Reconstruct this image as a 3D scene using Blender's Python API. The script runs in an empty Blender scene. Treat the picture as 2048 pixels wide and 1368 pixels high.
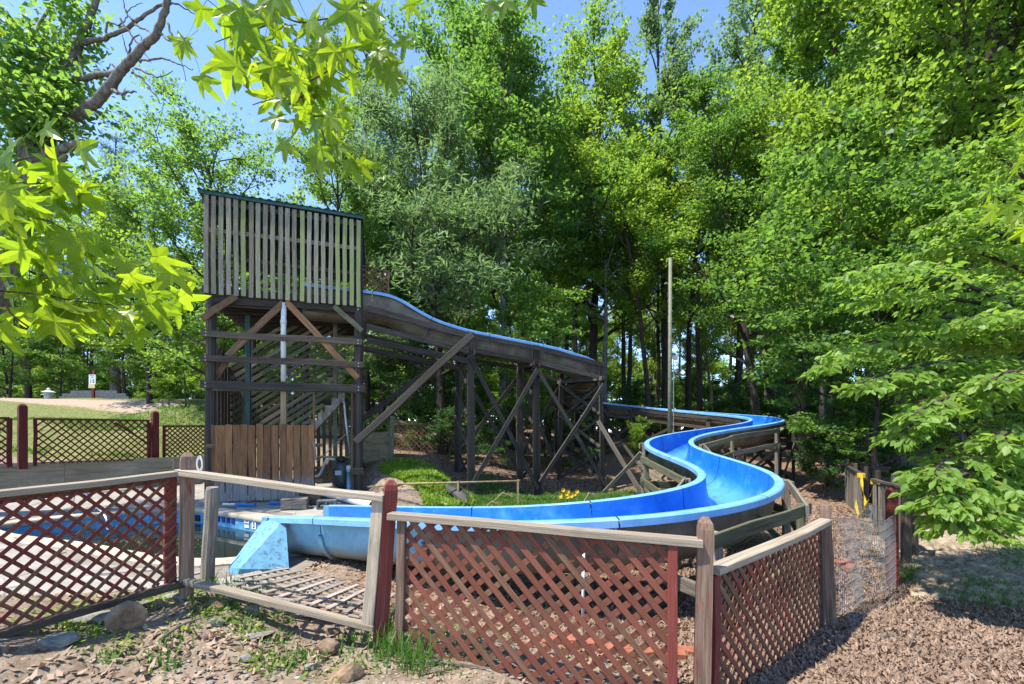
import bpy, math, random
import numpy as np
from mathutils import Matrix, Vector
from mathutils.geometry import tessellate_polygon

random.seed(7)
RNG = np.random.default_rng(7)
scene = bpy.context.scene
col = scene.collection
R = math.radians

# ------------------------------------------------------------------ camera
FPX, CX, HZ = 910.0, 1024.0, 860.0         # focal length in photo pixels, principal column, horizon row
EYE = Vector((0, 0, 1.73))
cam_d = bpy.data.cameras.new('camera')
cam_d.sensor_width = 36.0
cam_d.lens = 36.0 * FPX / 2048.0
cam_d.shift_y = (HZ - 684.0) / 2048.0
cam_d.clip_start, cam_d.clip_end = 0.05, 600.0
cam = bpy.data.objects.new('camera', cam_d)
col.objects.link(cam)
cam.location = EYE
cam.rotation_euler = (R(90), 0, 0)
scene.camera = cam

# ------------------------------------------------------------------ light
SUN_DIR = Vector((-0.88, -0.40, 0.0)).normalized()      # horizontal direction towards the sun
SUN_EL = 62.0
world = bpy.data.worlds.new('World')
scene.world = world
world.use_nodes = True
wn = world.node_tree.nodes
wl = world.node_tree.links
bg = wn['Background']
sky = wn.new('ShaderNodeTexSky')
sky.sky_type = 'NISHITA'
sky.sun_disc = False
sky.sun_elevation = R(SUN_EL)
sky.sun_rotation = math.atan2(SUN_DIR.x, SUN_DIR.y)
sky.air_density, sky.dust_density, sky.ozone_density = 0.68, 0.0, 4.0
wl.new(sky.outputs[0], bg.inputs['Color'])
bg.inputs['Strength'].default_value = 0.15
sun_d = bpy.data.lights.new('sun', 'SUN')
sun_d.energy = 3.1
sun_d.angle = R(1.0)
sun_d.color = (1.0, 0.95, 0.86)
sun = bpy.data.objects.new('sun', sun_d)
col.objects.link(sun)
ce = math.cos(R(SUN_EL))
sun.rotation_euler = (-Vector((SUN_DIR.x * ce, SUN_DIR.y * ce, math.sin(R(SUN_EL))))).to_track_quat('-Z', 'Y').to_euler()
vs = scene.view_settings
vs.view_transform = 'Standard'
vs.look = 'None'
vs.exposure = 1.75
vs.gamma = 1.0
vs.use_curve_mapping = False
scene.cycles.max_bounces = 10
scene.cycles.diffuse_bounces = 6
scene.cycles.glossy_bounces = 3
scene.cycles.transmission_bounces = 6

# ------------------------------------------------------------------ helpers
WM = {}


def link(name, data, parent=None, M=None):
    M = M if M is not None else Matrix()
    o = bpy.data.objects.new(name, data)
    col.objects.link(o)
    if parent is not None:
        o.parent = parent
        o.matrix_basis = WM[parent.name].inverted() @ M
    else:
        o.matrix_basis = M
    WM[o.name] = M.copy()
    return o


def tag(o, label=None, cat=None, group=None, kind=None):
    if label: o['label'] = label
    if cat: o['category'] = cat
    if group: o['group'] = group
    if kind: o['kind'] = kind
    return o


def thing(name, label, cat, loc=(0, 0, 0), group=None):
    return tag(link(name, None, None, Matrix.Translation(Vector(loc))), label, cat, group)


def P(px, py, D):
    """the world point seen at photo pixel (px, py) at depth D along the view axis"""
    return Vector(((px - CX) / FPX * D, D, EYE.z - (py - HZ) / FPX * D))


def on_plane(px, py, o, n):
    d = Vector(((px - CX) / FPX, 1.0, -(py - HZ) / FPX))
    t = (Vector(o) - EYE).dot(n) / d.dot(n)
    return EYE + d * t


def setmat(o, m):
    for s in o.material_slots:
        s.link = 'OBJECT'
        s.material = m
    return o


def mk_mesh(name, verts, faces, mats=(), mi=None, smooth=False):
    me = bpy.data.meshes.new(name)
    me.from_pydata([tuple(v) for v in verts], [], faces)
    for m in mats: me.materials.append(m)
    if mi is not None:
        me.polygons.foreach_set('material_index', np.asarray(mi, dtype=np.int32))
    if smooth:
        me.polygons.foreach_set('use_smooth', np.ones(len(me.polygons), dtype=bool))
    me.update()
    return me


def quads_mesh(name, V, nv, mat=None, tris=False, idx=None):
    """V: (N*nv, 3) array, N islands sharing one local face list idx (list of tuples)"""
    N = len(V) // nv
    me = bpy.data.meshes.new(name)
    me.vertices.add(len(V))
    me.vertices.foreach_set('co', np.ascontiguousarray(V, dtype=np.float32).ravel())
    loops = np.concatenate([np.asarray(f) for f in idx])
    lens = np.asarray([len(f) for f in idx])
    L = (loops[None, :] + (np.arange(N) * nv)[:, None]).ravel().astype(np.int32)
    n_l = np.tile(lens, N)
    starts = np.concatenate([[0], np.cumsum(n_l)[:-1]]).astype(np.int32)
    me.loops.add(len(L))
    me.loops.foreach_set('vertex_index', L)
    me.polygons.add(len(n_l))
    me.polygons.foreach_set('loop_start', starts)
    me.update(calc_edges=True)
    if mat: me.materials.append(mat)
    return me


class Geo:
    """collects boxes and tubes for ONE mesh"""
    def __init__(s): s.v, s.f = [], []

    def add(s, v, f):
        b = len(s.v)
        s.v += [tuple(x) for x in v]
        s.f += [tuple(i + b for i in q) for q in f]

    def box(s, c, size, rot=None):
        M = Matrix.Translation(Vector(c)) @ (rot.to_4x4() if rot is not None else Matrix())
        x, y, z = [k / 2 for k in size]
        v = [M @ Vector(p) for p in ((-x, -y, -z), (x, -y, -z), (x, y, -z), (-x, y, -z), (-x, -y, z), (x, -y, z), (x, y, z), (-x, y, z))]
        s.add(v, [(0, 3, 2, 1), (4, 5, 6, 7), (0, 1, 5, 4), (1, 2, 6, 5), (2, 3, 7, 6), (3, 0, 4, 7)])

    def tube(s, pts, rad, n=8, caps=True):
        pts = [Vector(p) for p in pts]
        if not hasattr(rad, '__len__'): rad = [rad] * len(pts)
        b = len(s.v)
        ref = None
        for i, p in enumerate(pts):
            t = (pts[min(i + 1, len(pts) - 1)] - pts[max(i - 1, 0)])
            t = t.normalized() if t.length > 1e-9 else Vector((0, 0, 1))
            if ref is None:
                ref = Vector((1, 0, 0)) if abs(t.x) < 0.8 else Vector((0, 1, 0))
            ref = (ref - t * ref.dot(t)).normalized()
            w = t.cross(ref)
            for k in range(n):
                a = 2 * math.pi * k / n
                s.v.append(tuple(p + (ref * math.cos(a) + w * math.sin(a)) * rad[i]))
        for i in range(len(pts) - 1):
            for k in range(n):
                k2 = (k + 1) % n
                s.f.append((b + i * n + k, b + i * n + k2, b + (i + 1) * n + k2, b + (i + 1) * n + k))
        if caps:
            s.f.append(tuple(b + k for k in reversed(range(n))))
            e = b + (len(pts) - 1) * n
            s.f.append(tuple(e + k for k in range(n)))

    def lathe(s, prof, c=(0, 0, 0), n=20):
        b = len(s.v)
        for (r, z) in prof:
            for k in range(n):
                a = 2 * math.pi * k / n
                s.v.append((c[0] + r * math.cos(a), c[1] + r * math.sin(a), c[2] + z))
        for i in range(len(prof) - 1):
            for k in range(n):
                k2 = (k + 1) % n
                s.f.append((b + i * n + k, b + i * n + k2, b + (i + 1) * n + k2, b + (i + 1) * n + k))
        s.f.append(tuple(b + k for k in reversed(range(n))))
        e = b + (len(prof) - 1) * n
        s.f.append(tuple(e + k for k in range(n)))

    def build(s, name, mat, parent=None, M=None, smooth=False):
        me = mk_mesh(name, s.v, s.f, [mat], smooth=smooth)
        if parent is not None and M is None:
            # vertices were given in world space
            me.transform(WM[parent.name].inverted())
            return link(name, me, parent, WM[parent.name])
        return link(name, me, parent, M)


# a board is a unit bar scaled to size: x = width, y = thickness, z = length
def board_variant(seed, top=None):
    rg = random.Random(seed)
    c = 0.06
    ring = [(-.5 + c, -.5), (.5 - c, -.5), (.5, -.5 + c), (.5, .5 - c), (.5 - c, .5), (-.5 + c, .5), (-.5, .5 - c), (-.5, -.5 + c)]
    zs = [-.5, -.17, .17, .5]
    bow = [(0, 0)] + [(rg.uniform(-.10, .10), rg.uniform(-.28, .28)) for _ in range(2)] + [(0, 0)]
    v, f = [], []
    for i, z in enumerate(zs):
        for (x, y) in ring:
            zz = z
            if i == 3 and top == 'round':
                zz = z - 0.022 * (abs(x) * 2) ** 2.5
            if i in (0, 3) and top != 'round':
                zz = z + x * rg.uniform(-.002, .002)
            v.append((x + bow[i][0], y + bow[i][1], zz))
    for i in range(3):
        for k in range(8):
            k2 = (k + 1) % 8
            f.append((i * 8 + k, i * 8 + k2, i * 8 + 8 + k2, i * 8 + 8 + k))
    f.append(tuple(reversed(range(8))))
    f.append(tuple(range(24, 32)))
    return f, v


class _B: pass


MATS = {}


def make_board_meshes():
    out = []
    for i in range(7):
        f, v = board_variant(100 + i)
        out.append(mk_mesh('board', v, f, [MATS['wood_dark']]))
    _B.plain = out
    out = []
    for i in range(3):
        f, v = board_variant(200 + i, 'round')
        out.append(mk_mesh('picket_board', v, f, [MATS['wood_dark']]))
    _B.round = out
    # square post with a chamfered pyramid head (the head takes the top 6 %)
    v, f = [], []
    for z, s in ((-.5, .5), (-.1, .51), (.2, .49), (.445, .5), (.475, .44), (.5, .2)):
        v += [(-s, -s, z), (s, -s, z), (s, s, z), (-s, s, z)]
    for i in range(5):
        for k in range(4):
            k2 = (k + 1) % 4
            f.append((i * 4 + k, i * 4 + k2, i * 4 + 4 + k2, i * 4 + 4 + k))
    f += [(3, 2, 1, 0), (20, 21, 22, 23)]
    _B.post = [mk_mesh('square_post', v, f, [MATS['wood_dark']])]
    # round pole
    g = Geo()
    g.tube([(0, 0, -.5), (.03, .02, -.2), (-.02, .01, .15), (0, 0, .47), (0, 0, .5)], [.5, .49, .48, .47, .40], 10)
    _B.pole = [mk_mesh('round_pole', g.v, g.f, [MATS['wood_dark']])]


_bc = [0]


def board(name, p0, p1, w, t, m, parent, nrm=(0, -1, 0), kind='plain', label=None):
    p0, p1 = Vector(p0), Vector(p1)
    z = (p1 - p0)
    L = z.length
    z.normalize()
    y = Vector(nrm)
    y = (y - z * y.dot(z)).normalized()
    x = y.cross(z)
    M = Matrix.Translation((p0 + p1) / 2) @ Matrix((x, y, z)).transposed().to_4x4() @ Matrix.Diagonal((w, t, L, 1))
    pool = getattr(_B, kind)
    _bc[0] += 1
    o = link(name, pool[_bc[0] % len(pool)], parent, M)
    setmat(o, MATS[m])
    if label: o['label'] = label
    return o
# ------------------------------------------------------------------ materials
class NT:
    def __init__(s, name):
        s.m = bpy.data.materials.new(name)
        s.m.use_nodes = True
        s.t = s.m.node_tree
        s.n, s.l = s.t.nodes, s.t.links
        s.b = s.n['Principled BSDF']
        s.out = s.n['Material Output']
        MATS[name] = s.m

    def node(s, typ, **kw):
        nd = s.n.new('ShaderNode' + typ)
        for k, v in kw.items():
            if k.startswith('i_'):
                nd.inputs[k[2:].replace('_', ' ')].default_value = v
            else:
                setattr(nd, k, v)
        return nd

    def link(s, a, b): s.l.new(a, b)

    def coords(s, which='Object', scale=(1, 1, 1), rand=True, rot=(0, 0, 0)):
        tc = s.node('TexCoord')
        out = tc.outputs[which]
        if rand:
            oi = s.node('ObjectInfo')
            mul = s.node('VectorMath', operation='SCALE')
            mul.inputs[0].default_value = (37.0, 53.0, 71.0)
            s.link(oi.outputs['Random'], mul.inputs['Scale'])
            add = s.node('VectorMath', operation='ADD')
            s.link(out, add.inputs[0]); s.link(mul.outputs[0], add.inputs[1])
            out = add.outputs[0]
        mp = s.node('Mapping')
        mp.inputs['Scale'].default_value = scale
        mp.inputs['Rotation'].default_value = rot
        s.link(out, mp.inputs['Vector'])
        return mp.outputs[0]

    def noise(s, vec, scale=1.0, detail=4, rough=0.6, dist=0.0):
        nd = s.node('TexNoise')
        nd.inputs['Scale'].default_value = scale
        nd.inputs['Detail'].default_value = detail
        nd.inputs['Roughness'].default_value = rough
        nd.inputs['Distortion'].default_value = dist
        if vec is not None: s.link(vec, nd.inputs['Vector'])
        return nd.outputs['Fac']

    def ramp(s, fac, stops, interp='LINEAR'):
        nd = s.node('ValToRGB')
        cr = nd.color_ramp
        cr.interpolation = interp
        while len(cr.elements) < len(stops): cr.elements.new(0.5)
        for e, (p, c) in zip(cr.elements, stops):
            e.position = p
            e.color = (c[0], c[1], c[2], 1) if hasattr(c, '__len__') else (c, c, c, 1)
        s.link(fac, nd.inputs['Fac'])
        return nd.outputs['Color']

    def mix(s, fac, a, b, mode='MIX'):
        nd = s.node('MixRGB', blend_type=mode)
        for k, x in ((0, fac), (1, a), (2, b)):
            if hasattr(x, 'is_linked'): s.link(x, nd.inputs[k])
            elif k == 0: nd.inputs[0].default_value = x
            else: nd.inputs[k].default_value = (x[0], x[1], x[2], 1)
        return nd.outputs[0]

    def math(s, op, a, b=None):
        nd = s.node('Math', operation=op)
        for k, x in ((0, a), (1, b)):
            if x is None: continue
            if hasattr(x, 'is_linked'): s.link(x, nd.inputs[k])
            else: nd.inputs[k].default_value = x
        return nd.outputs[0]

    def bump(s, h, strength=0.3, dist=0.01):
        nd = s.node('Bump')
        nd.inputs['Strength'].default_value = strength
        nd.inputs['Distance'].default_value = dist
        s.link(h, nd.inputs['Height'])
        s.link(nd.outputs[0], s.b.inputs['Normal'])
        return nd

    def fin(s, color, rough=0.8, spec=0.3):
        if hasattr(color, 'is_linked'): s.link(color, s.b.inputs['Base Color'])
        else: s.b.inputs['Base Color'].default_value = (*color, 1)
        s.b.inputs['Roughness'].default_value = rough
        s.b.inputs['Specular IOR Level'].default_value = spec
        return s.m


def hexl(h):
    """sRGB hex to linear"""
    c = [int(h[i:i + 2], 16) / 255 for i in (0, 2, 4)]
    return tuple(x / 12.92 if x <= 0.04045 else ((x + 0.055) / 1.055) ** 2.4 for x in c)


def wood(name, c1, c2, dark, paint=None, peel=0.5, moss=None, mossamt=0.5, scale=(7, 7, 2.2), var=0.35, unit=True):
    t = NT(name)
    v = t.coords('Object', scale)
    g = t.noise(v, 1.0, 6, 0.7, 0.4)
    c = t.ramp(g, [(0.28, dark), (0.45, c1), (0.68, c2)])
    v2 = t.coords('Object', (1.6, 1.6, 3.0) if unit else (1.2, 1.2, 1.2))
    g2 = t.noise(v2, 1.3, 4, 0.65)
    c = t.mix(t.ramp(g2, [(0.42, 0.0), (0.62, 0.75)]), c, t.mix(0.45, c, dark))
    if moss:
        g3 = t.noise(t.coords('Object', (1.2, 1.2, 2.0)), 1.7, 5, 0.7)
        c = t.mix(t.ramp(g3, [(1 - mossamt - .12, 0.0), (1 - mossamt + .12, 0.8)]), c, moss)
    if paint:
        g4 = t.noise(t.coords('Object', (3.0, 3.0, 2.4)), 1.2, 8, 0.75, 0.3)
        pc = t.mix(t.ramp(g, [(0.3, 0.0), (0.7, 1.0)]), [x * 0.75 for x in paint], [min(x * 1.15, 1) for x in paint])
        c = t.mix(t.ramp(g4, [(peel - .03, 1.0), (peel + .03, 0.0)]), c, pc)
    oi = t.node('ObjectInfo')
    hv = t.node('HueSaturation')
    val = t.math('ADD', t.math('MULTIPLY', oi.outputs['Random'], var * 2), 1 - var)
    t.link(val, hv.inputs['Value'])
    hv.inputs['Saturation'].default_value = 1.0
    t.link(c, hv.inputs['Color'])
    t.bump(g, 0.5, 0.006)
    return t.fin(hv.outputs[0], 0.85, 0.2)


wood('wood_dark', (.085, .062, .045), (.14, .108, .08), (.022, .017, .014))
wood('wood_black', (.045, .038, .032), (.085, .070, .056), (.013, .011, .010))
wood('wood_grey', (.17, .145, .115), (.29, .255, .21), (.045, .037, .03))
wood('wood_trestle', (.048, .039, .031), (.098, .083, .065), (.014, .012, .010), var=.4)
wood('wood_slat', (.205, .185, .15), (.345, .32, .27), (.04, .032, .024), moss=(.22, .235, .10), mossamt=.45, var=.22)
wood('wood_slat_mossy', (.27, .27, .19), (.40, .40, .30), (.085, .08, .05), moss=(.20, .23, .075), mossamt=.62, var=.22)
wood('wood_brown', (.15, .085, .045), (.23, .14, .08), (.05, .03, .02))
wood('wood_green', (.13, .13, .075), (.20, .19, .115), (.04, .04, .025))

wood('wood_rail', (.29, .235, .165), (.41, .35, .27), (.11, .085, .06), var=.15)
wood('paint_red', (.17, .10, .065), (.26, .175, .12), (.06, .035, .025), paint=(.165, .04, .03), peel=.62, var=.2)
wood('paint_maroon', (.10, .06, .045), (.16, .10, .075), (.04, .02, .018), paint=(.095, .022, .020), peel=.66, var=.2)
wood('paint_red_worn', (.16, .10, .07), (.27, .19, .13), (.06, .04, .03), paint=(.16, .037, .03), peel=.42, var=.2)
wood('lattice_red', (.15, .078, .04), (.22, .13, .075), (.05, .025, .016), paint=(.18, .062, .038), peel=.60, var=.16)
wood('lattice_brown', (.15, .09, .05), (.22, .14, .085), (.07, .04, .024), paint=(.15, .055, .034), peel=.50, var=.16)
wood('lattice_bare', (.32, .265, .21), (.46, .40, .33), (.14, .105, .08), var=.25)
wood('plywood', (.19, .15, .085), (.27, .22, .13), (.08, .06, .035), scale=(3, 3, 9), unit=False, var=.12)
wood('retain_board', (.20, .18, .13), (.29, .265, .20), (.11, .09, .06), scale=(1.2, 1.2, 9), unit=False, var=.05)


def plain(name, c, rough=0.5, metal=0.0, spec=0.5, nz=None):
    t = NT(name)
    if nz:
        n1 = t.noise(t.coords('Object', (1, 1, 1)), nz[0], 5, 0.65)
        t.fin(t.ramp(n1, [(0.35, [x * nz[1] for x in c]), (0.65, c)]), rough, spec)
        t.bump(n1, 0.15, 0.004)
    else:
        t.fin(c, rough, spec)
    t.b.inputs['Metallic'].default_value = metal
    return t.m


plain('pvc_white', (.68, .69, .67), .45, nz=(6, .8))
plain('paint_teal', (.02, .075, .07), .6, nz=(5, .6))
plain('roof_green', (.015, .06, .055), .5, nz=(3, .6))
plain('tank_grey', (.055, .06, .06), .4, nz=(4, .8))
plain('black_plastic', (.012, .012, .013), .35)
plain('blue_plastic', (.02, .22, .55), .4, nz=(8, .7))
plain('chlorine_blue', (.22, .45, .55), .4)
plain('steel', (.6, .61, .62), .18, metal=1.0)
plain('galv', (.30, .30, .29), .45, metal=.6)
plain('sign_white', (.72, .73, .74), .5)
plain('sign_yellow', (.55, .45, .22), .6)
plain('ink_black', (.012, .012, .014), .6)
plain('tape_yellow', (.55, .36, .01), .5)
plain('stone_white', (.55, .56, .56), .8, nz=(6, .7))
plain('block_grey', (.11, .125, .13), .85, nz=(5, .6))
plain('tile_blue', (.10, .32, .52), .25)
plain('tile_navy', (.015, .035, .14), .25)
plain('tarp_dark', (.035, .036, .036), .6, nz=(7, .5))
plain('brick_red', (.34, .11, .055), .85, nz=(9, .6))
plain('paper_label', (.45, .46, .45), .6)
plain('petal_yellow', (.75, .42, .01), .6)
plain('dry_stem', (.38, .27, .13), .8)
plain('turf_green', (.03, .13, .05), .9, nz=(3, .6))
plain('pole_green', (.16, .17, .11), .7, nz=(9, .6))
plain('road_far', (.33, .26, .20), .9, nz=(1.2, .75))


def flume_mats():
    t = NT('flume_blue')
    n1 = t.noise(t.coords('Object', (1, 1, 1), rand=False), 2.2, 5, 0.6)
    n2 = t.noise(t.coords('Object', (1, 1, 1), rand=False), 14, 4, 0.7)
    c = t.ramp(n1, [(0.3, (.008, .115, .47)), (0.55, (.013, .155, .57)), (0.72, (.07, .27, .64))])
    c = t.mix(t.ramp(n2, [(0.60, 0.0), (0.78, 0.35)]), c, (.22, .42, .66))
    fl = t.node('Attribute', attribute_name='floor').outputs['Fac']      # the ridden floor is worn paler
    n3 = t.noise(t.coords('Object', (1, 1, 1), rand=False), 5.0, 6, .7, .6)
    wear = t.ramp(t.math('ADD', fl, t.math('MULTIPLY', t.math('SUBTRACT', n3, .5), .8)), [(.55, 0.0), (1.05, .75)])
    c = t.mix(wear, c, (.09, .29, .62))
    n4 = t.noise(t.coords('Object', (1, 1, 1), rand=False), 22.0, 3, .8, 1.5)
    c = t.mix(t.math('MULTIPLY', t.ramp(n4, [(.63, 0.0), (.70, .8)]), t.ramp(fl, [(.5, .25), (.9, 1.0)])), c, (.20, .22, .20))
    t.fin(c, .32, .5)
    t.link(t.ramp(n1, [(0.3, .24), (0.7, .45)]), t.b.inputs['Roughness'])
    t = NT('flume_rim')
    n1 = t.noise(t.coords('Object', (1, 1, 1), rand=False), 3.0, 6, 0.7)
    c = t.ramp(n1, [(0.3, (.10, .27, .56)), (0.6, (.18, .38, .66)), (0.8, (.32, .50, .70))])
    t.fin(c, .45, .4)
    t = NT('flume_shell')
    n1 = t.noise(t.coords('Object', (1, 1, 1), rand=False), 2.5, 6, 0.7)
    c = t.ramp(n1, [(0.28, (.055, .045, .032)), (0.5, (.135, .115, .085)), (0.72, (.20, .185, .14))])
    t.fin(c, .6, .35)
    t.bump(n1, .2, .01)
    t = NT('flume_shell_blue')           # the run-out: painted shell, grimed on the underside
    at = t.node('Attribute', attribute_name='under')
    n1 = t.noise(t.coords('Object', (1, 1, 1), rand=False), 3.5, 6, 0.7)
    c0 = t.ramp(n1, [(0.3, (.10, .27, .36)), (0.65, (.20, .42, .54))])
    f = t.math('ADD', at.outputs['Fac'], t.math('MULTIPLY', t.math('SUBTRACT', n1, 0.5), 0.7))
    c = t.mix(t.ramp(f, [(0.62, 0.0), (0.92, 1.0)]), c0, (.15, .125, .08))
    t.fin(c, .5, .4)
    t = NT('outlet_paint')
    n1 = t.noise(t.coords('Object', (1, 1, 1), rand=False), 5, 7, 0.75)
    n2 = t.noise(t.coords('Object', (1, 1, 1), rand=False), 16, 5, 0.75)
    c = t.ramp(n1, [(0.3, (.07, .21, .32)), (0.65, (.125, .31, .46))])
    c = t.mix(t.ramp(n2, [(0.50, 0.0), (0.64, 0.85)]), c, (.045, .09, .09))
    t.fin(c, .6, .35)
    t.bump(n2, .3, .006)


flume_mats()


def leaf(name, c1, c2, trans, rough=0.48, mixf=0.45, spec=0.4):
    t = NT(name)
    gi = t.node('NewGeometry')
    oi = t.node('ObjectInfo')
    f = t.math('ADD', t.math('MULTIPLY', gi.outputs['Random Per Island'], 0.6), t.math('MULTIPLY', oi.outputs['Random'], 0.4))
    c = t.ramp(f, [(0.1, c1), (0.9, c2)])
    t.fin(c, rough, spec)
    tr = t.node('BsdfTranslucent')
    t.link(t.mix(1.0, c, trans, 'MULTIPLY'), tr.inputs['Color'])
    mx = t.node('MixShader')
    mx.inputs[0].default_value = mixf
    t.link(t.b.outputs[0], mx.inputs[1]); t.link(tr.outputs[0], mx.inputs[2])
    t.link(mx.outputs[0], t.out.inputs['Surface'])
    return t.m


leaf('leaf_mid', (.055, .120, .022), (.11, .195, .036), (2.8, 2.6, 1.8), mixf=.55)
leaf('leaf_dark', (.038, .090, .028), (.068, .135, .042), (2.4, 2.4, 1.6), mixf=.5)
leaf('leaf_light', (.092, .170, .024), (.15, .24, .036), (2.7, 2.4, 1.5), mixf=.55)
leaf('leaf_pale', (.085, .135, .055), (.135, .19, .085), (2.0, 2.2, 1.5), mixf=.5)
leaf('leaf_pine', (.035, .060, .040), (.060, .085, .055), (1.2, 1.4, 1.1), mixf=.2)
leaf('leaf_star', (.065, .14, .012), (.19, .265, .020), (2.7, 2.5, 1.0), rough=.35, mixf=.6)
leaf('leaf_dogwood', (.13, .225, .035), (.20, .30, .055), (2.3, 2.2, 1.4), mixf=.5)
leaf('leaf_litter', (.11, .068, .047), (.36, .255, .18), (1.2, 1.1, 1.0), rough=.75, mixf=.12, spec=.25)
leaf('grass_blade', (.045, .12, .015), (.10, .20, .03), (2.0, 2.0, 1.2), mixf=.4)
leaf('cover_bright', (.12, .22, .020), (.20, .29, .030), (2.0, 1.9, 1.2), mixf=.4)


def bark(name, a, b, d):
    t = NT(name)
    v = t.coords('Object', (6, 6, 1.4))
    g = t.noise(v, 2.2, 7, 0.7, 0.5)
    c = t.ramp(g, [(0.3, d), (0.5, a), (0.75, b)])
    t.bump(g, .8, .02)
    t.fin(c, .9, .15)


bark('bark_dark', (.050, .040, .032), (.095, .08, .066), (.018, .014, .012))
bark('bark_grey', (.13, .12, .105), (.25, .235, .21), (.04, .035, .03))
bark('bark_twig', (.09, .065, .045), (.15, .11, .08), (.04, .03, .02))


def ground_mat():
    t = NT('ground_soil')
    pos = t.node('NewGeometry').outputs['Position']

    def nz(sc, det=5, ro=.65, di=0.0): return t.noise(pos, sc, det, ro, di)

    def vor(sc, feat='F1', rnd=1.0):
        nd = t.node('TexVoronoi', feature=feat)
        nd.inputs['Scale'].default_value = sc
        nd.inputs['Randomness'].default_value = rnd
        t.link(pos, nd.inputs['Vector'])
        return nd
    at = {k: t.node('Attribute', attribute_name=k).outputs['Fac'] for k in ('grass', 'litter', 'road')}
    n1, n2, n3 = nz(1.3), nz(9, 6, .7), nz(40, 4, .7)
    dirt = t.ramp(n2, [(0.3, (.115, .083, .058)), (0.5, (.215, .168, .122)), (0.72, (.34, .285, .22))])
    dirt = t.mix(t.ramp(n1, [(0.4, 0.0), (0.65, 0.3)]), dirt, (.22, .13, .08))
    pv = vor(22)
    dirt = t.mix(t.ramp(pv.outputs['Distance'], [(0.12, 0.55), (0.3, 0.0)]), dirt, (.40, .35, .29))
    lv = vor(24)
    lit = t.ramp(t.math('MULTIPLY', lv.outputs['Color'], 1.0), [(0.1, (.055, .032, .022)), (0.45, (.19, .115, .075)), (0.75, (.30, .20, .14)), (0.95, (.42, .31, .23))])
    lit = t.mix(t.ramp(n3, [(0.35, 0.6), (0.55, 0.0)]), lit, (.04, .025, .018))
    gr = t.ramp(n2, [(0.3, (.06, .09, .022)), (0.5, (.13, .145, .045)), (0.68, (.25, .205, .11))])
    rd = t.ramp(n2, [(0.3, (.24, .17, .12)), (0.7, (.40, .31, .24))])

    def edge(a, amt=0.9): return t.ramp(t.math('ADD', a, t.math('MULTIPLY', t.math('SUBTRACT', nz(3.5, 6, .7), 0.5), amt)), [(0.42, 0.0), (0.58, 1.0)])
    c = t.mix(edge(at['litter'], .6), dirt, lit)
    c = t.mix(edge(at['grass']), c, gr)
    c = t.mix(edge(at['road'], .6), c, rd)
    h = t.math('ADD', n2, t.math('MULTIPLY', n3, 0.5))
    t.bump(h, .7, .03)
    t.fin(c, .95, .1)


ground_mat()


def deck_mats():
    for nm, lo, hi in (('deck_stone', (.21, .19, .16), (.32, .295, .255)), ('coping', (.34, .27, .19), (.47, .40, .31))):
        t = NT(nm)
        v = t.coords('Object', (1, 1, 1), rand=True)
        n1, n2 = t.noise(v, 2.2, 5, .65), t.noise(v, 30, 4, .7)
        c = t.ramp(n1, [(0.3, lo), (0.7, hi)])
        c = t.mix(t.ramp(n2, [(0.55, 0.0), (0.75, 0.3)]), c, (.2, .17, .13))
        t.fin(c, .8, .25)
        t.bump(n2, .25, .004)
    t = NT('deck_joint')
    n1 = t.noise(t.coords('Object', (1, 1, 1), rand=False), 3, 5, .65)
    t.fin(t.ramp(n1, [(0.3, (.15, .125, .10)), (0.7, (.26, .23, .19))]), .9, .15)
    t = NT('pool_wall')
    br = t.node('TexBrick')
    t.link(t.node('TexCoord').outputs['UV'], br.inputs['Vector'])
    br.inputs['Scale'].default_value = 1.0
    br.offset = 0.0
    br.inputs['Brick Width'].default_value = 0.15
    br.inputs['Row Height'].default_value = 0.15
    br.inputs['Mortar Size'].default_value = 0.006
    br.inputs['Color1'].default_value = (.07, .27, .48, 1)
    br.inputs['Color2'].default_value = (.15, .38, .56, 1)
    br.inputs['Mortar'].default_value = (.12, .22, .27, 1)
    n1 = t.noise(t.coords('Object', (1, 1, 1), rand=False), 4, 5, .7)
    t.fin(t.mix(t.ramp(n1, [(0.5, 0.0), (0.7, 0.4)]), br.outputs['Color'], (.16, .22, .22)), .35, .5)
    t = NT('pool_water')
    n1 = t.noise(t.coords('Object', (1, 1, 1), rand=False), 5, 2, .5)
    t.fin((.012, .020, .016), .02, .5)
    t.b.inputs['IOR'].default_value = 1.33
    t.bump(n1, .03, .01)
    for nm, a, b, d in (('rock_brown', (.22, .15, .095), (.36, .26, .17), (.09, .06, .04)), ('rock_grey', (.23, .215, .18), (.36, .345, .30), (.09, .085, .065)),
                        ('cobble', (.27, .21, .145), (.44, .37, .28), (.12, .09, .06))):
        t = NT(nm)
        v = t.coords('Object', (1, 1, 1))
        g = t.noise(v, 3.0, 7, .7, .4)
        g2 = t.noise(v, 26.0, 5, .7)
        c = t.ramp(g, [(0.3, d), (0.5, a), (0.72, b)])
        c = t.mix(t.ramp(g2, [(0.45, 0.0), (0.7, 0.35)]), c, d)
        t.fin(c, .9, .15)
        t.bump(t.math('ADD', g, t.math('MULTIPLY', g2, .5)), .6, .02)


deck_mats()


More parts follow.
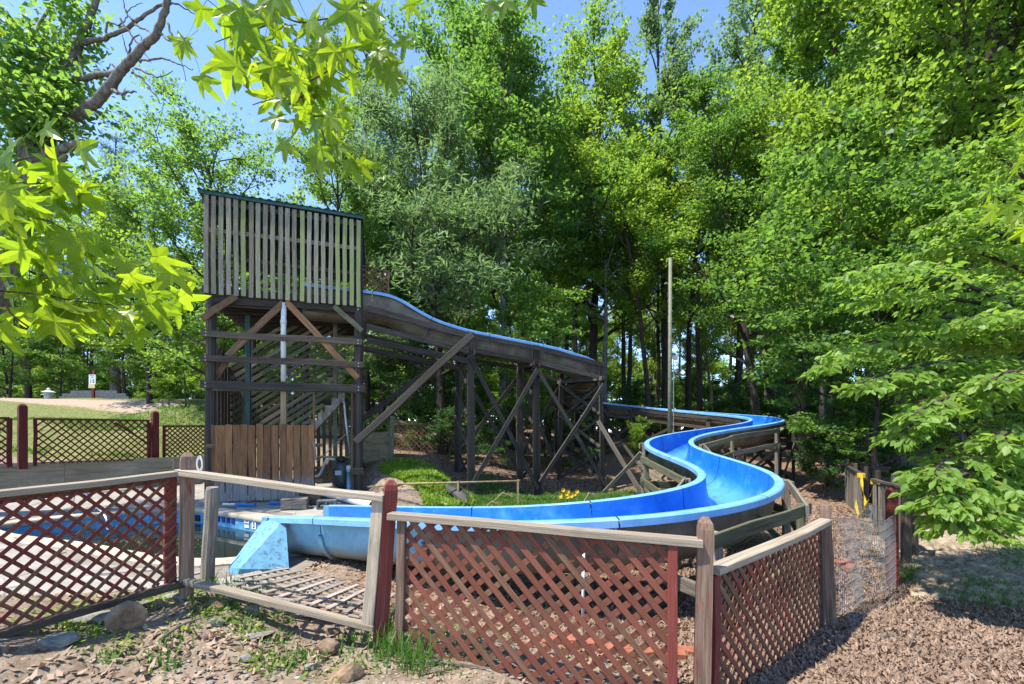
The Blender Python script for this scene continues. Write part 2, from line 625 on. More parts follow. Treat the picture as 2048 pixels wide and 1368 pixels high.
def picket_mat():
    wood('wood_picket', (.235, .105, .044), (.32, .16, .074), (.08, .038, .02), var=.25)
    t = NT.__new__(NT)
    t.m = MATS['wood_picket']; t.t = t.m.node_tree; t.n, t.l = t.t.nodes, t.t.links
    t.b = t.n['Principled BSDF']; t.out = t.n['Material Output']
    old = t.b.inputs['Base Color'].links[0].from_socket
    sep = t.node('SeparateXYZ')
    t.link(t.node('TexCoord').outputs['Object'], sep.inputs[0])
    nz_ = t.noise(t.coords('Object', (4, 4, 2.5)), 1.6, 6, .75)
    f = t.math('ADD', t.math('ADD', sep.outputs['Z'], .5), t.math('MULTIPLY', t.math('SUBTRACT', nz_, .5), .55))
    worn = t.ramp(t.noise(t.coords('Object', (8, 8, 3)), 1.5, 5, .7), [(.35, (.12, .105, .09)), (.65, (.33, .31, .28))])
    t.link(t.mix(t.ramp(f, [(.20, 0.0), (.32, 1.0)]), worn, old), t.b.inputs['Base Color'])
    r = t.n[-1]


picket_mat()
make_board_meshes()
# ------------------------------------------------------------------ ground
GP = np.array([
    (-2.5, 3.5, .44), (-.87, 3.2, .22), (1.14, 2.7, .0), (2.96, 4.27, -.12), (-3.6, 2.5, .60), (-5.5, 1.5, .7),
    (0, 0, .12), (-3, 0, .6), (3, .5, .0), (0, 2, .16), (-1.5, 2.3, .33), (2, 2, -.02), (6, 1.5, -.1),
    (-3.2, 5.6, .0), (-2.0, 4.3, .12), (-1.2, 5.2, -.02), (0, 4.6, -.08), (1.4, 4.4, -.12), (2.5, 6, -.2), (4.2, 6.2, -.22), (4.8, 5.75, -.24), (7, 6, -.26), (10, 8, -.3),
    (6, 9, -.3), (9, 12, -.3), (14, 12, -.2), (5.5, 12, -.25),
    (-2.4, 7.5, .0), (-1, 7.5, -.15), (.5, 8.5, -.2), (3, 9, -.25), (0, 11, -.2), (2.3, 14.6, -.33), (.6, 14.0, -.33), (-1.25, 13.1, -.32), (1, 12.4, -.27), (-1.2, 11.0, -.12),
    (-2.4, 12.3, .50), (-3.0, 13.0, .72), (-3.3, 11.4, .22), (-3.6, 13.8, .8), (-2.6, 15, .95), (-4.2, 17, .95), (-1.8, 14.7, .35), (-.9, 15.6, .4), (1, 16.4, .2), (4, 17, .0), (8, 18, .0), (-1, 19, .8), (3, 23, .55), (9, 22, .4), (14, 20, .3),
    (-13.9, 12.6, .85), (-11.0, 15.0, .85), (-16, 13, 1.1), (-12.5, 17, 1.9), (-9.5, 17.0, 1.4), (-9, 20, 2.1), (-7, 16, .9), (-18, 18, 2.2), (-15, 22, 2.9), (-20, 28, 3.65), (-10, 28, 3.2), (-30, 35, 4.05), (-20, 36, 4.0), (-5, 30, 2.2), (-40, 30, 4.0),
    (-27.6, 30, 3.75), (-28.5, 28, 3.5), (-22, 30, 3.75), (0, 30, 1.2), (10, 32, 1.2), (22, 30, .8), (20, 12, .1), (30, 20, .5), (-12, 8, .0), (-20, 6, .4), (-14, 3, .4), (0, 45, 2.2), (-25, 50, 4.0), (25, 50, 1.8), (40, 40, 1.5), (-60, 60, 4.2), (60, 60, 2.2), (0, -8, .3), (-12, -6, .8), (12, -6, 0.0), (15, 2, -.1),
])


def catmull(pts, n, closed=True):
    pts = [np.array(p, float) for p in pts]
    out = []
    m = len(pts)
    for i in range(m if closed else m - 1):
        if closed: p0, p1, p2, p3 = pts[i - 1], pts[i], pts[(i + 1) % m], pts[(i + 2) % m]
        else: p0, p1, p2, p3 = pts[max(i - 1, 0)], pts[i], pts[i + 1], pts[min(i + 2, m - 1)]
        for k in range(n):
            u = k / n
            out.append(0.5 * ((2 * p1) + (-p0 + p2) * u + (2 * p0 - 5 * p1 + 4 * p2 - p3) * u * u + (-p0 + 3 * p1 - 3 * p2 + p3) * u ** 3))
    if not closed: out.append(pts[-1])
    return out


POOL = catmull([(-9.3, 8.2), (-8.3, 7.55), (-6.55, 6.95), (-5.0, 6.3), (-4.0, 6.08), (-3.35, 6.42), (-2.95, 6.85), (-3.2, 7.3), (-4.0, 8.2), (-4.82, 8.85), (-5.57, 9.3), (-6.94, 9.95), (-7.83, 9.84), (-8.5, 9.4), (-9.1, 8.75)], 6)
DECK = [(-16, 1.6), (-6.0, 2.75), (-4.4, 3.75), (-3.15, 4.75), (-2.62, 5.4), (-2.55, 6.6), (-2.7, 8.2), (-3.2, 9.6), (-3.5, 11.2), (-4.1, 12.2), (-5.0, 15.0), (-9.9, 14.75), (-13.7, 12.0), (-18, 9.0)]


def inside(poly, x, y):
    x, y = np.asarray(x, float), np.asarray(y, float)
    r = np.zeros(x.shape, bool)
    n = len(poly)
    for i in range(n):
        (x0, y0), (x1, y1) = poly[i][:2], poly[(i + 1) % n][:2]
        c = ((y0 > y) != (y1 > y)) & (x < (x1 - x0) * (y - y0) / ((y1 - y0) or 1e-9) + x0)
        r ^= c
    return r


def dist_poly(poly, x, y):
    x, y = np.asarray(x, float), np.asarray(y, float)
    d = np.full(x.shape, 1e9)
    n = len(poly)
    for i in range(n):
        (x0, y0), (x1, y1) = poly[i][:2], poly[(i + 1) % n][:2]
        dx, dy = x1 - x0, y1 - y0
        t = np.clip(((x - x0) * dx + (y - y0) * dy) / (dx * dx + dy * dy + 1e-12), 0, 1)
        d = np.minimum(d, np.hypot(x - x0 - t * dx, y - y0 - t * dy))
    return d


def vnoise(x, y, seed=0):
    """cheap smooth noise from a few sines"""
    r = np.random.default_rng(seed)
    s = 0
    for f, a in ((.5, 1), (1.1, .5), (2.3, .3), (4.9, .18)):
        th, ph = r.uniform(0, 6.28, 3), r.uniform(0, 6.28, 3)
        for k in range(3):
            s = s + a * np.sin((x * np.cos(th[k]) + y * np.sin(th[k])) * f * 2 + ph[k]) / 3
    return s


def ground(x, y, raw=False):
    x, y = np.asarray(x, float), np.asarray(y, float)
    sh = x.shape
    xf, yf = x.ravel(), y.ravel()
    num, den = np.zeros_like(xf), np.zeros_like(xf)
    for (gx, gy, gz) in GP:
        w = 1 / (((xf - gx) ** 2 + (yf - gy) ** 2) ** 1.6 + .02)
        num += w * gz
        den += w
    z = (num / den) + vnoise(xf, yf, 3) * .025
    if raw: return z.reshape(sh)
    far = np.clip((np.hypot(xf, yf) - 14) / 20, 0, 1)
    z += far * vnoise(xf * .15, yf * .15, 5) * .15
    ins = inside(DECK, xf, yf)
    d = dist_poly(DECK, xf, yf)
    z = np.where(ins, -.09, z)
    # outside the deck blend down towards its edge where the ground is higher
    k = np.clip(d / .5, 0, 1)
    z = np.where(~ins, z * k + (1 - k) * np.minimum(z, -.02) , z)
    pi = inside(POOL, xf, yf) | (dist_poly(POOL, xf, yf) < .16)
    z = np.where(pi & (dist_poly(POOL, xf, yf) > 0) & (inside(POOL, xf, yf) | (dist_poly(POOL, xf, yf) < .16)), -1.9, z)
    return z.reshape(sh)


def gz(x, y): return float(ground(np.array([x]), np.array([y]))[0])


def make_ground():
    def axis(lo, hi, fine_lo, fine_hi, step, grow):
        a = list(np.arange(fine_lo, fine_hi + 1e-6, step))
        s = step
        while a[-1] < hi: s *= grow; a.append(a[-1] + s)
        s = step
        while a[0] > lo: s *= grow; a.insert(0, a[0] - s)
        return np.array(a)
    xs = axis(-260, 260, -6, 6.5, .1, 1.06)
    ys = axis(-60, 320, 1.0, 7.5, .1, 1.05)
    X, Y = np.meshgrid(xs, ys)
    Z = ground(X, Y)
    nx, ny = len(xs), len(ys)
    # fine unevenness near the viewer
    Z = Z + np.where(~inside(DECK, X, Y), vnoise(X * 4, Y * 4, 9) * .012 + vnoise(X * 11, Y * 11, 10) * .006, 0)
    V = np.stack([X.ravel(), Y.ravel(), Z.ravel()], 1)
    i = np.arange(nx * ny).reshape(ny, nx)
    F = np.stack([i[:-1, :-1], i[:-1, 1:], i[1:, 1:], i[1:, :-1]], -1).reshape(-1, 4)
    me = bpy.data.meshes.new('ground')
    me.vertices.add(len(V)); me.vertices.foreach_set('co', V.astype(np.float32).ravel())
    me.loops.add(F.size); me.loops.foreach_set('vertex_index', F.astype(np.int32).ravel())
    me.polygons.add(len(F)); me.polygons.foreach_set('loop_start', (np.arange(len(F)) * 4).astype(np.int32))
    me.polygons.foreach_set('use_smooth', np.ones(len(F), bool))
    me.update(calc_edges=True)
    me.materials.append(MATS['ground_soil'])
    x, y = V[:, 0], V[:, 1]
    lit = litter_mask(x, y); grs = grass_mask(x, y); rd = road_mask(x, y)
    for nm, a in (('litter', lit), ('grass', grs), ('road', rd)):
        at = me.attributes.new(nm, 'FLOAT', 'POINT')
        at.data.foreach_set('value', a.astype(np.float32))
    return tag(link('ground', me), kind='structure')


def sm(a, lo, hi): return np.clip((a - lo) / (hi - lo), 0, 1)


FENCE = [(-3.6, 1.7), (-2.5, 3.5), (-.87, 3.2), (1.14, 2.7), (2.96, 4.27), (4.8, 5.75), (5.2, 7.5)]


def stone_mask(x, y):
    fx = np.interp(y, [4.27, 5.7, 6.3, 7.9, 8.75, 10.2, 13], [2.96, 4.82, 5.25, 5.95, 6.95, 7.85, 9.5])
    return sm(x - fx, 0, .35) * sm(y + .25 * (x - 4.8), 5.0, 5.5) * sm(-y, -11.5, -10.5)


def litter_mask(x, y):
    m = np.zeros_like(x)
    m = np.maximum(m, sm(x, .9, 1.6) * sm(y, -3, 0) * sm(-y, -11, -9.0))                 # right foreground and inside the fence
    m = np.maximum(m, sm(x, -2.2, -1.5) * sm(y, 3.3, 3.8) * sm(-y, -7.4, -6.6))
    m = np.maximum(m, sm(y, 12.5, 14) * sm(x, -5, -3.5))                                   # forest floor
    m = np.maximum(m, sm(x, 6, 8) * sm(y, 10, 12))
    m = np.maximum(m, sm(y, 30, 34))
    m = np.maximum(m, sm(x, 2.5, 3.2) * sm(y, 5, 6) * sm(-y, -16, -14))
    return m * (1 - stone_mask(x, y))


def grass_mask(x, y):
    m = np.zeros_like(x)
    m = np.maximum(m, sm(y, 7.0, 8.0) * sm(-y, -15, -13.5) * sm(x, -1.6, -.8) * sm(-x, -4.3, -3.2))         # lawn under the flume
    m = np.maximum(m, .66 * sm(-x, 7.5, 9) * sm(y, 14.2, 15.5) * sm(-y, -33, -31))                       # slope behind the pool
    m = np.maximum(m, .8 * sm(-x, 10.5, 11.5) * sm(y, 12.6, 14) * sm(-y, -18, -16))
    m = np.maximum(m, .42 * stone_mask(x, y))
    m = np.maximum(m, .45 * sm(-x, 2.2, 3.6) * sm(-y, -5, -4))
    return m


def road_mask(x, y):
    r = 1 - np.abs((y + .12 * (x + 20)) - 24.5) / 2.0
    return .7 * sm(r, .0, .5) * sm(-x, 7, 9)


make_ground()


def to_mesh_poly(outer, holes, z):
    loops = [[Vector((p[0], p[1], 0)) for p in outer]] + [[Vector((p[0], p[1], 0)) for p in h] for h in holes]
    tri = tessellate_polygon(loops)
    pts = [p for l in loops for p in l]
    f = []
    for (a, b, c) in tri:
        n = (pts[b] - pts[a]).cross(pts[c] - pts[a])
        f.append((a, b, c) if n.z > 0 else (a, c, b))
    return [(p.x, p.y, z) for p in pts], f


def offset_poly(poly, d):
    out = []
    n = len(poly)
    for i in range(n):
        a, b = np.array(poly[i - 1]), np.array(poly[(i + 1) % n])
        t = (b - a) / (np.linalg.norm(b - a) + 1e-9)
        out.append(np.array(poly[i]) + np.array((t[1], -t[0])) * d)
    return out


def clip_half(poly, p, n):
    """keep the side where (q - p).n <= 0"""
    out = []
    for i in range(len(poly)):
        a, b = poly[i], poly[(i + 1) % len(poly)]
        da, db = (a[0] - p[0]) * n[0] + (a[1] - p[1]) * n[1], (b[0] - p[0]) * n[0] + (b[1] - p[1]) * n[1]
        if da <= 0: out.append(a)
        if (da < 0) != (db < 0) and abs(da - db) > 1e-12:
            t = da / (da - db)
            out.append((a[0] + (b[0] - a[0]) * t, a[1] + (b[1] - a[1]) * t))
    return out


def make_deck():
    area = sum(POOL[i - 1][0] * POOL[i][1] - POOL[i][0] * POOL[i - 1][1] for i in range(len(POOL)))
    sgn = 1 if area > 0 else -1
    cop_out = offset_poly(POOL, .30 * sgn)
    v, f = to_mesh_poly(DECK, [offset_poly(POOL, .12 * sgn)], -.02)
    deck = tag(link('pool_deck', mk_mesh('pool_deck', v, f, [MATS['deck_joint']])), kind='structure')
    # flagstones: cells of a loose grid, a hair apart, each a slab of its own
    seeds = []
    rg = random.Random(5)
    y = 2.0
    row = 0
    while y < 15.2:
        x = -14.5 + (row % 2) * .45
        while x < -2.2:
            s = (x + rg.uniform(-.3, .3), y + rg.uniform(-.27, .27))
            seeds.append(s)
            x += .95
        y += .72
        row += 1
    seeds = np.array(seeds)
    D = [tuple(p) for p in DECK]
    cx, cy = -8.5, 8.0
    cnt = 0
    vis = []
    for i, s in enumerate(seeds):
        if not inside(DECK, s[0:1], s[1:2])[0]: continue
        if inside(cop_out, s[0:1], s[1:2])[0]: continue
        if abs(s[0]) > 1.2 * s[1] + .8: continue
        cell = [(s[0] - 1.5, s[1] - 1.5), (s[0] + 1.5, s[1] - 1.5), (s[0] + 1.5, s[1] + 1.5), (s[0] - 1.5, s[1] + 1.5)]
        d = np.hypot(*(seeds - s).T)
        for j in np.argsort(d)[1:16]:
            n = (seeds[j] - s) / d[j]
            mid = (seeds[j] + s) / 2 - n * .006
            cell = clip_half(cell, mid, n)
        # the deck's own edges (only those that the cell crosses)
        for k in range(len(D)):
            a, b = np.array(D[k]), np.array(D[(k + 1) % len(D)])
            t = (b - a) / np.linalg.norm(b - a)
            nn = np.array((t[1], -t[0]))
            u = np.dot(s - a, t)
            if -0.6 < u < np.linalg.norm(b - a) + .6 and abs(np.dot(s - a, nn)) < 1.2:
                if np.dot(s - a, nn) > 0: nn = -nn
                cell = clip_half(cell, a, nn)
        # keep clear of the coping: cut by the tangents of its outer line near the cell
        co = np.array(cop_out)
        dd = np.hypot(*(co - s).T)
        for k in np.argsort(dd)[:14]:
            if dd[k] < 1.3:
                a, b = co[k - 1], co[(k + 1) % len(co)]
                t = (b - a) / np.linalg.norm(b - a)
                nn = np.array((t[1], -t[0]))
                if np.dot(s - co[k], nn) > 0: nn = -nn
                cell = clip_half(cell, co[k] - nn * .01, nn)
        if len(cell) < 3: continue
        ar = .5 * abs(sum(cell[k - 1][0] * cell[k][1] - cell[k][0] * cell[k - 1][1] for k in range(len(cell))))
        if ar < .02: continue
        vis.append((cell, s))
    for cell, s in vis:
        zt = rg.uniform(-.004, .004)
        n = len(cell)
        ins = [((p[0] - s[0]) * .975, (p[1] - s[1]) * .975, zt) for p in cell]
        top = [(p[0] - s[0], p[1] - s[1], zt - .008) for p in cell]
        bot = [(p[0] - s[0], p[1] - s[1], -.045) for p in cell]
        a2 = sum(cell[k - 1][0] * cell[k][1] - cell[k][0] * cell[k - 1][1] for k in range(n))
        fo = [tuple(range(n))]
        for k in range(n):
            k2 = (k + 1) % n
            fo.append((k, n + k, n + k2, k2)); fo.append((n + k, 2 * n + k, 2 * n + k2, n + k2))
        if a2 < 0: fo = [tuple(reversed(q)) for q in fo]
        link('flagstone', mk_mesh('flagstone', ins + top + bot, fo, [MATS['deck_stone']]), deck, Matrix.Translation((s[0], s[1], 0.0)))
    # coping: bullnosed blocks round the pool
    inner = offset_poly(POOL, -.03 * sgn)
    m = len(POOL)
    step = 3
    for i in range(0, m, step):
        g = Geo()
        prof = [(0, -.075), (-.02, -.045), (-.012, -.01), (.03, .012), (1.0, .006), (1.0, -.05)]   # (0..1 across, height)
        rows = []
        for q in range(step + 1):
            k = (i + q) % m
            a, b = np.array(inner[k]), np.array(cop_out[k])
            if q in (0, step):
                o = np.array(POOL[(k + 1) % m]) - np.array(POOL[k - 1])
                o = o / np.linalg.norm(o) * (.004 if q == 0 else -.004)
                a, b = a + o, b + o
            rows.append([(*(a + (b - a) * (u if u >= 0 else u)), z) for (u, z) in prof])
        vv = [p for r in rows for p in r]
        n = len(prof)
        ff = []
        for q in range(step):
            for k in range(n):
                k2 = (k + 1) % n
                ff.append((q * n + k, q * n + k2, (q + 1) * n + k2, (q + 1) * n + k))
        ff += [tuple(range(n - 1, -1, -1)), tuple(range(step * n, step * n + n))]
        if sgn < 0: ff = [tuple(reversed(x)) for x in ff]
        link('coping_stone', mk_mesh('coping_stone', vv, ff, [MATS['coping']]), deck)
    # pool wall
    vv, ff, uv = [], [], []
    s = 0.0
    for i in range(m):
        a, b = np.array(POOL[i]), np.array(POOL[(i + 1) % m])
        L = np.linalg.norm(b - a)
        k = len(vv)
        vv += [(*a, -.055), (*b, -.055), (*b, -1.8), (*a, -1.8)]
        ff.append((k, k + 1, k + 2, k + 3))
        uv += [(s, 0.005), (s + L, 0.005), (s + L, -1.745), (s, -1.745)]
        s += L
    me = mk_mesh('pool_wall', vv, ff, [MATS['pool_wall']])
    ul = me.uv_layers.new(name='uv')
    ul.data.foreach_set('uv', np.array(uv, dtype=np.float32).ravel())
    tag(link('pool_wall', me), kind='structure')
    v, f = to_mesh_poly(POOL, [], -.30)
    tag(link('pool_water', mk_mesh('pool_water', v, f, [MATS['pool_water']])), kind='structure')


make_deck()


def leaf_scatter(name, pts, size, rng, matname, flat=.35, lift=.012, kind='stuff', parent=None, shape='litter'):
    """many small curled leaves lying on the ground, as ONE mesh"""
    N = len(pts)
    base = {'litter': np.array([(-.5, 0, .10), (-.05, -.22, 0), (.5, 0, .12), (.0, .24, .02)]),
            'diamond': np.array([(-.5, 0, 0), (.0, -.27, .03), (.5, 0, 0), (.0, .27, .03)])}[shape]
    a = rng.uniform(0, 6.283, N)
    tx, ty = rng.normal(0, flat, N), rng.normal(0, flat, N)
    s = size * rng.uniform(.5, 1.4, N)
    ca, sa = np.cos(a), np.sin(a)
    V = np.repeat(base[None], N, 0) * s[:, None, None]
    x = V[:, :, 0] * ca[:, None] - V[:, :, 1] * sa[:, None]
    y = V[:, :, 0] * sa[:, None] + V[:, :, 1] * ca[:, None]
    z = V[:, :, 2] + x * np.tan(np.clip(tx, -1, 1))[:, None] + y * np.tan(np.clip(ty, -1, 1))[:, None]
    W = np.stack([x + pts[:, 0:1], y + pts[:, 1:2], z + pts[:, 2:3] + lift], -1).reshape(-1, 3)
    me = quads_mesh(name, W, 4, MATS[matname], idx=[(0, 1, 2), (0, 2, 3)])
    return me


def blades(name, pts, h, rng, matname, lean=.5, width=.008):
    N = len(pts)
    a = rng.uniform(0, 6.283, N)
    hh = h * rng.uniform(.4, 1.25, N)
    l = rng.uniform(.1, 1, N) * lean * hh
    w = width * rng.uniform(.7, 1.4, N)
    dx, dy = np.cos(a), np.sin(a)
    px, py = -dy * w, dx * w
    V = np.empty((N, 5, 3))
    for k, (f, hf, ww) in enumerate(((0, 0, -1), (0, 0, 1), (.35, .6, .8), (.35, .6, -.8), (1, 1, 0))):
        V[:, k, 0] = pts[:, 0] + dx * l * f + px * ww
        V[:, k, 1] = pts[:, 1] + dy * l * f + py * ww
        V[:, k, 2] = pts[:, 2] + hh * hf - .01
    return quads_mesh(name, V.reshape(-1, 3), 5, MATS[matname], idx=[(0, 1, 2, 3), (3, 2, 4)])


def sample_region(n, x0, x1, y0, y1, fn, rng):
    """points inside a rectangle kept with probability fn(x, y), density falling with distance from the viewer"""
    x, y = rng.uniform(x0, x1, n), rng.uniform(y0, y1, n)
    k = rng.uniform(0, 1, n) < fn(x, y)
    x, y = x[k], y[k]
    return np.stack([x, y, ground(x, y)], 1)


def in_view(x, y, m=1.18): return np.abs(x) < m * y + .5
# ------------------------------------------------------------------ fences
def lattice(parent, bl, br, tr, tl, pitch, w, tilt, pick, name='slat', t=.007, ang=45, front=0, gaps=0):
    bl, br, tr, tl = [Vector(p) for p in (bl, br, tr, tl)]
    U = (br - bl)
    U.z = 0
    U.normalize()
    nrm = U.cross(Vector((0, 0, 1)))           # towards the viewer's side for a fence running left to right
    q = [((p - bl).dot(U), p.z - bl.z) for p in (bl, br, tr, tl)]
    cx, cy = sum(p[0] for p in q) / 4, sum(p[1] for p in q) / 4
    for layer, a in ((0, 180 - ang + tilt), (1, ang + tilt)):
        d = (math.cos(R(a)), math.sin(R(a)))
        n = (-d[1], d[0])
        k = [(p[0] - cx) * n[0] + (p[1] - cy) * n[1] for p in q]
        s = math.ceil(min(k) / pitch) * pitch
        while s < max(k):
            t0, t1 = -9, 9
            ok = True
            for i in range(4):
                a0, b0 = q[i], q[(i + 1) % 4]
                e = (b0[0] - a0[0], b0[1] - a0[1])
                en = (-e[1], e[0])                          # inward for a counter-clockwise quad
                o = (cx + n[0] * s - a0[0], cy + n[1] * s - a0[1])
                num, den = o[0] * en[0] + o[1] * en[1], d[0] * en[0] + d[1] * en[1]
                if abs(den) < 1e-9:
                    if num < 0: ok = False
                    continue
                tt = -num / den
                if den > 0: t0 = max(t0, tt)
                else: t1 = min(t1, tt)
            if ok and gaps and _pr.random() < gaps: t1 = t0 + (t1 - t0) * _pr.uniform(.35, .9)
            if ok and t1 - t0 > .05:
                off = nrm * (.005 - (layer ^ front) * .0105)
                A = bl + U * (cx + n[0] * s + d[0] * t0) + Vector((0, 0, cy + n[1] * s + d[1] * t0)) + off
                B = bl + U * (cx + n[0] * s + d[0] * t1) + Vector((0, 0, cy + n[1] * s + d[1] * t1)) + off
                fr = ((cy + n[1] * s + d[1] * (t0 + t1) / 2) - min(p[1] for p in q)) / (max(p[1] for p in q) - min(p[1] for p in q))
                board(name, A, B, w, t, pick(layer, fr), parent, nrm)
            s += pitch


def part(name, parent, loc):
    return link(name, None, parent, Matrix.Translation(Vector(loc)))


_pr = random.Random(11)


def pick_near(layer, fr):
    return 'lattice_red' if _pr.random() < fr * 1.2 - .05 else 'lattice_brown'


def make_near_fence():
    f = thing('lattice_fence', 'red lattice fence with bare top rails, sagging and gapped, closest to the viewer', 'fence', (-2.5, 3.5, .46))
    # posts: (top px, top py, D, foot z, mat)
    posts = {}
    for key, (px, py, D, px2, py2, s, m, lab) in dict(
            a=(54, 1255, 2.80, 58, 1345, .098, 'paint_red_worn', None), b=(375, 905, 3.5, 372, 1215, .092, 'paint_red_worn', 'corner post with flaking red paint'),
            c=(783, 960, 3.2, 757, 1320, .090, 'paint_red', 'leaning dark red post'), d=(1411, 1034, 2.72, 1402, 1460, .088, 'paint_red_worn', None), e=(1649, 1003, 4.27, 1664, 1275, .088, 'paint_red_worn', None)).items():
        a, b = P(px, py, D), P(px2, py2, D)
        posts[key] = board('fence_post', b, a, s, s, m, f, Vector((a.x, a.y, 0)) * -1 + Vector((.35, 0, 0)), 'post', lab)
    # left bay
    Lt, Lb = lambda px, py, D: P(px, py, D), None
    rail = [(-330, 1024, 2.24), (368, 945, 3.5)]
    a, b = P(*rail[0]), P(*rail[1])
    nL = (b - a).cross(Vector((0, 0, 1)))
    board('top_rail', a, b, .04, .10, 'wood_rail', f, nL)
    pn = part('lattice_panel', f, P(0, 1260, 2.68))
    bl, br = P(-120, 1300, 2.497), P(352, 1160, 3.45)
    tl, tr = P(-120, 1019, 2.497), P(352, 957, 3.45)
    lattice(pn, bl, br, tr, tl, .068, .0225, 0, lambda l, fr: 'paint_red' if _pr.random() < fr * 1.5 - .1 else 'lattice_brown', front=1, t=.006, gaps=.025)
    board('stile', P(341, 1170, 3.44), P(341, 956, 3.44), .075, .03, 'paint_red', pn, nL)
    board('bottom_rail', P(-330, 1362, 2.22), P(366, 1167, 3.47), .05, .06, 'wood_dark', pn, nL)
    board('batten', P(-330, 1045, 2.25), P(352, 957, 3.47), .04, .025, 'lattice_brown', pn, nL)
    # open bay whose lattice has fallen out
    a, b = P(358, 944, 3.47), P(770, 996, 3.17)
    nM = (b - a).cross(Vector((0, 0, 1)))
    board('top_rail', a, b, .045, .09, 'wood_rail', f, nM, label='bare top rail of the open bay')
    op = part('open_frame', f, P(560, 1200, 3.35))
    board('bottom_rail', P(372, 1163, 3.44), P(748, 1256, 3.15), .04, .05, 'wood_rail', op, nM)
    board('batten', P(376, 1157, 3.48), P(735, 1246, 3.19), .018, .03, 'lattice_bare', op, nM)
    board('stile', P(736, 1248, 3.16), P(757, 1001, 3.18), .085, .038, 'wood_rail', op, nM)
    # middle bay
    a, b = P(781, 1031, 3.14), P(1403, 1085, 2.70)
    nR = (b - a).cross(Vector((0, 0, 1)))
    board('top_rail', a, b, .045, .105, 'wood_rail', f, nR)
    pn = part('lattice_panel', f, P(1080, 1300, 2.95))
    bl, br = P(806, 1288, 3.13), P(1338, 1500, 2.72)
    tl, tr = P(812, 1036, 3.13), P(1338, 1090, 2.72)
    lattice(pn, bl, br, tr, tl, .083, .038, -4, pick_near, gaps=.05)
    board('stile', P(798, 1292, 3.12), P(804, 1036, 3.12), .06, .035, 'paint_red_worn', pn, nR)
    board('stile', P(1347, 1520, 2.71), P(1345, 1088, 2.71), .055, .035, 'paint_red', pn, nR)
    board('bottom_rail', P(790, 1284, 3.14), P(1345, 1505, 2.72), .045, .06, 'wood_dark', pn, nR)
    board('batten', P(806, 1036, 3.16), P(1350, 1089, 2.74), .03, .02, 'lattice_red', pn, nR)
    # right bay
    a, b = P(1424, 1141, 2.80), P(1652, 1042, 4.22)
    nX = (b - a).cross(Vector((0, 0, 1)))
    board('top_rail', a, b, .045, .10, 'wood_rail', f, nX)
    pn = part('lattice_panel', f, P(1540, 1250, 3.4))
    bl, br = P(1436, 1500, 2.86), P(1640, 1253, 4.2)
    tl, tr = P(1436, 1150, 2.86), P(1640, 1053, 4.2)
    lattice(pn, bl, br, tr, tl, .083, .037, 0, lambda l, fr: 'lattice_brown' if _pr.random() < .7 else 'lattice_red')
    board('stile', P(1430, 1500, 2.82), P(1430, 1150, 2.82), .07, .035, 'paint_red', pn, nX)
    board('stile', P(1644, 1255, 4.2), P(1641, 1052, 4.2), .05, .035, 'wood_dark', pn, nX)
    return f


def make_fallen_lattice():
    f = thing('fallen_lattice', 'bare wooden lattice panel fallen from the open bay, lying before the slide outlet', 'lattice panel', P(650, 1180, 4.4))
    pts = [P(446, 1168, 3.46), P(728, 1238, 3.2), P(806, 1140, 4.45), P(556, 1134, 4.72)]
    o = pts[0]
    U = (pts[1] - pts[0]).normalized()
    N = U.cross(pts[3] - pts[0]).normalized()
    V = N.cross(U)
    q = [((p - o).dot(U), (p - o).dot(V)) for p in pts]
    cx, cy = sum(p[0] for p in q) / 4, sum(p[1] for p in q) / 4
    for layer, ang in ((0, 104), (1, 14)):
        d = (math.cos(R(ang)), math.sin(R(ang)))
        n = (-d[1], d[0])
        k = [(p[0] - cx) * n[0] + (p[1] - cy) * n[1] for p in q]
        s = min(k) + .03
        while s < max(k):
            t0, t1 = -9, 9
            for i in range(4):
                a0, b0 = q[i], q[(i + 1) % 4]
                en = (-(b0[1] - a0[1]), b0[0] - a0[0])
                num = (cx + n[0] * s - a0[0]) * en[0] + (cy + n[1] * s - a0[1]) * en[1]
                den = d[0] * en[0] + d[1] * en[1]
                if abs(den) < 1e-9: continue
                if den > 0: t0 = max(t0, -num / den)
                else: t1 = min(t1, -num / den)
            if t1 - t0 > .06:
                off = N * (.012 if layer == 0 else 0)
                A = o + U * (cx + n[0] * s + d[0] * t0) + V * (cy + n[1] * s + d[1] * t0) + off
                B = o + U * (cx + n[0] * s + d[0] * t1) + V * (cy + n[1] * s + d[1] * t1) + off
                board('slat', A, B, .038, .008, 'lattice_bare', f, N)
            s += .130 if layer == 0 else .150
    return f


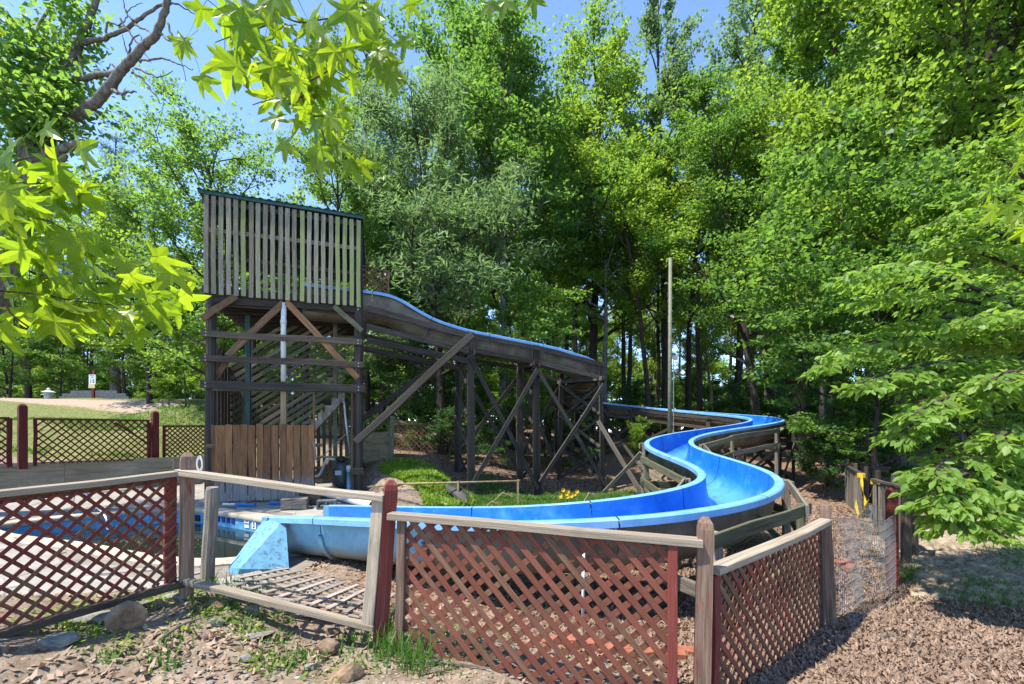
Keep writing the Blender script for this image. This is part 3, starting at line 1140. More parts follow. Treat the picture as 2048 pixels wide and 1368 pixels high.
def make_far_fence():
    f = thing('lattice_fence', 'dark red lattice fence on the bank behind the pool, left of the tower', 'fence', (-11.5, 13.6, .85))
    A, B = Vector((-12.45, 11.8, 0)), Vector((-11.1, 14.1, 0))
    dirv = (B - A).normalized()
    nF = dirv.cross(Vector((0, 0, 1)))

    def at(px, py): return on_plane(px, py, A, nF)
    for (px, pt, pb) in ((45, 808, 932), (310, 822, 918)):
        a, b = at(px, pt), at(px, pb + 6)
        board('fence_post', b, a, .16, .16, 'paint_maroon', f, nF, 'post')
    for (px, pt, pb) in ((19, 836, 930), (298, 845, 915)):
        board('fence_post', at(px, pb + 4), at(px, pt), .09, .09, 'paint_maroon', f, nF)
    for (x0, x1, t0, t1, b0, b1) in ((-90, 16, 836, 836, 938, 928), (70, 296, 838, 841, 928, 921), (328, 430, 852, 852, 919, 914)):
        pn = part('lattice_panel', f, at((x0 + x1) / 2, b0))
        lattice(pn, at(x0, b0), at(x1, b1), at(x1, t1), at(x0, t0), (.127 if x0 < 300 else .105) if x0 > 0 else .11, .034, 0, lambda l, fr: 'paint_maroon', t=.012, gaps=.04)
        board('top_rail', at(x0 - 3, t0), at(x1 + 3, t1), .05, .06, 'paint_maroon', pn, nF)
        board('stile', at(x0, b0 + 4), at(x0, t0), .07, .05, 'paint_maroon', pn, nF)
        board('stile', at(x1, b1 + 4), at(x1, t1), .05, .05, 'paint_maroon', pn, nF)
    board('brace', at(230, 845), at(294, 886), .05, .03, 'paint_maroon', f, nF)
    # retaining board in front of the bank
    w = thing('retaining_board', 'long weathered board holding back the bank behind the pool', 'retaining wall', (-12, 13.3, 0))
    A2, B2 = Vector((-16.5, 9.9, 0)), Vector((-9.6, 15.0, 0))
    dv = (B2 - A2).normalized()
    n2 = dv.cross(Vector((0, 0, 1)))
    L = (B2 - A2).length
    ztop = lambda s: .80 + .10 * s / L
    s = 0
    while s < L - .05:
        s2 = min(s + 2.44, L)
        a, b = A2 + dv * (s + .004), A2 + dv * (s2 - .004)
        g = Geo()
        za, zb = ztop(s), ztop(s2)
        v = [a + n2 * .03, b + n2 * .03, b - n2 * .03, a - n2 * .03]
        V = [(p.x, p.y, -.05) for p in v] + [(p.x, p.y, z) for p, z in zip(v, (za, zb, zb, za))]
        g.add(V, [(0, 3, 2, 1), (4, 5, 6, 7), (0, 1, 5, 4), (1, 2, 6, 5), (2, 3, 7, 6), (3, 0, 4, 7)])
        g.build('board', MATS['retain_board'], w)
        s = s2
    s = 1.2
    while s < L:
        p = A2 + dv * s - n2 * .09
        board('stake', (p.x, p.y, -.1), (p.x, p.y, ztop(s) - .04), .09, .09, 'wood_green', w, n2)
        s += 2.44
    # dim lattice fence and plywood screen behind the slide trestle
    f2 = thing('lattice_fence', 'shadowed brown lattice fence under the trees beyond the leaf bank', 'fence', (-3.4, 17.5, .9))
    n3 = Vector((.06, -1, 0)).normalized()
    o3 = Vector((-3.5, 17.4, 0))

    def a3(px, py): return on_plane(px, py, o3, n3)
    pn = part('lattice_panel', f2, a3(830, 900))
    lattice(pn, a3(792, 908), a3(874, 903), a3(874, 848), a3(792, 849), .14, .04, 0, lambda l, fr: 'wood_brown', t=.012)
    board('top_rail', a3(788, 849), a3(876, 847), .05, .06, 'wood_dark', pn, n3)
    board('bottom_rail', a3(790, 908), a3(876, 903), .05, .06, 'wood_dark', pn, n3)
    pn = part('lattice_panel', f2, a3(900, 880))
    lattice(pn, a3(882, 884), a3(940, 884), a3(940, 832), a3(882, 830), .14, .04, 0, lambda l, fr: 'wood_brown', t=.012)
    for px, t, b in ((877, 822, 884), (942, 826, 886)):
        board('fence_post', a3(px, b), a3(px, t), .12, .12, 'wood_dark', f2, n3)
    p = thing('plywood_screen', 'ochre plywood sheet between two posts behind the tower', 'screen', (-4.4, 14.6, .8))
    n4 = Vector((.25, -1, 0)).normalized()
    o4 = Vector((-4.3, 14.8, 0))

    def a4(px, py): return on_plane(px, py, o4, n4)
    g = Geo()
    q = [a4(700, 868), a4(779, 863), a4(779, 918), a4(700, 928)]
    g.add([v + n4 * .02 for v in q] + [v - n4 * .02 for v in q], [(3, 2, 1, 0), (4, 5, 6, 7), (0, 1, 5, 4), (1, 2, 6, 5), (2, 3, 7, 6), (3, 0, 4, 7)])
    g.build('sheet', MATS['plywood'], p)
    board('fence_post', a4(783, 922), a4(785, 832), .15, .15, 'wood_green', p, n4)
    board('fence_post', a4(697, 928), a4(697, 840), .15, .15, 'wood_green', p, n4)


def make_right_fences():
    # wire mesh between the corner post and the red post
    f = thing('wire_fence', 'sagging galvanised wire fence on red posts beside the leaf covered bank', 'fence', (4.8, 5.75, -.26))
    a0, b0 = Vector((3.02, 4.30, 0)), Vector((4.82, 5.70, 0))
    c0 = Vector((5.25, 6.25, 0))
    d0 = Vector((5.95, 7.9, 0))
    board('fence_post', P(1785, 1182, 5.75), P(1783, 975, 5.75), .105, .105, 'paint_red', f, (-.4, -1, 0), 'post')
    board('fence_post', P(1812, 1130, 6.6), P(1813, 962, 6.6), .10, .10, 'wood_dark', f, (-.4, -1, 0), 'post')

    def wires(p, q, h0, h1, nv, nh, m):
        g = Geo()
        L = (q - p).length
        d = (q - p).normalized()
        n = Vector((d.y, -d.x, 0))

        def pt(u, v):
            b = p + d * L * u
            z = gz(b.x, b.y) + .01
            sag = -.05 * math.sin(math.pi * u) * v
            bul = n * (.05 * math.sin(u * 9 + v * 2) * (1 - abs(2 * u - 1)))
            hh = h0 + (h1 - h0) * u
            return Vector((b.x, b.y, z + hh * v + sag)) + bul
        for i in range(nv + 1):
            g.tube([pt(i / nv, v) for v in (0, .33, .66, 1)], .003, 4, False)
        for j in range(nh + 1):
            g.tube([pt(u / 10, j / nh) for u in range(11)], .0032, 4, False)
        tag(g.build('wire_mesh', MATS['galv'], f), kind='stuff')
    wires(a0, b0, 1.0, .92, 44, 9, None)
    wires(b0, c0, .92, .86, 14, 9, None)
    wires(c0, d0, .86, .8, 26, 8, None)
    # grey board fence
    f = thing('board_fence', 'old grey board fence with uneven posts standing by the caution tape', 'fence', (7.2, 9, -.3))
    n = Vector((-1, -.25, 0)).normalized()
    # near run and far run, both seen almost along their length
    for (pA, pB, hA, hB) in (((6.95, 8.75), (6.15, 7.05), 1.02, 1.02), ((7.85, 10.2), (9.5, 13.0), .98, 1.0)):
        A, B = Vector((*pA, 0)), Vector((*pB, 0))
        d = (B - A).normalized()
        nn = Vector((-abs(d.y), d.x if d.y > 0 else -d.x, 0)).normalized()
        L = (B - A).length
        k = int(L / .115)
        rgn = random.Random(3)
        for i in range(k):
            p = A + d * (i + .5) * L / k
            z = gz(p.x, p.y)
            if rgn.random() < .08: continue
            hh = (hA + (hB - hA) * i / k) * rgn.uniform(.93, 1.02)
            board('plank', (p.x, p.y, z - .03), (p.x + rgn.uniform(-.02, .02), p.y, z + hh), .10, .016, 'wood_grey', f, nn, 'plain')
        za, zb = gz(A.x, A.y) + hA, gz(B.x, B.y) + hB
        board('top_rail', (A.x, A.y, za + .03), (B.x, B.y, zb + .03), .09, .04, 'wood_trestle', f, (0, 0, 1))
        for u in (.0, .5, 1.0):
            p = A + d * (L * u) - nn * .07
            z = gz(p.x, p.y)
            board('fence_post', (p.x, p.y, z - .1), (p.x, p.y, z + hA + .2), .10, .10, 'wood_trestle', f, nn, 'pole')
    # caution tape slung across the gap
    t = thing('caution_tape', 'yellow caution tape with black print sagging across the gap in the grey fence', 'tape', (7.3, 9.5, .7))
    a, b = P(1722, 950, 10.1) + Vector((-.06, -.08, 0)), P(1750, 963, 8.75) + Vector((-.05, -.07, 0))

    def ribbon(pts, name, width=.075):
        g = Geo()
        v, ff = [], []
        for i, p in enumerate(pts):
            tw = Vector((math.sin(i * 1.1) * .5, -.5, 1)).normalized() * width / 2
            v += [p - tw, p + tw]
        for i in range(len(pts) - 1): ff.append((2 * i, 2 * i + 2, 2 * i + 3, 2 * i + 1))
        m = len(v)
        off = Vector((0, .002, 0))
        v += [x + off for x in v]
        ff += [(q[3] + m, q[2] + m, q[1] + m, q[0] + m) for q in ff]
        g.add(v, ff)
        return g.build(name, MATS['tape_yellow'], t)
    low = P(1732, 1012, 9.6)
    low2 = P(1718, 1030, 9.3)
    ribbon([a.lerp(low, u) + Vector((0, 0, -.05 * math.sin(math.pi * u))) for u in [i / 8 for i in range(9)]], 'ribbon')
    ribbon([b.lerp(low2, u) + Vector((0, 0, -.10 * math.sin(math.pi * u))) for u in [i / 8 for i in range(9)]], 'ribbon')
    ribbon([a.lerp(low2, u) + Vector((-.1 * math.sin(math.pi * u), 0, -.03)) for u in [i / 8 for i in range(5, 9)]], 'ribbon')
    for c in (a, b):
        g = Geo()
        g.tube([c + Vector((0.05, 0.06, -.05)), c + Vector((0.05, 0.06, .04))], .078, 10)
        g.build('knot', MATS['tape_yellow'], t)
    # black print on the tape
    g = Geo()
    for i in range(7):
        u = .08 + i * .13
        p = b.lerp(low2, u) + Vector((0, -.006, -.10 * math.sin(math.pi * u)))
        d = (low2 - b).normalized()
        g.box(p, (.06, .002, .03), d.to_track_quat('X', 'Z').to_matrix())
    tag(g.build('print', MATS['ink_black'], t), kind='stuff')


make_near_fence()
make_fallen_lattice()
make_far_fence()
make_right_fences()
sp = thing('short_post', 'weathered bare round topped post standing alone by the pool edge', 'post', P(420, 1165, 4.2))
board('pole', P(414, 1180, 4.2), P(425, 974, 4.2), .115, .115, 'wood_grey', sp, (0, -1, 0), 'pole')
# ------------------------------------------------------------------ water slide
CTRL2 = [[-4.299, 7.118, -1.27], [-3.003, 6.682, -1.178], [-1.905, 5.98, -1.079], [-0.889, 5.301, -0.976], [0.097, 4.74, -0.879], [1.216, 4.679, -0.807], [2.325, 5.248, -0.755], [3.198, 6.257, -0.717], [3.667, 7.479, -0.641], [3.54, 8.708, -0.511], [3.451, 10.088, -0.368], [3.947, 11.581, -0.22], [5.092, 12.822, -0.065], [6.688, 13.735, 0.096], [8.26, 14.774, 0.26], [9.258, 16.295, 0.427], [9.23, 18.183, 0.592], [8.543, 19.997, 0.765], [7.605, 21.504, 0.956], [6.406, 22.554, 1.159], [4.793, 23.119, 1.348], [2.832, 23.286, 1.509]]


def bspline(ctrl, n):
    c = np.array(ctrl)
    out = []
    for i in range(len(c) - 3):
        for k in range(n):
            u = k / n
            w = np.array([(1 - u) ** 3, 3 * u ** 3 - 6 * u * u + 4, -3 * u ** 3 + 3 * u * u + 3 * u + 1, u ** 3]) / 6
            out.append(w @ c[i:i + 4])
    w = np.array([0, 1, 4, 1]) / 6
    out.append(w @ c[-4:])
    return np.array(out)


low = bspline(CTRL2, 12) + np.array([0, 0, EYE.z])
# upper run from its near rim as seen, then the turn into the trees
up = []
for (px, py) in [(600, 566), (660, 573), (722, 580), (780, 589), (805, 600), (840, 622), (880, 642), (940, 660), (990, 670), (1040, 680), (1085, 689), (1125, 698), (1160, 710)]:
    D = 12.15 + (px - 722) / 466 * 2.5
    p = P(px, py, D)
    up.append(np.array((p.x - .20, p.y + .47, p.z)))
zt = up[-1][2]
turn = [(2.30, 15.25, 0), (2.58, 16.1, 0), (2.58, 17.2, 0), (2.42, 18.6, 0), (2.3, 20.0, 0), (2.4, 21.3, 0), (2.95, 22.35, 0), (3.8, 22.9, 0)]
end_low = low[-1]
mid = np.array([(x, y, zt - (zt - end_low[2]) * ((i + 1) / 9.0)) for i, (x, y, z) in enumerate(turn)])
top = np.array(catmull(list(up) + list(mid) + [end_low], 6, False))
PATH = np.vstack([top[:-1], low[::-1]])                      # from the tower down to the pool


def resample(Pp, ds):
    d = np.r_[0, np.cumsum(np.linalg.norm(np.diff(Pp, axis=0), axis=1))]
    n = int(d[-1] / ds)
    s = np.linspace(0, d[-1], n + 1)
    return np.stack([np.interp(s, d, Pp[:, i]) for i in range(3)], 1), s


PATH, SS = resample(PATH, .16)
for _ in range(3):                                            # soften the kinks of the joins
    PATH[1:-1] = .25 * PATH[:-2] + .5 * PATH[1:-1] + .25 * PATH[2:]
TAN = np.gradient(PATH, axis=0)
TAN[:, 2] *= 1
TAN /= np.linalg.norm(TAN, axis=1, keepdims=True)
SIDE = np.stack([-TAN[:, 1], TAN[:, 0], np.zeros(len(TAN))], 1)
SIDE /= np.linalg.norm(SIDE, axis=1, keepdims=True)          # left of the direction of travel
NP = len(PATH)
LEN = SS[-1]
FW, FD = .44, .58                                             # half width between the lips, depth


def near_s(x, y, lo=0, hi=1):
    i0, i1 = int(lo * NP), int(hi * NP)
    return i0 + int(np.argmin(np.hypot(PATH[i0:i1, 0] - x, PATH[i0:i1, 1] - y)))


def prof(scale_d=1.0):
    """closed cross-section: inner surface, flange, outer shell. returns [(u, v, zone)]"""
    pts = []
    n = 12
    for k in range(n + 1):
        a = math.pi * k / n
        c, s = math.cos(a), math.sin(a)
        u = -FW * math.copysign(abs(c) ** .62, c)
        v = -FD * scale_d * abs(s) ** .78
        pts.append((u, v, 'in'))
    pts += [(FW + .025, .012, 'rim'), (FW + .10, .006, 'rim'), (FW + .115, -.008, 'rim'), (FW + .115, -.075, 'rim'), (FW + .105, -.078, 'rim'), (FW + .09, -.02, 'rim')]
    t = .016
    for k in range(n + 1):
        a = math.pi * (n - k) / n
        c, s = math.cos(a), math.sin(a)
        u = -(FW + t) * math.copysign(abs(c) ** .62, c)
        v = -(FD * scale_d + t) * abs(s) ** .78 - .02 * (1 - abs(s))
        pts.append((u, v, 'out'))
    pts += [(-FW - .09, -.02, 'rim'), (-FW - .105, -.078, 'rim'), (-FW - .115, -.075, 'rim'), (-FW - .115, -.008, 'rim'), (-FW - .10, .006, 'rim'), (-FW - .025, .012, 'rim')]
    return pts


slide = thing('water_slide', 'blue fibreglass water slide winding down through the trees on timber trestles', 'water slide', tuple(PATH[-1] * np.array((1, 1, 0))))


def depth_at(i):
    s = SS[i]
    return 1.0 + .35 * max(0, 1 - max(0, s - 1.0) / 3.0)


def make_flume():
    step = int(1.9 / .16)
    i = 0
    sec = 0
    while i < NP - 1:
        j = min(i + step, NP - 1)
        if NP - 1 - j < step // 2: j = NP - 1
        v, f, mi, und, flo = [], [], [], [], []
        last = j == NP - 1 or (NP - 1 - j) < step * 1.2
        nr = j - i + 1
        pr = None
        for k in range(i, j + 1):
            pr = prof(depth_at(k))
            c = PATH[k]
            t = TAN[k]
            sd = SIDE[k]
            upv = np.cross(t, -sd)
            if upv[2] < 0: upv = -upv
            o = c + t * (.008 if k == i else (-.008 if k == j else 0))
            for (a, b, zone) in pr:
                v.append(o + sd * a + upv * b)
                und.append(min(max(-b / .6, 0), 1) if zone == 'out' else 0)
                flo.append(min(max(-b / .6, 0), 1) if zone == 'in' else 0)
        n = len(pr)
        for r in range(nr - 1):
            for k in range(n):
                k2 = (k + 1) % n
                f.append((r * n + k, r * n + k2, (r + 1) * n + k2, (r + 1) * n + k))
                z1, z2 = pr[k][2], pr[k2][2]
                mi.append(0 if z1 == z2 == 'in' else (2 if z1 == z2 == 'out' else 1))
        # end collars: the bolted joint between two sections
        for k in ((i, j) if sec else (j,)):
            if k == NP - 1: continue
            c, t, sd = PATH[k], TAN[k], SIDE[k]
            upv = np.cross(t, -sd)
            if upv[2] < 0: upv = -upv
            sg = .004 if k == i else -.03
            b0 = len(v)
            outp = [p for p in prof(depth_at(k)) if p[2] == 'out'][1:-1]
            for dt in (sg, sg + .026):
                for (a, b, z) in outp:
                    nrm = np.array((a, b)) / (math.hypot(a, b) + 1e-9)
                    for e in (-.004, .035):
                        v.append(c + t * dt + sd * (a + nrm[0] * e) + upv * (b + nrm[1] * e))
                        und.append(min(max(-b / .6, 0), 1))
                        flo.append(0)
            m = len(outp)
            for q in range(m - 1):
                A, B = b0 + 2 * q, b0 + 2 * m + 2 * q
                f += [(A, A + 1, A + 3, A + 2), (B, B + 2, B + 3, B + 1), (A + 1, B + 1, B + 3, A + 3)]
                mi += [2, 2, 2]
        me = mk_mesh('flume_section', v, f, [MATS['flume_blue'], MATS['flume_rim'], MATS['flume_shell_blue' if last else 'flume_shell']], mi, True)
        at = me.attributes.new('under', 'FLOAT', 'POINT')
        at.data.foreach_set('value', np.array(und, dtype=np.float32))
        at = me.attributes.new('floor', 'FLOAT', 'POINT')
        at.data.foreach_set('value', np.array(flo, dtype=np.float32))
        me.set_sharp_from_angle(angle=R(35))
        me.transform(WM[slide.name].inverted())
        o = link('flume_section', me, slide, WM[slide.name])
        if last: o['label'] = 'light blue painted run-out section with a grimy underside'
        i = j
        sec += 1


make_flume()


def side_pt(i, side, off, dz):
    return Vector(PATH[i] + SIDE[i] * side * off + np.array((0, 0, dz)))


def curv(i, w=8):
    a, b = max(i - w, 0), min(i + w, NP - 1)
    t0, t1 = TAN[a][:2], TAN[b][:2]
    cr = t0[0] * t1[1] - t0[1] * t1[0]
    return math.asin(max(-1, min(1, cr))) / (SS[b] - SS[a] + 1e-9)     # + turns left


def make_trestle():
    # stations of the bents along the run, as distances; the high ones are given by where they stand
    st = []
    for tpx in (941, 1069, 1190):              # the three tall bents, by where their near posts stand
        n0 = int(.45 * NP)
        q = PATH[:n0] - SIDE[:n0] * .68
        st.append(int(np.argmin(np.abs(CX + FPX * q[:, 0] / q[:, 1] - tpx) + 1e4 * (q[:, 1] > 15.4))))
    for (x, y) in ((2.5, 17.9), (2.35, 20.6)): st.append(near_s(x, y, 0, .5))
    i = near_s(4.6, 23.05, .2, .7)
    while i < NP - 30:
        st.append(i)
        k = abs(curv(i))
        i += int((1.75 if k > .25 else 2.3) / .16)
    st = sorted(set(st))
    bents = []
    for n, i in enumerate(st):
        g0 = gz(PATH[i][0], PATH[i][1])
        high = PATH[i][2] - g0 > 2.3
        depth = FD * depth_at(i)
        kv = curv(i)
        tr = part('trestle', slide, (PATH[i][0], PATH[i][1], g0))
        m = 'wood_trestle' if n < 12 or n % 3 else 'wood_grey'
        if n > len(st) - 8: m = 'wood_grey' if n % 2 else 'wood_green'
        feet = []
        for side in (-1, 1):
            outer = (kv > 0 and side < 0) or (kv < 0 and side > 0)
            off = .68 + (min(abs(kv), .8) * .30 if outer else 0)
            a = side_pt(i, side, off, -.10 if high else -.14)
            if high: b = side_pt(i, side, off + .10, 0)
            else: b = a.copy()
            b.z = gz(b.x, b.y) - .06
            sz = .14 if high else .10
            tdir = Vector(TAN[i])
            if high:
                board('post', b + tdir * .055, a + tdir * .055, .12, .045, m, tr, SIDE[i])
                board('post', b - tdir * .055, a - tdir * .055, .12, .045, m, tr, SIDE[i])
            else:
                board('post', b, a, sz, sz, m, tr, SIDE[i], 'pole' if n % 4 == 0 else 'plain')
            feet.append((b, a))
        (b0, a0), (b1, a1) = feet
        zc = PATH[i][2] - depth - .10
        for zz in ([zc] if zc - g0 > .12 else []):
            p, q = a0.copy(), a1.copy()
            p.z = q.z = zz
            ex = (q - p).normalized() * .12
            dt = Vector(TAN[i]) * .1
            board('cross_beam', p - ex + dt, q + ex + dt, .14, .04, m, tr, TAN[i])
            if high: board('cross_beam', p - ex - dt, q + ex - dt, .14, .04, m, tr, TAN[i])
        hgt = a0.z - b0.z
        if zc - g0 > .8:
            ztop, zbot = zc - .08, max(b0.z, b1.z) + .12
            k = max(1, int(round((ztop - zbot) / .95)))
            for r in range(k):
                z0, z1 = ztop - (ztop - zbot) * r / k, ztop - (ztop - zbot) * (r + 1) / k

                def on(b, a, z): return b.lerp(a, (z - b.z) / (a.z - b.z))
                for sgn, (A, B) in ((1, ((b0, a0), (b1, a1))), (-1, ((b1, a1), (b0, a0)))):
                    d = Vector(TAN[i]) * (.12 * sgn)
                    board('brace', on(*A, z0) + d, on(*B, z1) + d, .09, .035, m, tr, TAN[i])
        bents.append((i, feet, high, zc, m))
    # stringers and long braces from bent to bent
    for q in range(len(bents) - 1):
        i, f0, h0, z0, m0 = bents[q]
        j, f1, h1, z1, m1 = bents[q + 1]
        if SS[j] - SS[i] > 4.6: continue
        for s in (0, 1):
            side = -1 if s == 0 else 1
            pa, pb = f0[s][1], f1[s][1]
            off = Vector(SIDE[i] + SIDE[j]).normalized() * side * .05
            for dz in ((-.10, -.52) if (h0 and h1) else (-.06,) if q % 3 == 1 else (-.06, -.50)):
                A, B = pa + off + Vector((0, 0, dz)), pb + off + Vector((0, 0, dz))
                ex = (B - A).normalized() * .12
                # keep the board outside the shell
                ok = True
                for u in (.25, .5, .75):
                    c = A.lerp(B, u)
                    dd = np.hypot(PATH[i:j + 1, 0] - c.x, PATH[i:j + 1, 1] - c.y).min()
                    if dd < .50 + (.12 if dz > -.2 else -.0): ok = False
                if ok: board('stringer', A - ex, B + ex, .13, .04, m0, slide, off)
            if h0 and h1:
                d = off * 1.6
                board('brace', f0[s][1] + d + Vector((0, 0, -.75)), f1[s][0] + d + Vector((0, 0, .35)), .13, .04, m0, slide, off)
                board('brace', f1[s][1] + d * 1.9 + Vector((0, 0, -.75)), f0[s][0] + d * 1.9 + Vector((0, 0, .55)), .13, .04, m1, slide, off)
            elif q % 2 == 0 and f0[s][1].z - f0[s][0].z > 1.1:
                board('brace', f0[s][1] + off + Vector((0, 0, -.6)), f1[s][0] + off + Vector((0, 0, .2)), .10, .035, m0, slide, off)
    # first span from the tower: stringers, the long props
    i0, f0, h0, z0, m0 = bents[0]
    k = near_s(-3.85, 12.1, 0, .3)
    for side, s in ((-1, 0), (1, 1)):
        for (dz, w) in ((-.50, .14), (-.98, .14)):
            A = side_pt(k, side, .62, dz + .0)
            B = side_pt(i0, side, .72, -.22 if dz > -.9 else -.68)
            board('stringer', A, B, .16, .045, 'wood_trestle', slide, SIDE[k])
        A = side_pt(k, side, .66, -1.35)
        B = side_pt(i0, side, .70, -.95)
        board('stringer', A, B, .16, .06, 'wood_black', slide, SIDE[k])
    a, b = P(712, 884, 11.35), P(945, 669, 11.75)
    board('long_prop', a, b, .17, .10, 'wood_trestle', slide, (0, -1, 0), label='thick diagonal prop from the tower foot up to the first trestle')
    a, b = P(720, 842, 13.2), P(880, 725, 13.6)
    board('long_prop', a, b, .15, .06, 'wood_black', slide, (0, -1, 0))
    # braces fanning right from the tall bent
    i2, f2, *_ = bents[2]
    board('brace', P(1196, 842, 13.5), P(1282, 985, 12.2), .13, .045, 'wood_trestle', slide, (0, -1, 0))
    board('brace', P(1226, 862, 16.0), P(1300, 960, 12.6), .10, .04, 'wood_trestle', slide, (0, -1, 0))
    board('brace', P(1282, 905, 11.3), P(1208, 984, 12.8), .09, .04, 'wood_grey', slide, (0, -1, 0))
    return bents


BENTS = make_trestle()


def make_outlet():
    """the painted wing wall and floor where the flume meets the pool"""
    e = NP - 1
    c, t, sd = Vector(PATH[e]), Vector(TAN[e]), Vector(SIDE[e])
    t.z = 0
    t.normalize()
    g = Geo()
    # the near buttress slopes from the rim down to the deck, towards the viewer
    T_, L_, B_ = P(552, 1034, 6.15), P(474, 1143, 5.50), P(580, 1133, 5.72)
    L_.z = B_.z = -.03
    th = Vector((-.30, .16, 0)) * .62
    T2 = T_ + Vector((.16, -.05, .0))
    ring = [L_ + Vector((.0, 0, .0)), L_ + Vector((.02, .02, .07)), T_, T2, B_]
    V = ring + [q + th for q in ring]
    n = len(ring)
    F = [tuple(range(n)), tuple(range(2 * n - 1, n - 1, -1))] + [(k, k + n, (k + 1) % n + n, (k + 1) % n) for k in range(n)]
    g.add(V, F)
    o = g.build('outlet_buttress', MATS['outlet_paint'], slide)
    o['label'] = 'light blue painted sloping buttress where the slide meets the pool'
    md = o.modifiers.new('edge', 'BEVEL'); md.width = .035; md.segments = 3
    # end walls round the mouth and the sill below it
    g = Geo()
    rot = Matrix.Rotation(math.atan2(t.y, t.x), 3, 'Z')
    for s_ in (-1, 1):
        q = c + sd * s_ * (FW + .07) + t * .07
        g.box((q.x, q.y, c.z / 2 - .15), (.12, .11, c.z + .28), rot)
    q = c + t * .09
    g.box((q.x, q.y, -.14), (.18, .90, .26), rot)
    o = g.build('outlet_sill', MATS['outlet_paint'], slide)
    tag(o, kind='stuff')


make_outlet()
# ------------------------------------------------------------------ slide tower
TA = Vector((-7.38, 10.9, 0))
TU = Vector((3.43, 1.0, 0)).normalized()
TN = TU.cross(Vector((0, 0, 1)))                 # outwards, to the viewer
TB = -TN


def T(px, py, w=0.0): return on_plane(px, py, TA + TB * w, TN)


def TW(u, z, w=0.0): return TA + TU * u + TB * w + Vector((0, 0, z))


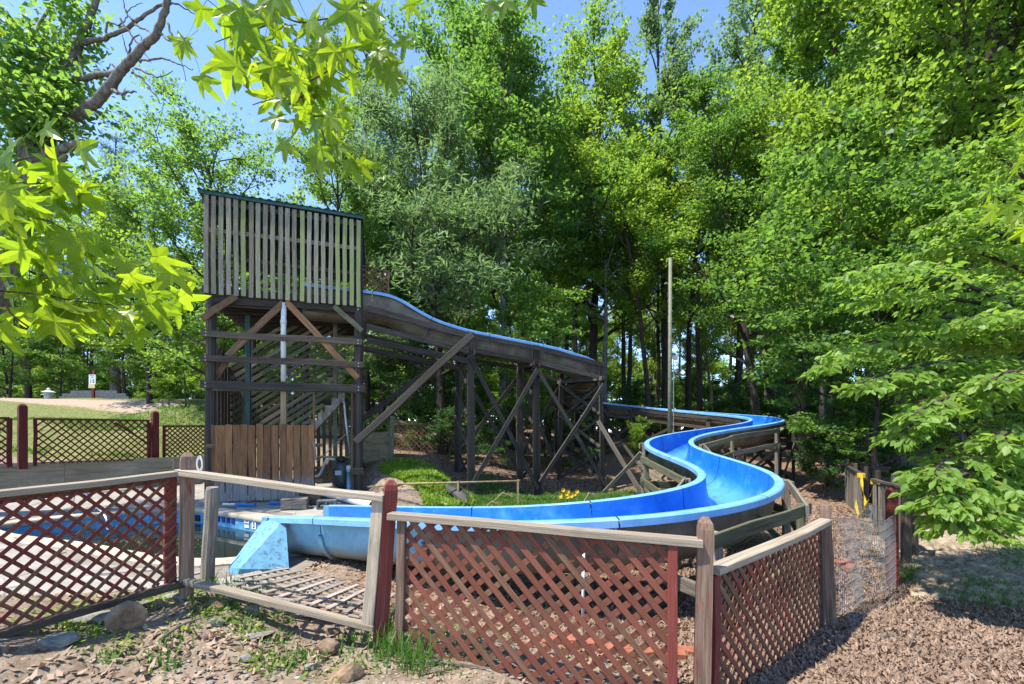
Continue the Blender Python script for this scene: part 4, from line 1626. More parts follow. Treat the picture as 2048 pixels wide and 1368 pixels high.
def make_tower():
    t = thing('slide_tower', 'tall dark timber slide tower with a screen of pale vertical slats under a green roof', 'tower', tuple(TA + TU * 1.8 + TB * 1.7))
    rg = random.Random(21)

    def bd(name, a, b, w, th, m, n=None, kind='plain', label=None): return board(name, a, b, w, th, m, t, n or TN, kind, label)
    Wd = (T(718, 900) - T(408, 900)).length
    dep = 3.5
    # corner posts
    zt = [T(408, 386).z, T(718, 438).z]
    for u, z1, m in ((.10, zt[0] - .1, 'wood_black'), (Wd - .02, zt[1] - .1, 'wood_black')):
        bd('corner_post', TW(u, -.1, .16), TW(u, z1, .16), .235, .235, m, None, 'pole')
        bd('corner_post', TW(u + (.1 if u < 1 else -.1), -.1, dep), TW(u + (.1 if u < 1 else -.1), z1 - .7, dep), .22, .22, 'wood_dark', None, 'pole')
    bd('corner_post', TW(Wd * .5, -.1, dep), TW(Wd * .5, 6.2, dep), .16, .16, 'wood_dark', None, 'pole')
    # slat screen, front
    for i in range(22):
        k = i / 21
        x = 412.5 + 305 * (k * 1.04 - .04 * k * k)
        yt, yb = 389 + (x - 412) * .170, 586 + (x - 412) * .0885 + rg.uniform(-1, 1.5)
        bd('screen_slat', T(x, yb, -.045), T(x + rg.uniform(-.8, .8), yt, -.045), .100, .02, 'wood_slat_mossy' if rg.random() < k * 1.1 - .2 else 'wood_slat')
    for (ya, yb, h, w, m) in ((401, 450, .11, .02, 'wood_dark'), (458, 498, .10, .02, 'wood_grey'), (511, 548, .10, .02, 'wood_dark'), (578, 606, .15, .02, 'wood_dark')):
        bd('rail', T(404, ya, w), T(722, yb, w), h, .04, m)
    bd('rim_joist', T(405, 596, .10), T(720, 618, .10), .22, .05, 'wood_black')
    # side screens, seen edge on
    for side, u in (('a', -.02), ('b', Wd + .02)):
        for k in range(9):
            w = .12 + k * .38
            z0 = T(408, 588).z if side == 'a' else T(718, 612).z
            z1 = (zt[0] if side == 'a' else zt[1]) - .12 - w * .15
            if side == 'b' and .5 < w < 1.9: z1 = z0 + .25
            bd('screen_slat', TW(u, z0, w), TW(u, z1, w), .09, .02, 'wood_dark', TU)
    # back screen and rails
    zf = T(408, 588).z
    for k in range(17):
        u = .15 + k * .215
        if 8 <= k <= 11: continue
        bd('screen_slat', TW(u, zf, dep), TW(u, zf + .95, dep), .09, .02, 'wood_dark')
    for z in (zf + .30, zf + .62, zf + .95, zf + 1.30):
        bd('rail', TW(.05, z, dep - .04), TW(Wd - .05, z, dep - .04), .09, .035, 'wood_dark')
    # inner bracing and a board partition in the upper room
    bd('brace', TW(.4, zf + .2, 1.2), TW(1.9, zf + 2.0, 1.2), .10, .04, 'wood_dark')
    bd('brace', TW(2.9, zf + .2, 2.2), TW(1.7, zf + 1.8, 2.2), .10, .04, 'wood_dark')
    bd('inner_post', TW(.75, zf, 1.4), TW(.75, zf + 2.1, 1.4), .12, .12, 'wood_dark')
    bd('inner_post', TW(1.85, zf, 1.9), TW(1.85, zf + 1.2, 1.9), .12, .05, 'wood_brown')
    bd('inner_post', TW(2.55, zf, 1.7), TW(2.55, zf + 1.2, 1.7), .12, .05, 'wood_brown')
    for k in range(3):
        bd('partition_board', TW(.1, zf + .25 + k * .16, 2.6), TW(2.2, zf + .25 + k * .16, 2.6), .11, .02, 'wood_grey')
    # platform
    for k in range(10):
        w = .2 + k * .36
        bd('joist', TW(.05, zf - .12, w), TW(Wd - .05, zf - .12, w), .05, .19, 'wood_black', (0, 0, 1))
    for k in range(22):
        w = .12 + k * .155
        bd('floor_plank', TW(0, zf + .005, w), TW(Wd, zf + .005, w), .145, .035, 'wood_dark', (0, 0, 1))
    # roof: ribbed green sheets on rafters
    za, zb = T(404, 381).z, T(722, 433).z
    for k in range(5):
        u = -.12 + k * (Wd + .22) / 5
        u2 = u + (Wd + .22) / 5
        g = Geo()
        z0, z1 = za + (zb - za) * (u + .1) / (Wd + .2), za + (zb - za) * (u2 + .1) / (Wd + .2)
        rows = []
        N = 20
        for q in range(N + 1):
            f = q / N
            h = .022 if q % 5 in (1, 2) else 0
            rows.append((u + (u2 - u) * f, z0 + (z1 - z0) * f + h))
        v = []
        for (uu, z) in rows:
            v += [TW(uu, z, -.10), TW(uu, z - .62, dep + .25), TW(uu, z - .62 - .012, dep + .25), TW(uu, z - .012, -.10)]
        n = len(rows)
        f = []
        for q in range(n - 1):
            for c in range(4):
                c2 = (c + 1) % 4
                f.append((q * 4 + c, (q + 1) * 4 + c, (q + 1) * 4 + c2, q * 4 + c2))
        f += [(0, 1, 2, 3), tuple((n - 1) * 4 + c for c in (3, 2, 1, 0))]
        g.add(v, f)
        g.build('roof_sheet', MATS['roof_green'], t)
    bd('fascia', TW(-.1, za - .06, -.085), TW(Wd + .1, zb - .06, -.085), .075, .02, 'roof_trim')
    for k in range(6):
        u = .05 + k * (Wd - .1) / 5
        z = za + (zb - za) * (u + .1) / (Wd + .2)
        bd('rafter', TW(u, z - .09, .0), TW(u, z - .09 - .60, dep + .1), .045, .12, 'wood_dark', (0, 0, 1))
    # open middle storey
    for (x0, ya, x1, yb, h, m) in ((402, 666, 724, 685, .15, 'wood_dark'), (401, 716, 727, 730, .15, 'wood_dark'), (401, 768, 729, 777, .19, 'wood_black')):
        bd('girt', T(x0, ya, -.03), T(x1, yb, -.03), h, .05, m)
    bd('ledger', T(425, 778, .05), T(720, 783, .05), .09, .035, 'wood_green')
    for (a, b, w, m, off) in (((404, 638), (473, 592), .15, 'wood_brown', -.01), ((455, 712), (568, 605), .15, 'wood_brown', .04), ((572, 603), (716, 756), .15, 'wood_orange', .045), ((668, 612), (724, 662), .13, 'wood_green', -.01), ((425, 764), (470, 700), .14, 'wood_brown', .3)):
        bd('brace', T(*a, off), T(*b, off), w, .045, m)
    g = Geo()
    g.tube([T(567, 763, .07), T(567, 640, .07), T(568, 606, .07)], .062, 14)
    g.tube([T(567, 648, .07), T(567, 640, .07)], .072, 14)
    g.build('drain_pipe', MATS['pvc_white'], t, smooth=True)['label'] = 'white pipe standing in the middle of the open storey'
    bd('inner_post', T(566, 985, .08), T(567, 779, .08), .13, .09, 'wood_tan')
    bd('inner_post', T(497, 1000, 1.0), T(497, 600, 1.0), .12, .12, 'paint_teal', None, 'plain', 'teal painted post')
    bd('inner_post', T(489, 990, 1.6), T(489, 780, 1.6), .15, .10, 'wood_green')
    bd('inner_post', T(671, 990, 1.2), T(671, 630, 1.2), .11, .09, 'wood_green')
    # stair flight behind, boarded along its slope
    poly = [(440, 850), (612, 850), (690, 760), (694, 640), (590, 632), (446, 735)]
    pw = [T(x, y, 2.1) for x, y in poly]
    q2 = [((p - TA).dot(TU), p.z) for p in pw]
    ang = R(35)
    d = (math.cos(ang), math.sin(ang))
    n = (-d[1], d[0])
    ks = [p[0] * n[0] + p[1] * n[1] for p in q2]
    s = min(ks) + .06
    while s < max(ks):
        hits = []
        for i in range(len(q2)):
            a, b = q2[i], q2[(i + 1) % len(q2)]
            da, db = a[0] * n[0] + a[1] * n[1] - s, b[0] * n[0] + b[1] * n[1] - s
            if (da < 0) != (db < 0):
                f = da / (da - db)
                p = (a[0] + (b[0] - a[0]) * f, a[1] + (b[1] - a[1]) * f)
                hits.append(p[0] * d[0] + p[1] * d[1])
        if len(hits) >= 2:
            t0, t1 = min(hits), max(hits)
            if t1 - t0 > .25:
                a = (n[0] * s + d[0] * t0, n[1] * s + d[1] * t0)
                b = (n[0] * s + d[0] * t1, n[1] * s + d[1] * t1)
                bd('stair_board', TW(a[0], a[1], 2.1), TW(b[0], b[1], 2.1), .10, .022, rg.choice(['wood_green', 'wood_grey', 'wood_green', 'wood_dark']))
        s += .165
    # stair stringer with saw-tooth cuts, above the pump bay
    a, b = T(622, 858, .9), T(690, 786, .9)
    dvec = b - a
    g = Geo()
    m = 5
    top, bot = [], []
    for k in range(m):
        p = a + dvec * (k / m)
        q = a + dvec * ((k + 1) / m)
        top += [p + Vector((0, 0, .05)), Vector((p.x, p.y, q.z + .05))]
        top[-1] = Vector((p.x, p.y, q.z + .05))
    top.append(b + Vector((0, 0, .05)))
    bot = [a - Vector((0, 0, .16)), b - Vector((0, 0, .16))]
    ring = top + [bot[1], bot[0]]
    v = [p + TN * .02 for p in ring] + [p - TN * .02 for p in ring]
    L = len(ring)
    tri = tessellate_polygon([[Vector(((p - TA).dot(TU), p.z, 0)) for p in ring]])
    f = [tuple(x) for x in tri] + [tuple(i + L for i in reversed(x)) for x in tri] + [(k, (k + 1) % L, (k + 1) % L + L, k + L) for k in range(L)]
    g.add(v, f)
    g.build('stair_stringer', MATS['wood_grey'], t)
    # back wall of upright boards with gaps
    zb_ = T(500, 770, dep).z
    k = 0
    u = .02
    while u < Wd + .1:
        bd('wall_board', TW(u, -.02, dep + .06), TW(u, 2.75 + rg.uniform(-.05, .05), dep + .06), .10, .022, rg.choice(['wood_dark', 'wood_brown', 'wood_green', 'wood_dark']))
        u += .175
    for z in (.5, 1.5, 2.6): bd('rail', TW(0, z, dep), TW(Wd, z, dep), .10, .04, 'wood_dark')
    # left side boarding, edge on
    for k in range(12):
        w = .3 + k * .28
        bd('wall_board', TW(-.03, 0, w), TW(-.03, T(402, 712).z, w), .22, .02, 'wood_dark', TU)
    # right side: posts and steps up
    bd('rail', TW(Wd + .08, T(718, 943).z, -.05) - TU * .3, TW(Wd + .12, T(718, 943).z, -.05), .17, .05, 'wood_dark')
    bd('door_post', T(628, 985, .06), T(628, 781, .06), .05, .05, 'wood_brown')
    bd('door_post', T(704, 985, .06), T(704, 783, .06), .05, .05, 'wood_brown')
    for k in range(4):
        z = T(700, 640 + k * 34, 1.9).z
        bd('stair_tread', TW(Wd - .75, z, 2.0), TW(Wd + .05, z, 2.0), .10, .03, 'wood_green')
    for (px, py) in ((412, 667), (716, 684), (411, 717), (717, 730), (411, 769), (717, 777), (412, 600), (716, 616)):
        for dz in (-.04, .04):
            p = T(px, py, -.062) + Vector((0, 0, dz))
            g = Geo(); g.tube([p, p + TN * .02], .018, 8)
            g.build('bolt', MATS['galv'], t)
    # picket front
    xs = [(110, 133), (134, 160), (162, 188), (190, 266), (269, 322), (325, 378), (382, 437), (442, 495), (502, 555), (562, 613), (620, 670), (676, 727), (733, 783), (788, 838), (843, 894), (897, 944)]
    for i, (a, b) in enumerate(xs):
        x = 380 + (a + b) / 2 / 3.8
        wpx = (b - a) / 3.8
        w = -.16 if i > 2 else -.16 + .14 * (3 - i)
        p = T(x, 847 + rg.uniform(-1.5, 1.5), w)
        bd('picket', Vector((p.x, p.y, .02)), p, wpx * p.y / FPX * .88, .022, 'wood_picket' if i else 'wood_brown', None, 'round')
    for z in (.45, 1.35): bd('rail', TW(.08, z, -.11), TW(2.66, z, -.11), .09, .04, 'wood_brown')
    return t


t_ = NT('roof_trim'); t_.fin((.012, .05, .047), .6, .3)
wood('wood_orange', (.26, .13, .06), (.36, .20, .10), (.10, .05, .03), var=.1)
wood('wood_tan', (.30, .21, .11), (.40, .30, .18), (.13, .09, .05), var=.1)
tower = make_tower()

# lattice screen at the head of the slide
ls = thing('lattice_screen', 'brown lattice screen standing beside the slide entrance, right of the tower roof', 'lattice panel', T(750, 585, 2.0))
o_ = Vector(T(722, 560, 1.6)); n_ = TN
lattice(ls, on_plane(722, 581, o_, n_), on_plane(777, 588, o_, n_), on_plane(777, 545, o_, n_), on_plane(722, 533, o_, n_), .105, .04, 0, lambda l, f: 'wood_brown', t=.01)
board('top_rail', on_plane(720, 531, o_, n_), on_plane(779, 544, o_, n_), .05, .04, 'wood_dark', ls, n_)
board('stile', on_plane(777, 590, o_, n_), on_plane(777, 545, o_, n_), .04, .04, 'wood_brown', ls, n_)
# ------------------------------------------------------------------ things about the pool and tower
def text_obj(name, s, size, M, mat, parent, align='CENTER', bold=0.0, kind=None):
    cu = bpy.data.curves.new(name, 'FONT')
    cu.body = s
    cu.size = size
    cu.align_x = align
    cu.align_y = 'CENTER'
    cu.extrude = .0015
    cu.offset = bold
    cu.materials.append(MATS[mat])
    tmp = bpy.data.objects.new('tmp', cu)
    col.objects.link(tmp)
    me = bpy.data.meshes.new_from_object(tmp.evaluated_get(bpy.context.evaluated_depsgraph_get()))
    bpy.data.objects.remove(tmp)
    me.name = name
    return tag(link(name, me, parent, M), kind=kind)


def face_frame(pos, nrm, up=Vector((0, 0, 1))):
    z = Vector(nrm).normalized()
    x = up.cross(z).normalized()
    y = z.cross(x)
    return Matrix.Translation(pos) @ Matrix((x, y, z)).transposed().to_4x4()


def rbox(g, c, s, rot=None): g.box(c, s, rot)


def make_props():
    rg = random.Random(4)
    # sand filter
    c = T(683, 975, .75); c.z = 0.0
    f = thing('pool_filter', 'grey sand filter tank with a black valve on top beside the tower post', 'pool filter', c)
    g = Geo()
    g.lathe([(.17, .0), (.19, .03), (.19, .16), (.22, .20), (.245, .28), (.25, .34), (.25, .62), (.235, .72), (.20, .79), (.14, .84), (.07, .87)], c, 24)
    g.build('tank', MATS['tank_grey'], f, smooth=True)
    g = Geo()
    g.lathe([(.07, .86), (.11, .88), (.11, .93), (.08, .96), (.08, 1.0), (.03, 1.02)], c, 16)
    g.tube([c + Vector((-.16, 0, .93)), c + Vector((.16, 0, .93))], .04, 10)
    g.tube([c + Vector((0, -.12, .99)), c + Vector((.02, .10, .99))], .015, 6)
    g.build('valve', MATS['black_plastic'], f, smooth=True)
    g = Geo()
    g.tube([c + Vector((-.14, 0, .93)), c + Vector((-.33, -.02, .94)), c + Vector((-.42, -.03, .90)), c + Vector((-.55, -.05, .55)), c + Vector((-.62, -.06, .48)), c + Vector((-.72, -.06, .46))], .035, 10)
    g.build('pipe', MATS['pvc_white'], f, smooth=True)
    g = Geo()
    g.tube([c + Vector((-.75, .25, .98)), c + Vector((.55, .25, .96))], .03, 8)
    g.build('pipe', MATS['wood_tan'], f)
    g = Geo()
    g.box(c + Vector((.01, -.252, .58)), (.17, .012, .12))
    g.build('paper_label', MATS['paper_label'], f)
    g = Geo()
    g.box(c + Vector((.0, -.25, .68)), (.2, .02, .012))
    g.build('clamp', MATS['black_plastic'], f)
    # chlorinator cylinder
    q = T(698, 978, .45); q.z = 0
    ch = thing('chlorine_feeder', 'slim pale blue chemical feeder tube with a white cap, right of the grey filter tank', 'chemical feeder', q)
    g = Geo(); g.lathe([(.075, .0), (.075, .05), (.06, .06), (.06, .60), (.065, .60), (.065, .66), (.06, .66)], q, 16)
    g.build('tube', MATS['chlorine_blue'], ch, smooth=True)
    g = Geo(); g.lathe([(.07, .661), (.07, .76), (.05, .78)], q, 16)
    g.build('cap', MATS['pvc_white'], ch)
    # poles leaning in the pump bay
    a = thing('leaning_pipe', 'grey pipe leaning against the right post of the pump bay', 'pipe', T(702, 915, .2))
    g = Geo(); g.tube([T(702, 915, .2), T(694, 860, .2), T(687, 795, .2)], .03, 10); g.tube([T(697, 853, .2), T(706, 853, .2)], .018, 8)
    g.build('shaft', MATS['galv'], a, smooth=True)
    a = thing('skimmer_pole', 'thin pole lying slantwise across the dark pump bay', 'pole', T(633, 924, .25))
    g = Geo(); g.tube([T(632, 925, .25), T(678, 881, .35)], .014, 8); g.build('shaft', MATS['galv'], a, smooth=True)
    g = Geo(); g.tube([T(678, 881, .35), T(704, 858, .42)], .02, 8); g.build('grip', MATS['wood_tan'], a, smooth=True)
    a = thing('paddle', 'short pale paddle propped by the end picket of the tower', 'paddle', T(632, 920, -.2))
    board('blade', T(632, 921, -.2), T(627, 884, -.2), .06, .02, 'wood_grey', a, TN)
    # bench plank on trestles, crates, block
    z0 = .0
    b = thing('plank_bench', 'grey plank laid across low supports in front of the pump bay', 'bench', P(634, 985, 11.3))
    A, B = P(597, 980, 11.2), P(672, 976, 11.8)
    board('plank', A, B, .26, .035, 'wood_grey', b, (0, 0, 1))
    for k in (.15, .85):
        p = A.lerp(B, k)
        board('support', (p.x, p.y, 0), (p.x, p.y, p.z - .02), .2, .12, 'wood_green', b, (0, -1, 0))

    def crate(label, c0, w, d, h, ang, m, slats=3):
        o = thing('wooden_crate', label, 'crate', c0, None)
        rot = Matrix.Rotation(ang, 3, 'Z')

        def L(x, y, z): return Vector(c0) + rot @ Vector((x, y, z))
        for k in range(slats):
            z = h * (k + .5) / slats
            for (x0, y0, x1, y1, n) in ((-w / 2, -d / 2, w / 2, -d / 2, (0, -1, 0)), (-w / 2, d / 2, w / 2, d / 2, (0, 1, 0)), (-w / 2, -d / 2 + .015, -w / 2, d / 2 - .015, (-1, 0, 0)), (w / 2, -d / 2 + .015, w / 2, d / 2 - .015, (1, 0, 0))):
                board('side_plank', L(x0, y0, z), L(x1, y1, z), h / slats - .008, .02, m, o, rot @ Vector(n))
        n = 4
        for k in range(n):
            y = -d / 2 + d * (k + .5) / n
            board('lid_plank', L(-w / 2 - .01, y, h + .012), L(w / 2 + .01, y, h + .012), d / n - .008, .02, m, o, (0, 0, 1))
    c = P(590, 1017, 10.0); c.z = .012
    crate('low wooden crate with plank sides nearest to the pickets', c, .50, .34, .20, .30, 'wood_grey', 2)
    c = P(628, 1008, 10.6); c.z = .012
    crate('dark shaded wooden crate tucked behind the low plank crate', c, .34, .34, .22, .2, 'wood_dark', 2)
    # concrete block
    c = P(654, 1018, 10.0); c.z = .10
    cb = thing('concrete_block', 'grey hollow concrete block lying on the deck beside the crates', 'block', c)
    g = Geo()
    rot = Matrix.Rotation(.2, 3, 'Z')
    for (x, y, z, sx, sy, sz) in ((0, 0, .075, .40, .19, .035), (0, 0, -.075, .40, .19, .035), (-.18, 0, 0, .04, .19, .115), (0, 0, 0, .035, .19, .115), (.18, 0, 0, .04, .19, .115)):
        g.box(c + rot @ Vector((x, y, z)), (sx, sy, sz), rot)
    g.build('body', MATS['block_grey'], cb)
    # fat white pipe on the deck
    wp = thing('white_pipe', 'long thick white pipe lying on the deck between the crates and the blue slide', 'pipe', P(690, 1000, 11))
    g = Geo()
    a, b = P(628, 984, 12.0), P(745, 1012, 9.9)
    a.z, b.z = .13, .10
    g.tube([a, b], .085, 16, False); g.tube([b, a], .078, 16, False)
    g.build('shaft', MATS['pvc_white'], wp, smooth=True)
    wp2 = thing('white_pipe', 'thinner white pipe lying beside the thick one on the deck', 'pipe', P(715, 990, 11.2))
    g = Geo()
    a, b = P(655, 984, 11.9), P(748, 1000, 10.8)
    a.z, b.z = .17, .20
    g.tube([a, b], .055, 14); g.build('shaft', MATS['pvc_white'], wp2, smooth=True)
    # blue pool brushes
    for (px, py, D, L, ang, lab) in ((491, 1010, 10.25, .42, .12, 'flat blue pool brush on the deck near the left pickets'), (553, 1006, 10.5, .30, .2, 'dark blue pool brush on the deck beside the crate')):
        c = P(px, py, D); c.z = .035
        o = thing('pool_brush', lab, 'brush', c)
        g = Geo(); rot = Matrix.Rotation(ang, 3, 'Z')
        g.box(c + Vector((0, 0, .03)), (L, .10, .03), rot)
        g.build('head', MATS['blue_plastic'], o)
        g = Geo()
        for k in range(9): g.box(c + rot @ Vector((-L / 2 + L * (k + .5) / 9, 0, -.005)), (L / 9 - .012, .07, .035), rot)
        tag(g.build('bristles', MATS['blue_plastic'], o), kind='stuff')
        g = Geo(); g.tube([c + Vector((0, 0, .05)), c + rot @ Vector((.1, .2, .05)), c + rot @ Vector((.42, .32, .02))], .014, 8)
        g.build('handle', MATS['wood_brown'], o, smooth=True)
    c = P(470, 1008, 10.3); c.z = .05
    o = thing('hose_end', 'short white hose end lying against the foot of the pickets', 'hose', c)
    g = Geo(); g.tube([c + Vector((-.28, .02, 0)), c + Vector((-.1, -.03, 0)), c + Vector((.1, 0, 0)), c + Vector((.22, .06, 0))], .03, 10); g.build('tube', MATS['pvc_white'], o, smooth=True)
    # chrome hand rail of the pool
    hr = thing('pool_handrail', 'chrome hand rail bending down into the pool on the left', 'handrail', P(170, 1020, 9.2))
    for k, dx in enumerate((0,)):
        g = Geo()
        pts = [P(146, 1028, 9.4), P(146, 1000, 9.35), P(150, 988, 9.3), P(163, 983, 9.2), P(185, 1003, 8.9), P(212, 1035, 8.6), P(216, 1062, 8.5)]
        pp = catmull(pts, 5, False)
        g.tube([Vector(p) for p in pp], .024, 10)
        g.build('rail', MATS['steel'], hr, smooth=True)
    # depth marker on the pool tiles + accent tiles + skimmer mouth
    def wallpt(px, py):
        best = None
        for i in range(len(POOL)):
            a, b = Vector((*POOL[i], 0)), Vector((*POOL[(i + 1) % len(POOL)], 0))
            n = (b - a).cross(Vector((0, 0, 1))).normalized()
            dn = Vector(((px - CX) / FPX, 1, 0)).dot(n)
            if abs(dn) < 1e-4: continue
            p = on_plane(px, py, a, n)
            u = (p - a).dot(b - a) / (b - a).length_squared
            if 0 <= u <= 1 and p.y > 0 and (best is None or p.y > best[0].y):
                if (p - EYE).dot(n) > 0: n = -n
                best = (p, n)
        return best

    def wall_tile(parent, name, px, w, h, z, mat, off=.008):
        p, n = wallpt(px, 1040)
        p.z = z
        M = face_frame(p + n * off, n)
        g = Geo(); g.box((0, 0, 0), (w, h, .012))
        return link(name, mk_mesh(name, g.v, g.f, [MATS[mat]]), parent, M), M
    p, n = wallpt(505, 1040)
    dm = thing('depth_marker', 'white depth marker tiles reading 3 and no diving on the pool wall', 'sign', p)
    _, M = wall_tile(dm, 'tile', 509, .15, .15, -.165, 'sign_white')
    text_obj('numeral', '3', .15, M @ Matrix.Translation((0, -.005, .008)), 'ink_black', dm, bold=.004)
    _, M = wall_tile(dm, 'tile', 494.5, .15, .15, -.165, 'sign_white')
    text_obj('lettering', 'NO\nDIVING', .048, M @ Matrix.Translation((0, .028, .008)), 'ink_black', dm)
    p, n = wallpt(392, 1040)
    sk = thing('skimmer_mouth', 'black skimmer opening in the blue pool tiles', 'skimmer', p)
    g = Geo()
    M = face_frame(Vector((p.x, p.y, -.19)) + n * .01, n)
    for b in ((0, .06, .25, .015), (0, -.06, .25, .015), (-.12, 0, .015, .12), (.12, 0, .015, .12)): g.box((b[0], b[1], .004), (b[2], b[3], .02))
    g.box((0, 0, -.008), (.24, .12, .012))
    link('frame', mk_mesh('frame', g.v, g.f, [MATS['black_plastic']]), sk, M)
    for k, px in enumerate((437, 447, 457, 467)):
        o, M = wall_tile(None, 'accent_tile', px, .105, .105, -.15, 'tile_navy')
        tag(o, 'navy accent tile left of the depth marker, ' + ['leftmost of four', 'second from the left', 'third from the left', 'rightmost of four'][k], 'tile', 'navy tiles on the pool wall')
    # floating pale mats in the pool corner
    # coiled white hose hung on the retaining board
    c = P(399, 928, 13.9)
    h = thing('hose_coil', 'coiled white hose hanging beside the left edge of the tower', 'hose', c)
    g = Geo()
    for r in (.13, .16, .19):
        g.tube([c + Vector((math.cos(a) * r * .5, .02 * r, math.sin(a) * r * 1.3)) for a in [i * .35 for i in range(19)]], .013, 6, False)
    tag(g.build('coil', MATS['pvc_white'], h), kind='stuff')
    # white plank end standing in the water shallows by the short post
    # handrail pipe of the bank
    rp = thing('guide_rail', 'long thin pale rail running from the bank to the trestle foot', 'rail', P(860, 968, 11))
    g = Geo()
    g.tube([P(735, 974, 11.3), P(800, 968, 11.2), P(1040, 962, 11.6)], .025, 8)
    g.build('bar', MATS['wood_tan'], rp, smooth=True)
    for px, py, D in ((916, 966, 11.35), (1036, 963, 11.55)):
        p = P(px, py, D)
        board('stake', (p.x, p.y, gz(p.x, p.y) - .1), (p.x, p.y, p.z + .05), .05, .05, 'wood_tan', rp, (0, -1, 0))
    # low board wall behind the trestle
    lw = thing('low_board_wall', 'low ochre board wall on stakes behind the trestle feet', 'retaining wall', P(1010, 975, 13.8))
    A, B = P(905, 960, 15.3), P(1080, 957, 15.6)
    for k in range(2):
        a, b = A.lerp(B, k / 2), A.lerp(B, (k + 1) / 2)
        board('board', a + Vector((0, 0, -.02)), b + Vector((0, 0, -.02)), .62, .03, 'wood_tan', lw, (0, -1, 0))
    for px in (938, 990, 1040):
        p = A.lerp(B, (px - 905) / 175) + Vector((0, -.06, 0))
        board('stake', (p.x, p.y, p.z - .5), (p.x, p.y, p.z + .4), .08, .08, 'wood_tan', lw, (0, -1, 0))
    # dark tarp edge at the foot of the bank
    tp = thing('tarp', 'dark ground tarp slumped between the green bank and the first trestle', 'tarp', P(905, 985, 11.2))
    g = Geo()
    rows = []
    for i in range(9):
        u = i / 8
        a = P(872, 953, 12.2).lerp(P(938, 985, 11.2), u)
        b = P(892, 985, 11.6).lerp(P(935, 1008, 10.7), u)
        rows.append([a.lerp(b, v) + Vector((0, 0, .03 * math.sin(u * 11 + v * 5))) for v in (0, .33, .66, 1)])
    V = [p for r in rows for p in r]
    g.add(V, [(i * 4 + k, i * 4 + k + 1, (i + 1) * 4 + k + 1, (i + 1) * 4 + k) for i in range(8) for k in range(3)])
    o = g.build('sheet', MATS['tarp_dark'], tp, smooth=True)
    md = o.modifiers.new('thick', 'SOLIDIFY'); md.thickness = .01
    cd = thing('white_conduit', 'thin white upright pipe behind the middle lattice under the slide', 'pipe', P(1165, 1270, 4.1))
    a = P(1165, 1272, 4.1); a.z = gz(a.x, a.y) - .05
    g = Geo(); g.tube([a, (a.x + .01, a.y, P(1167, 1096, 4.1).z)], .014, 10); g.build('shaft', MATS['pvc_white'], cd, smooth=True)
    # lamp pole
    D = 16.0
    base = P(1340, 950, D)
    zb = gz(base.x, base.y)
    lp = thing('lamp_pole', 'tall slim grey green pole rising behind the slide bend, a small box partway up', 'pole', (base.x, base.y, zb))
    topz = P(1340, 516, D).z
    g = Geo(); g.tube([(base.x - .02, base.y, zb - .1), (base.x, base.y, (zb + topz) / 2), (base.x + .01, base.y, topz)], [.078, .07, .058], 12)
    g.build('shaft', MATS['pole_green'], lp, smooth=True)
    g = Geo(); zz = P(1340, 716, D).z
    g.box((base.x + .17, base.y - .06, zz), (.13, .12, .15)); g.box((base.x + .09, base.y - .05, zz), (.08, .05, .05))
    g.build('lamp_box', MATS['galv'], lp)
    g = Geo(); g.tube([(base.x + .10, base.y - .06, zz), (base.x + .105, base.y - .05, (zz + zb) / 2), (base.x + .10, base.y - .05, zb)], .016, 6)
    g.build('cable', MATS['galv'], lp)
    # speed sign on the bank road
    D = 30.0
    p = P(187, 800, D); zb = gz(p.x, p.y)
    ss = thing('speed_sign', 'white speed limit 15 sign over a small yellow plate on a red post', 'sign', (p.x, p.y, zb))
    board('post', (p.x, p.y, zb - .2), (p.x + .05, p.y, P(187, 741, D).z), .16, .12, 'paint_red', ss, (0, -1, 0))
    def plate(name, px, py, w, h, mat):
        c = P(px, py, D) + Vector((0, -.09, 0))
        g = Geo(); g.box(c, (w, .012, h)); g.build(name, MATS[mat], ss)
        return c
    c = plate('plate', 187, 759, .44, .62, 'sign_white')
    F = face_frame(c + Vector((0, -.009, 0)), (0, -1, 0))
    text_obj('lettering', 'SPEED', .125, F @ Matrix.Translation((0, .235, 0)), 'ink_black', ss)
    text_obj('lettering', 'LIMIT', .125, F @ Matrix.Translation((0, .11, 0)), 'ink_black', ss)
    text_obj('numeral', '15', .34, F @ Matrix.Translation((0, -.13, 0)), 'ink_black', ss, bold=.008)
    plate('lower_plate', 186, 772.5, .42, .26, 'sign_yellow')
    # stone lantern
    p = P(97, 803, 28.0); zb = gz(p.x, p.y)
    sl = thing('stone_lantern', 'small white tiered stone lantern on the grass verge', 'lantern', (p.x, p.y, zb))
    g = Geo(); o = (p.x, p.y, P(97, 803, 28).z - .05)
    g.lathe([(.34, -.3), (.34, .06), (.17, .08), (.17, .2)], o, 12); g.build('pedestal', MATS['stone_white'], sl)
    g = Geo(); g.lathe([(.15, .2), (.2, .26), (.2, .42), (.34, .46), (.26, .52)], o, 8); g.build('light_box', MATS['stone_white'], sl)
    g = Geo(); g.lathe([(.26, .52), (.22, .58), (.36, .62), (.14, .72), (.09, .74), (.1, .8), (.05, .86), (.01, .9)], o, 12); g.build('cap', MATS['stone_white'], sl)
    # arched block wall at the wood's edge
    bw = thing('block_wall', 'low grey block wall with an arched top at the edge of the far wood', 'wall', P(190, 798, 33))
    c = P(190, 800, 33)
    for r in range(4):
        for k in range(13):
            x = (k - 6) * .42 + (r % 2) * .2
            lim = 1.02 - .13 * (x / 1.1) ** 2
            z = .10 + r * .21
            if z > lim: continue
            g = Geo(); g.box((0, 0, 0), (.41, .2, .2))
            q = c + Vector((x, 0, z - .15))
            link('block', mk_mesh('block', g.v, g.f, [MATS['block_grey']]), bw, Matrix.Translation(q))
    # dark timber footbridge frame in the trees far left is left to the wood
    # green turf strip and log, right
    # orange bricks edging a bed inside the fence
    k = 0
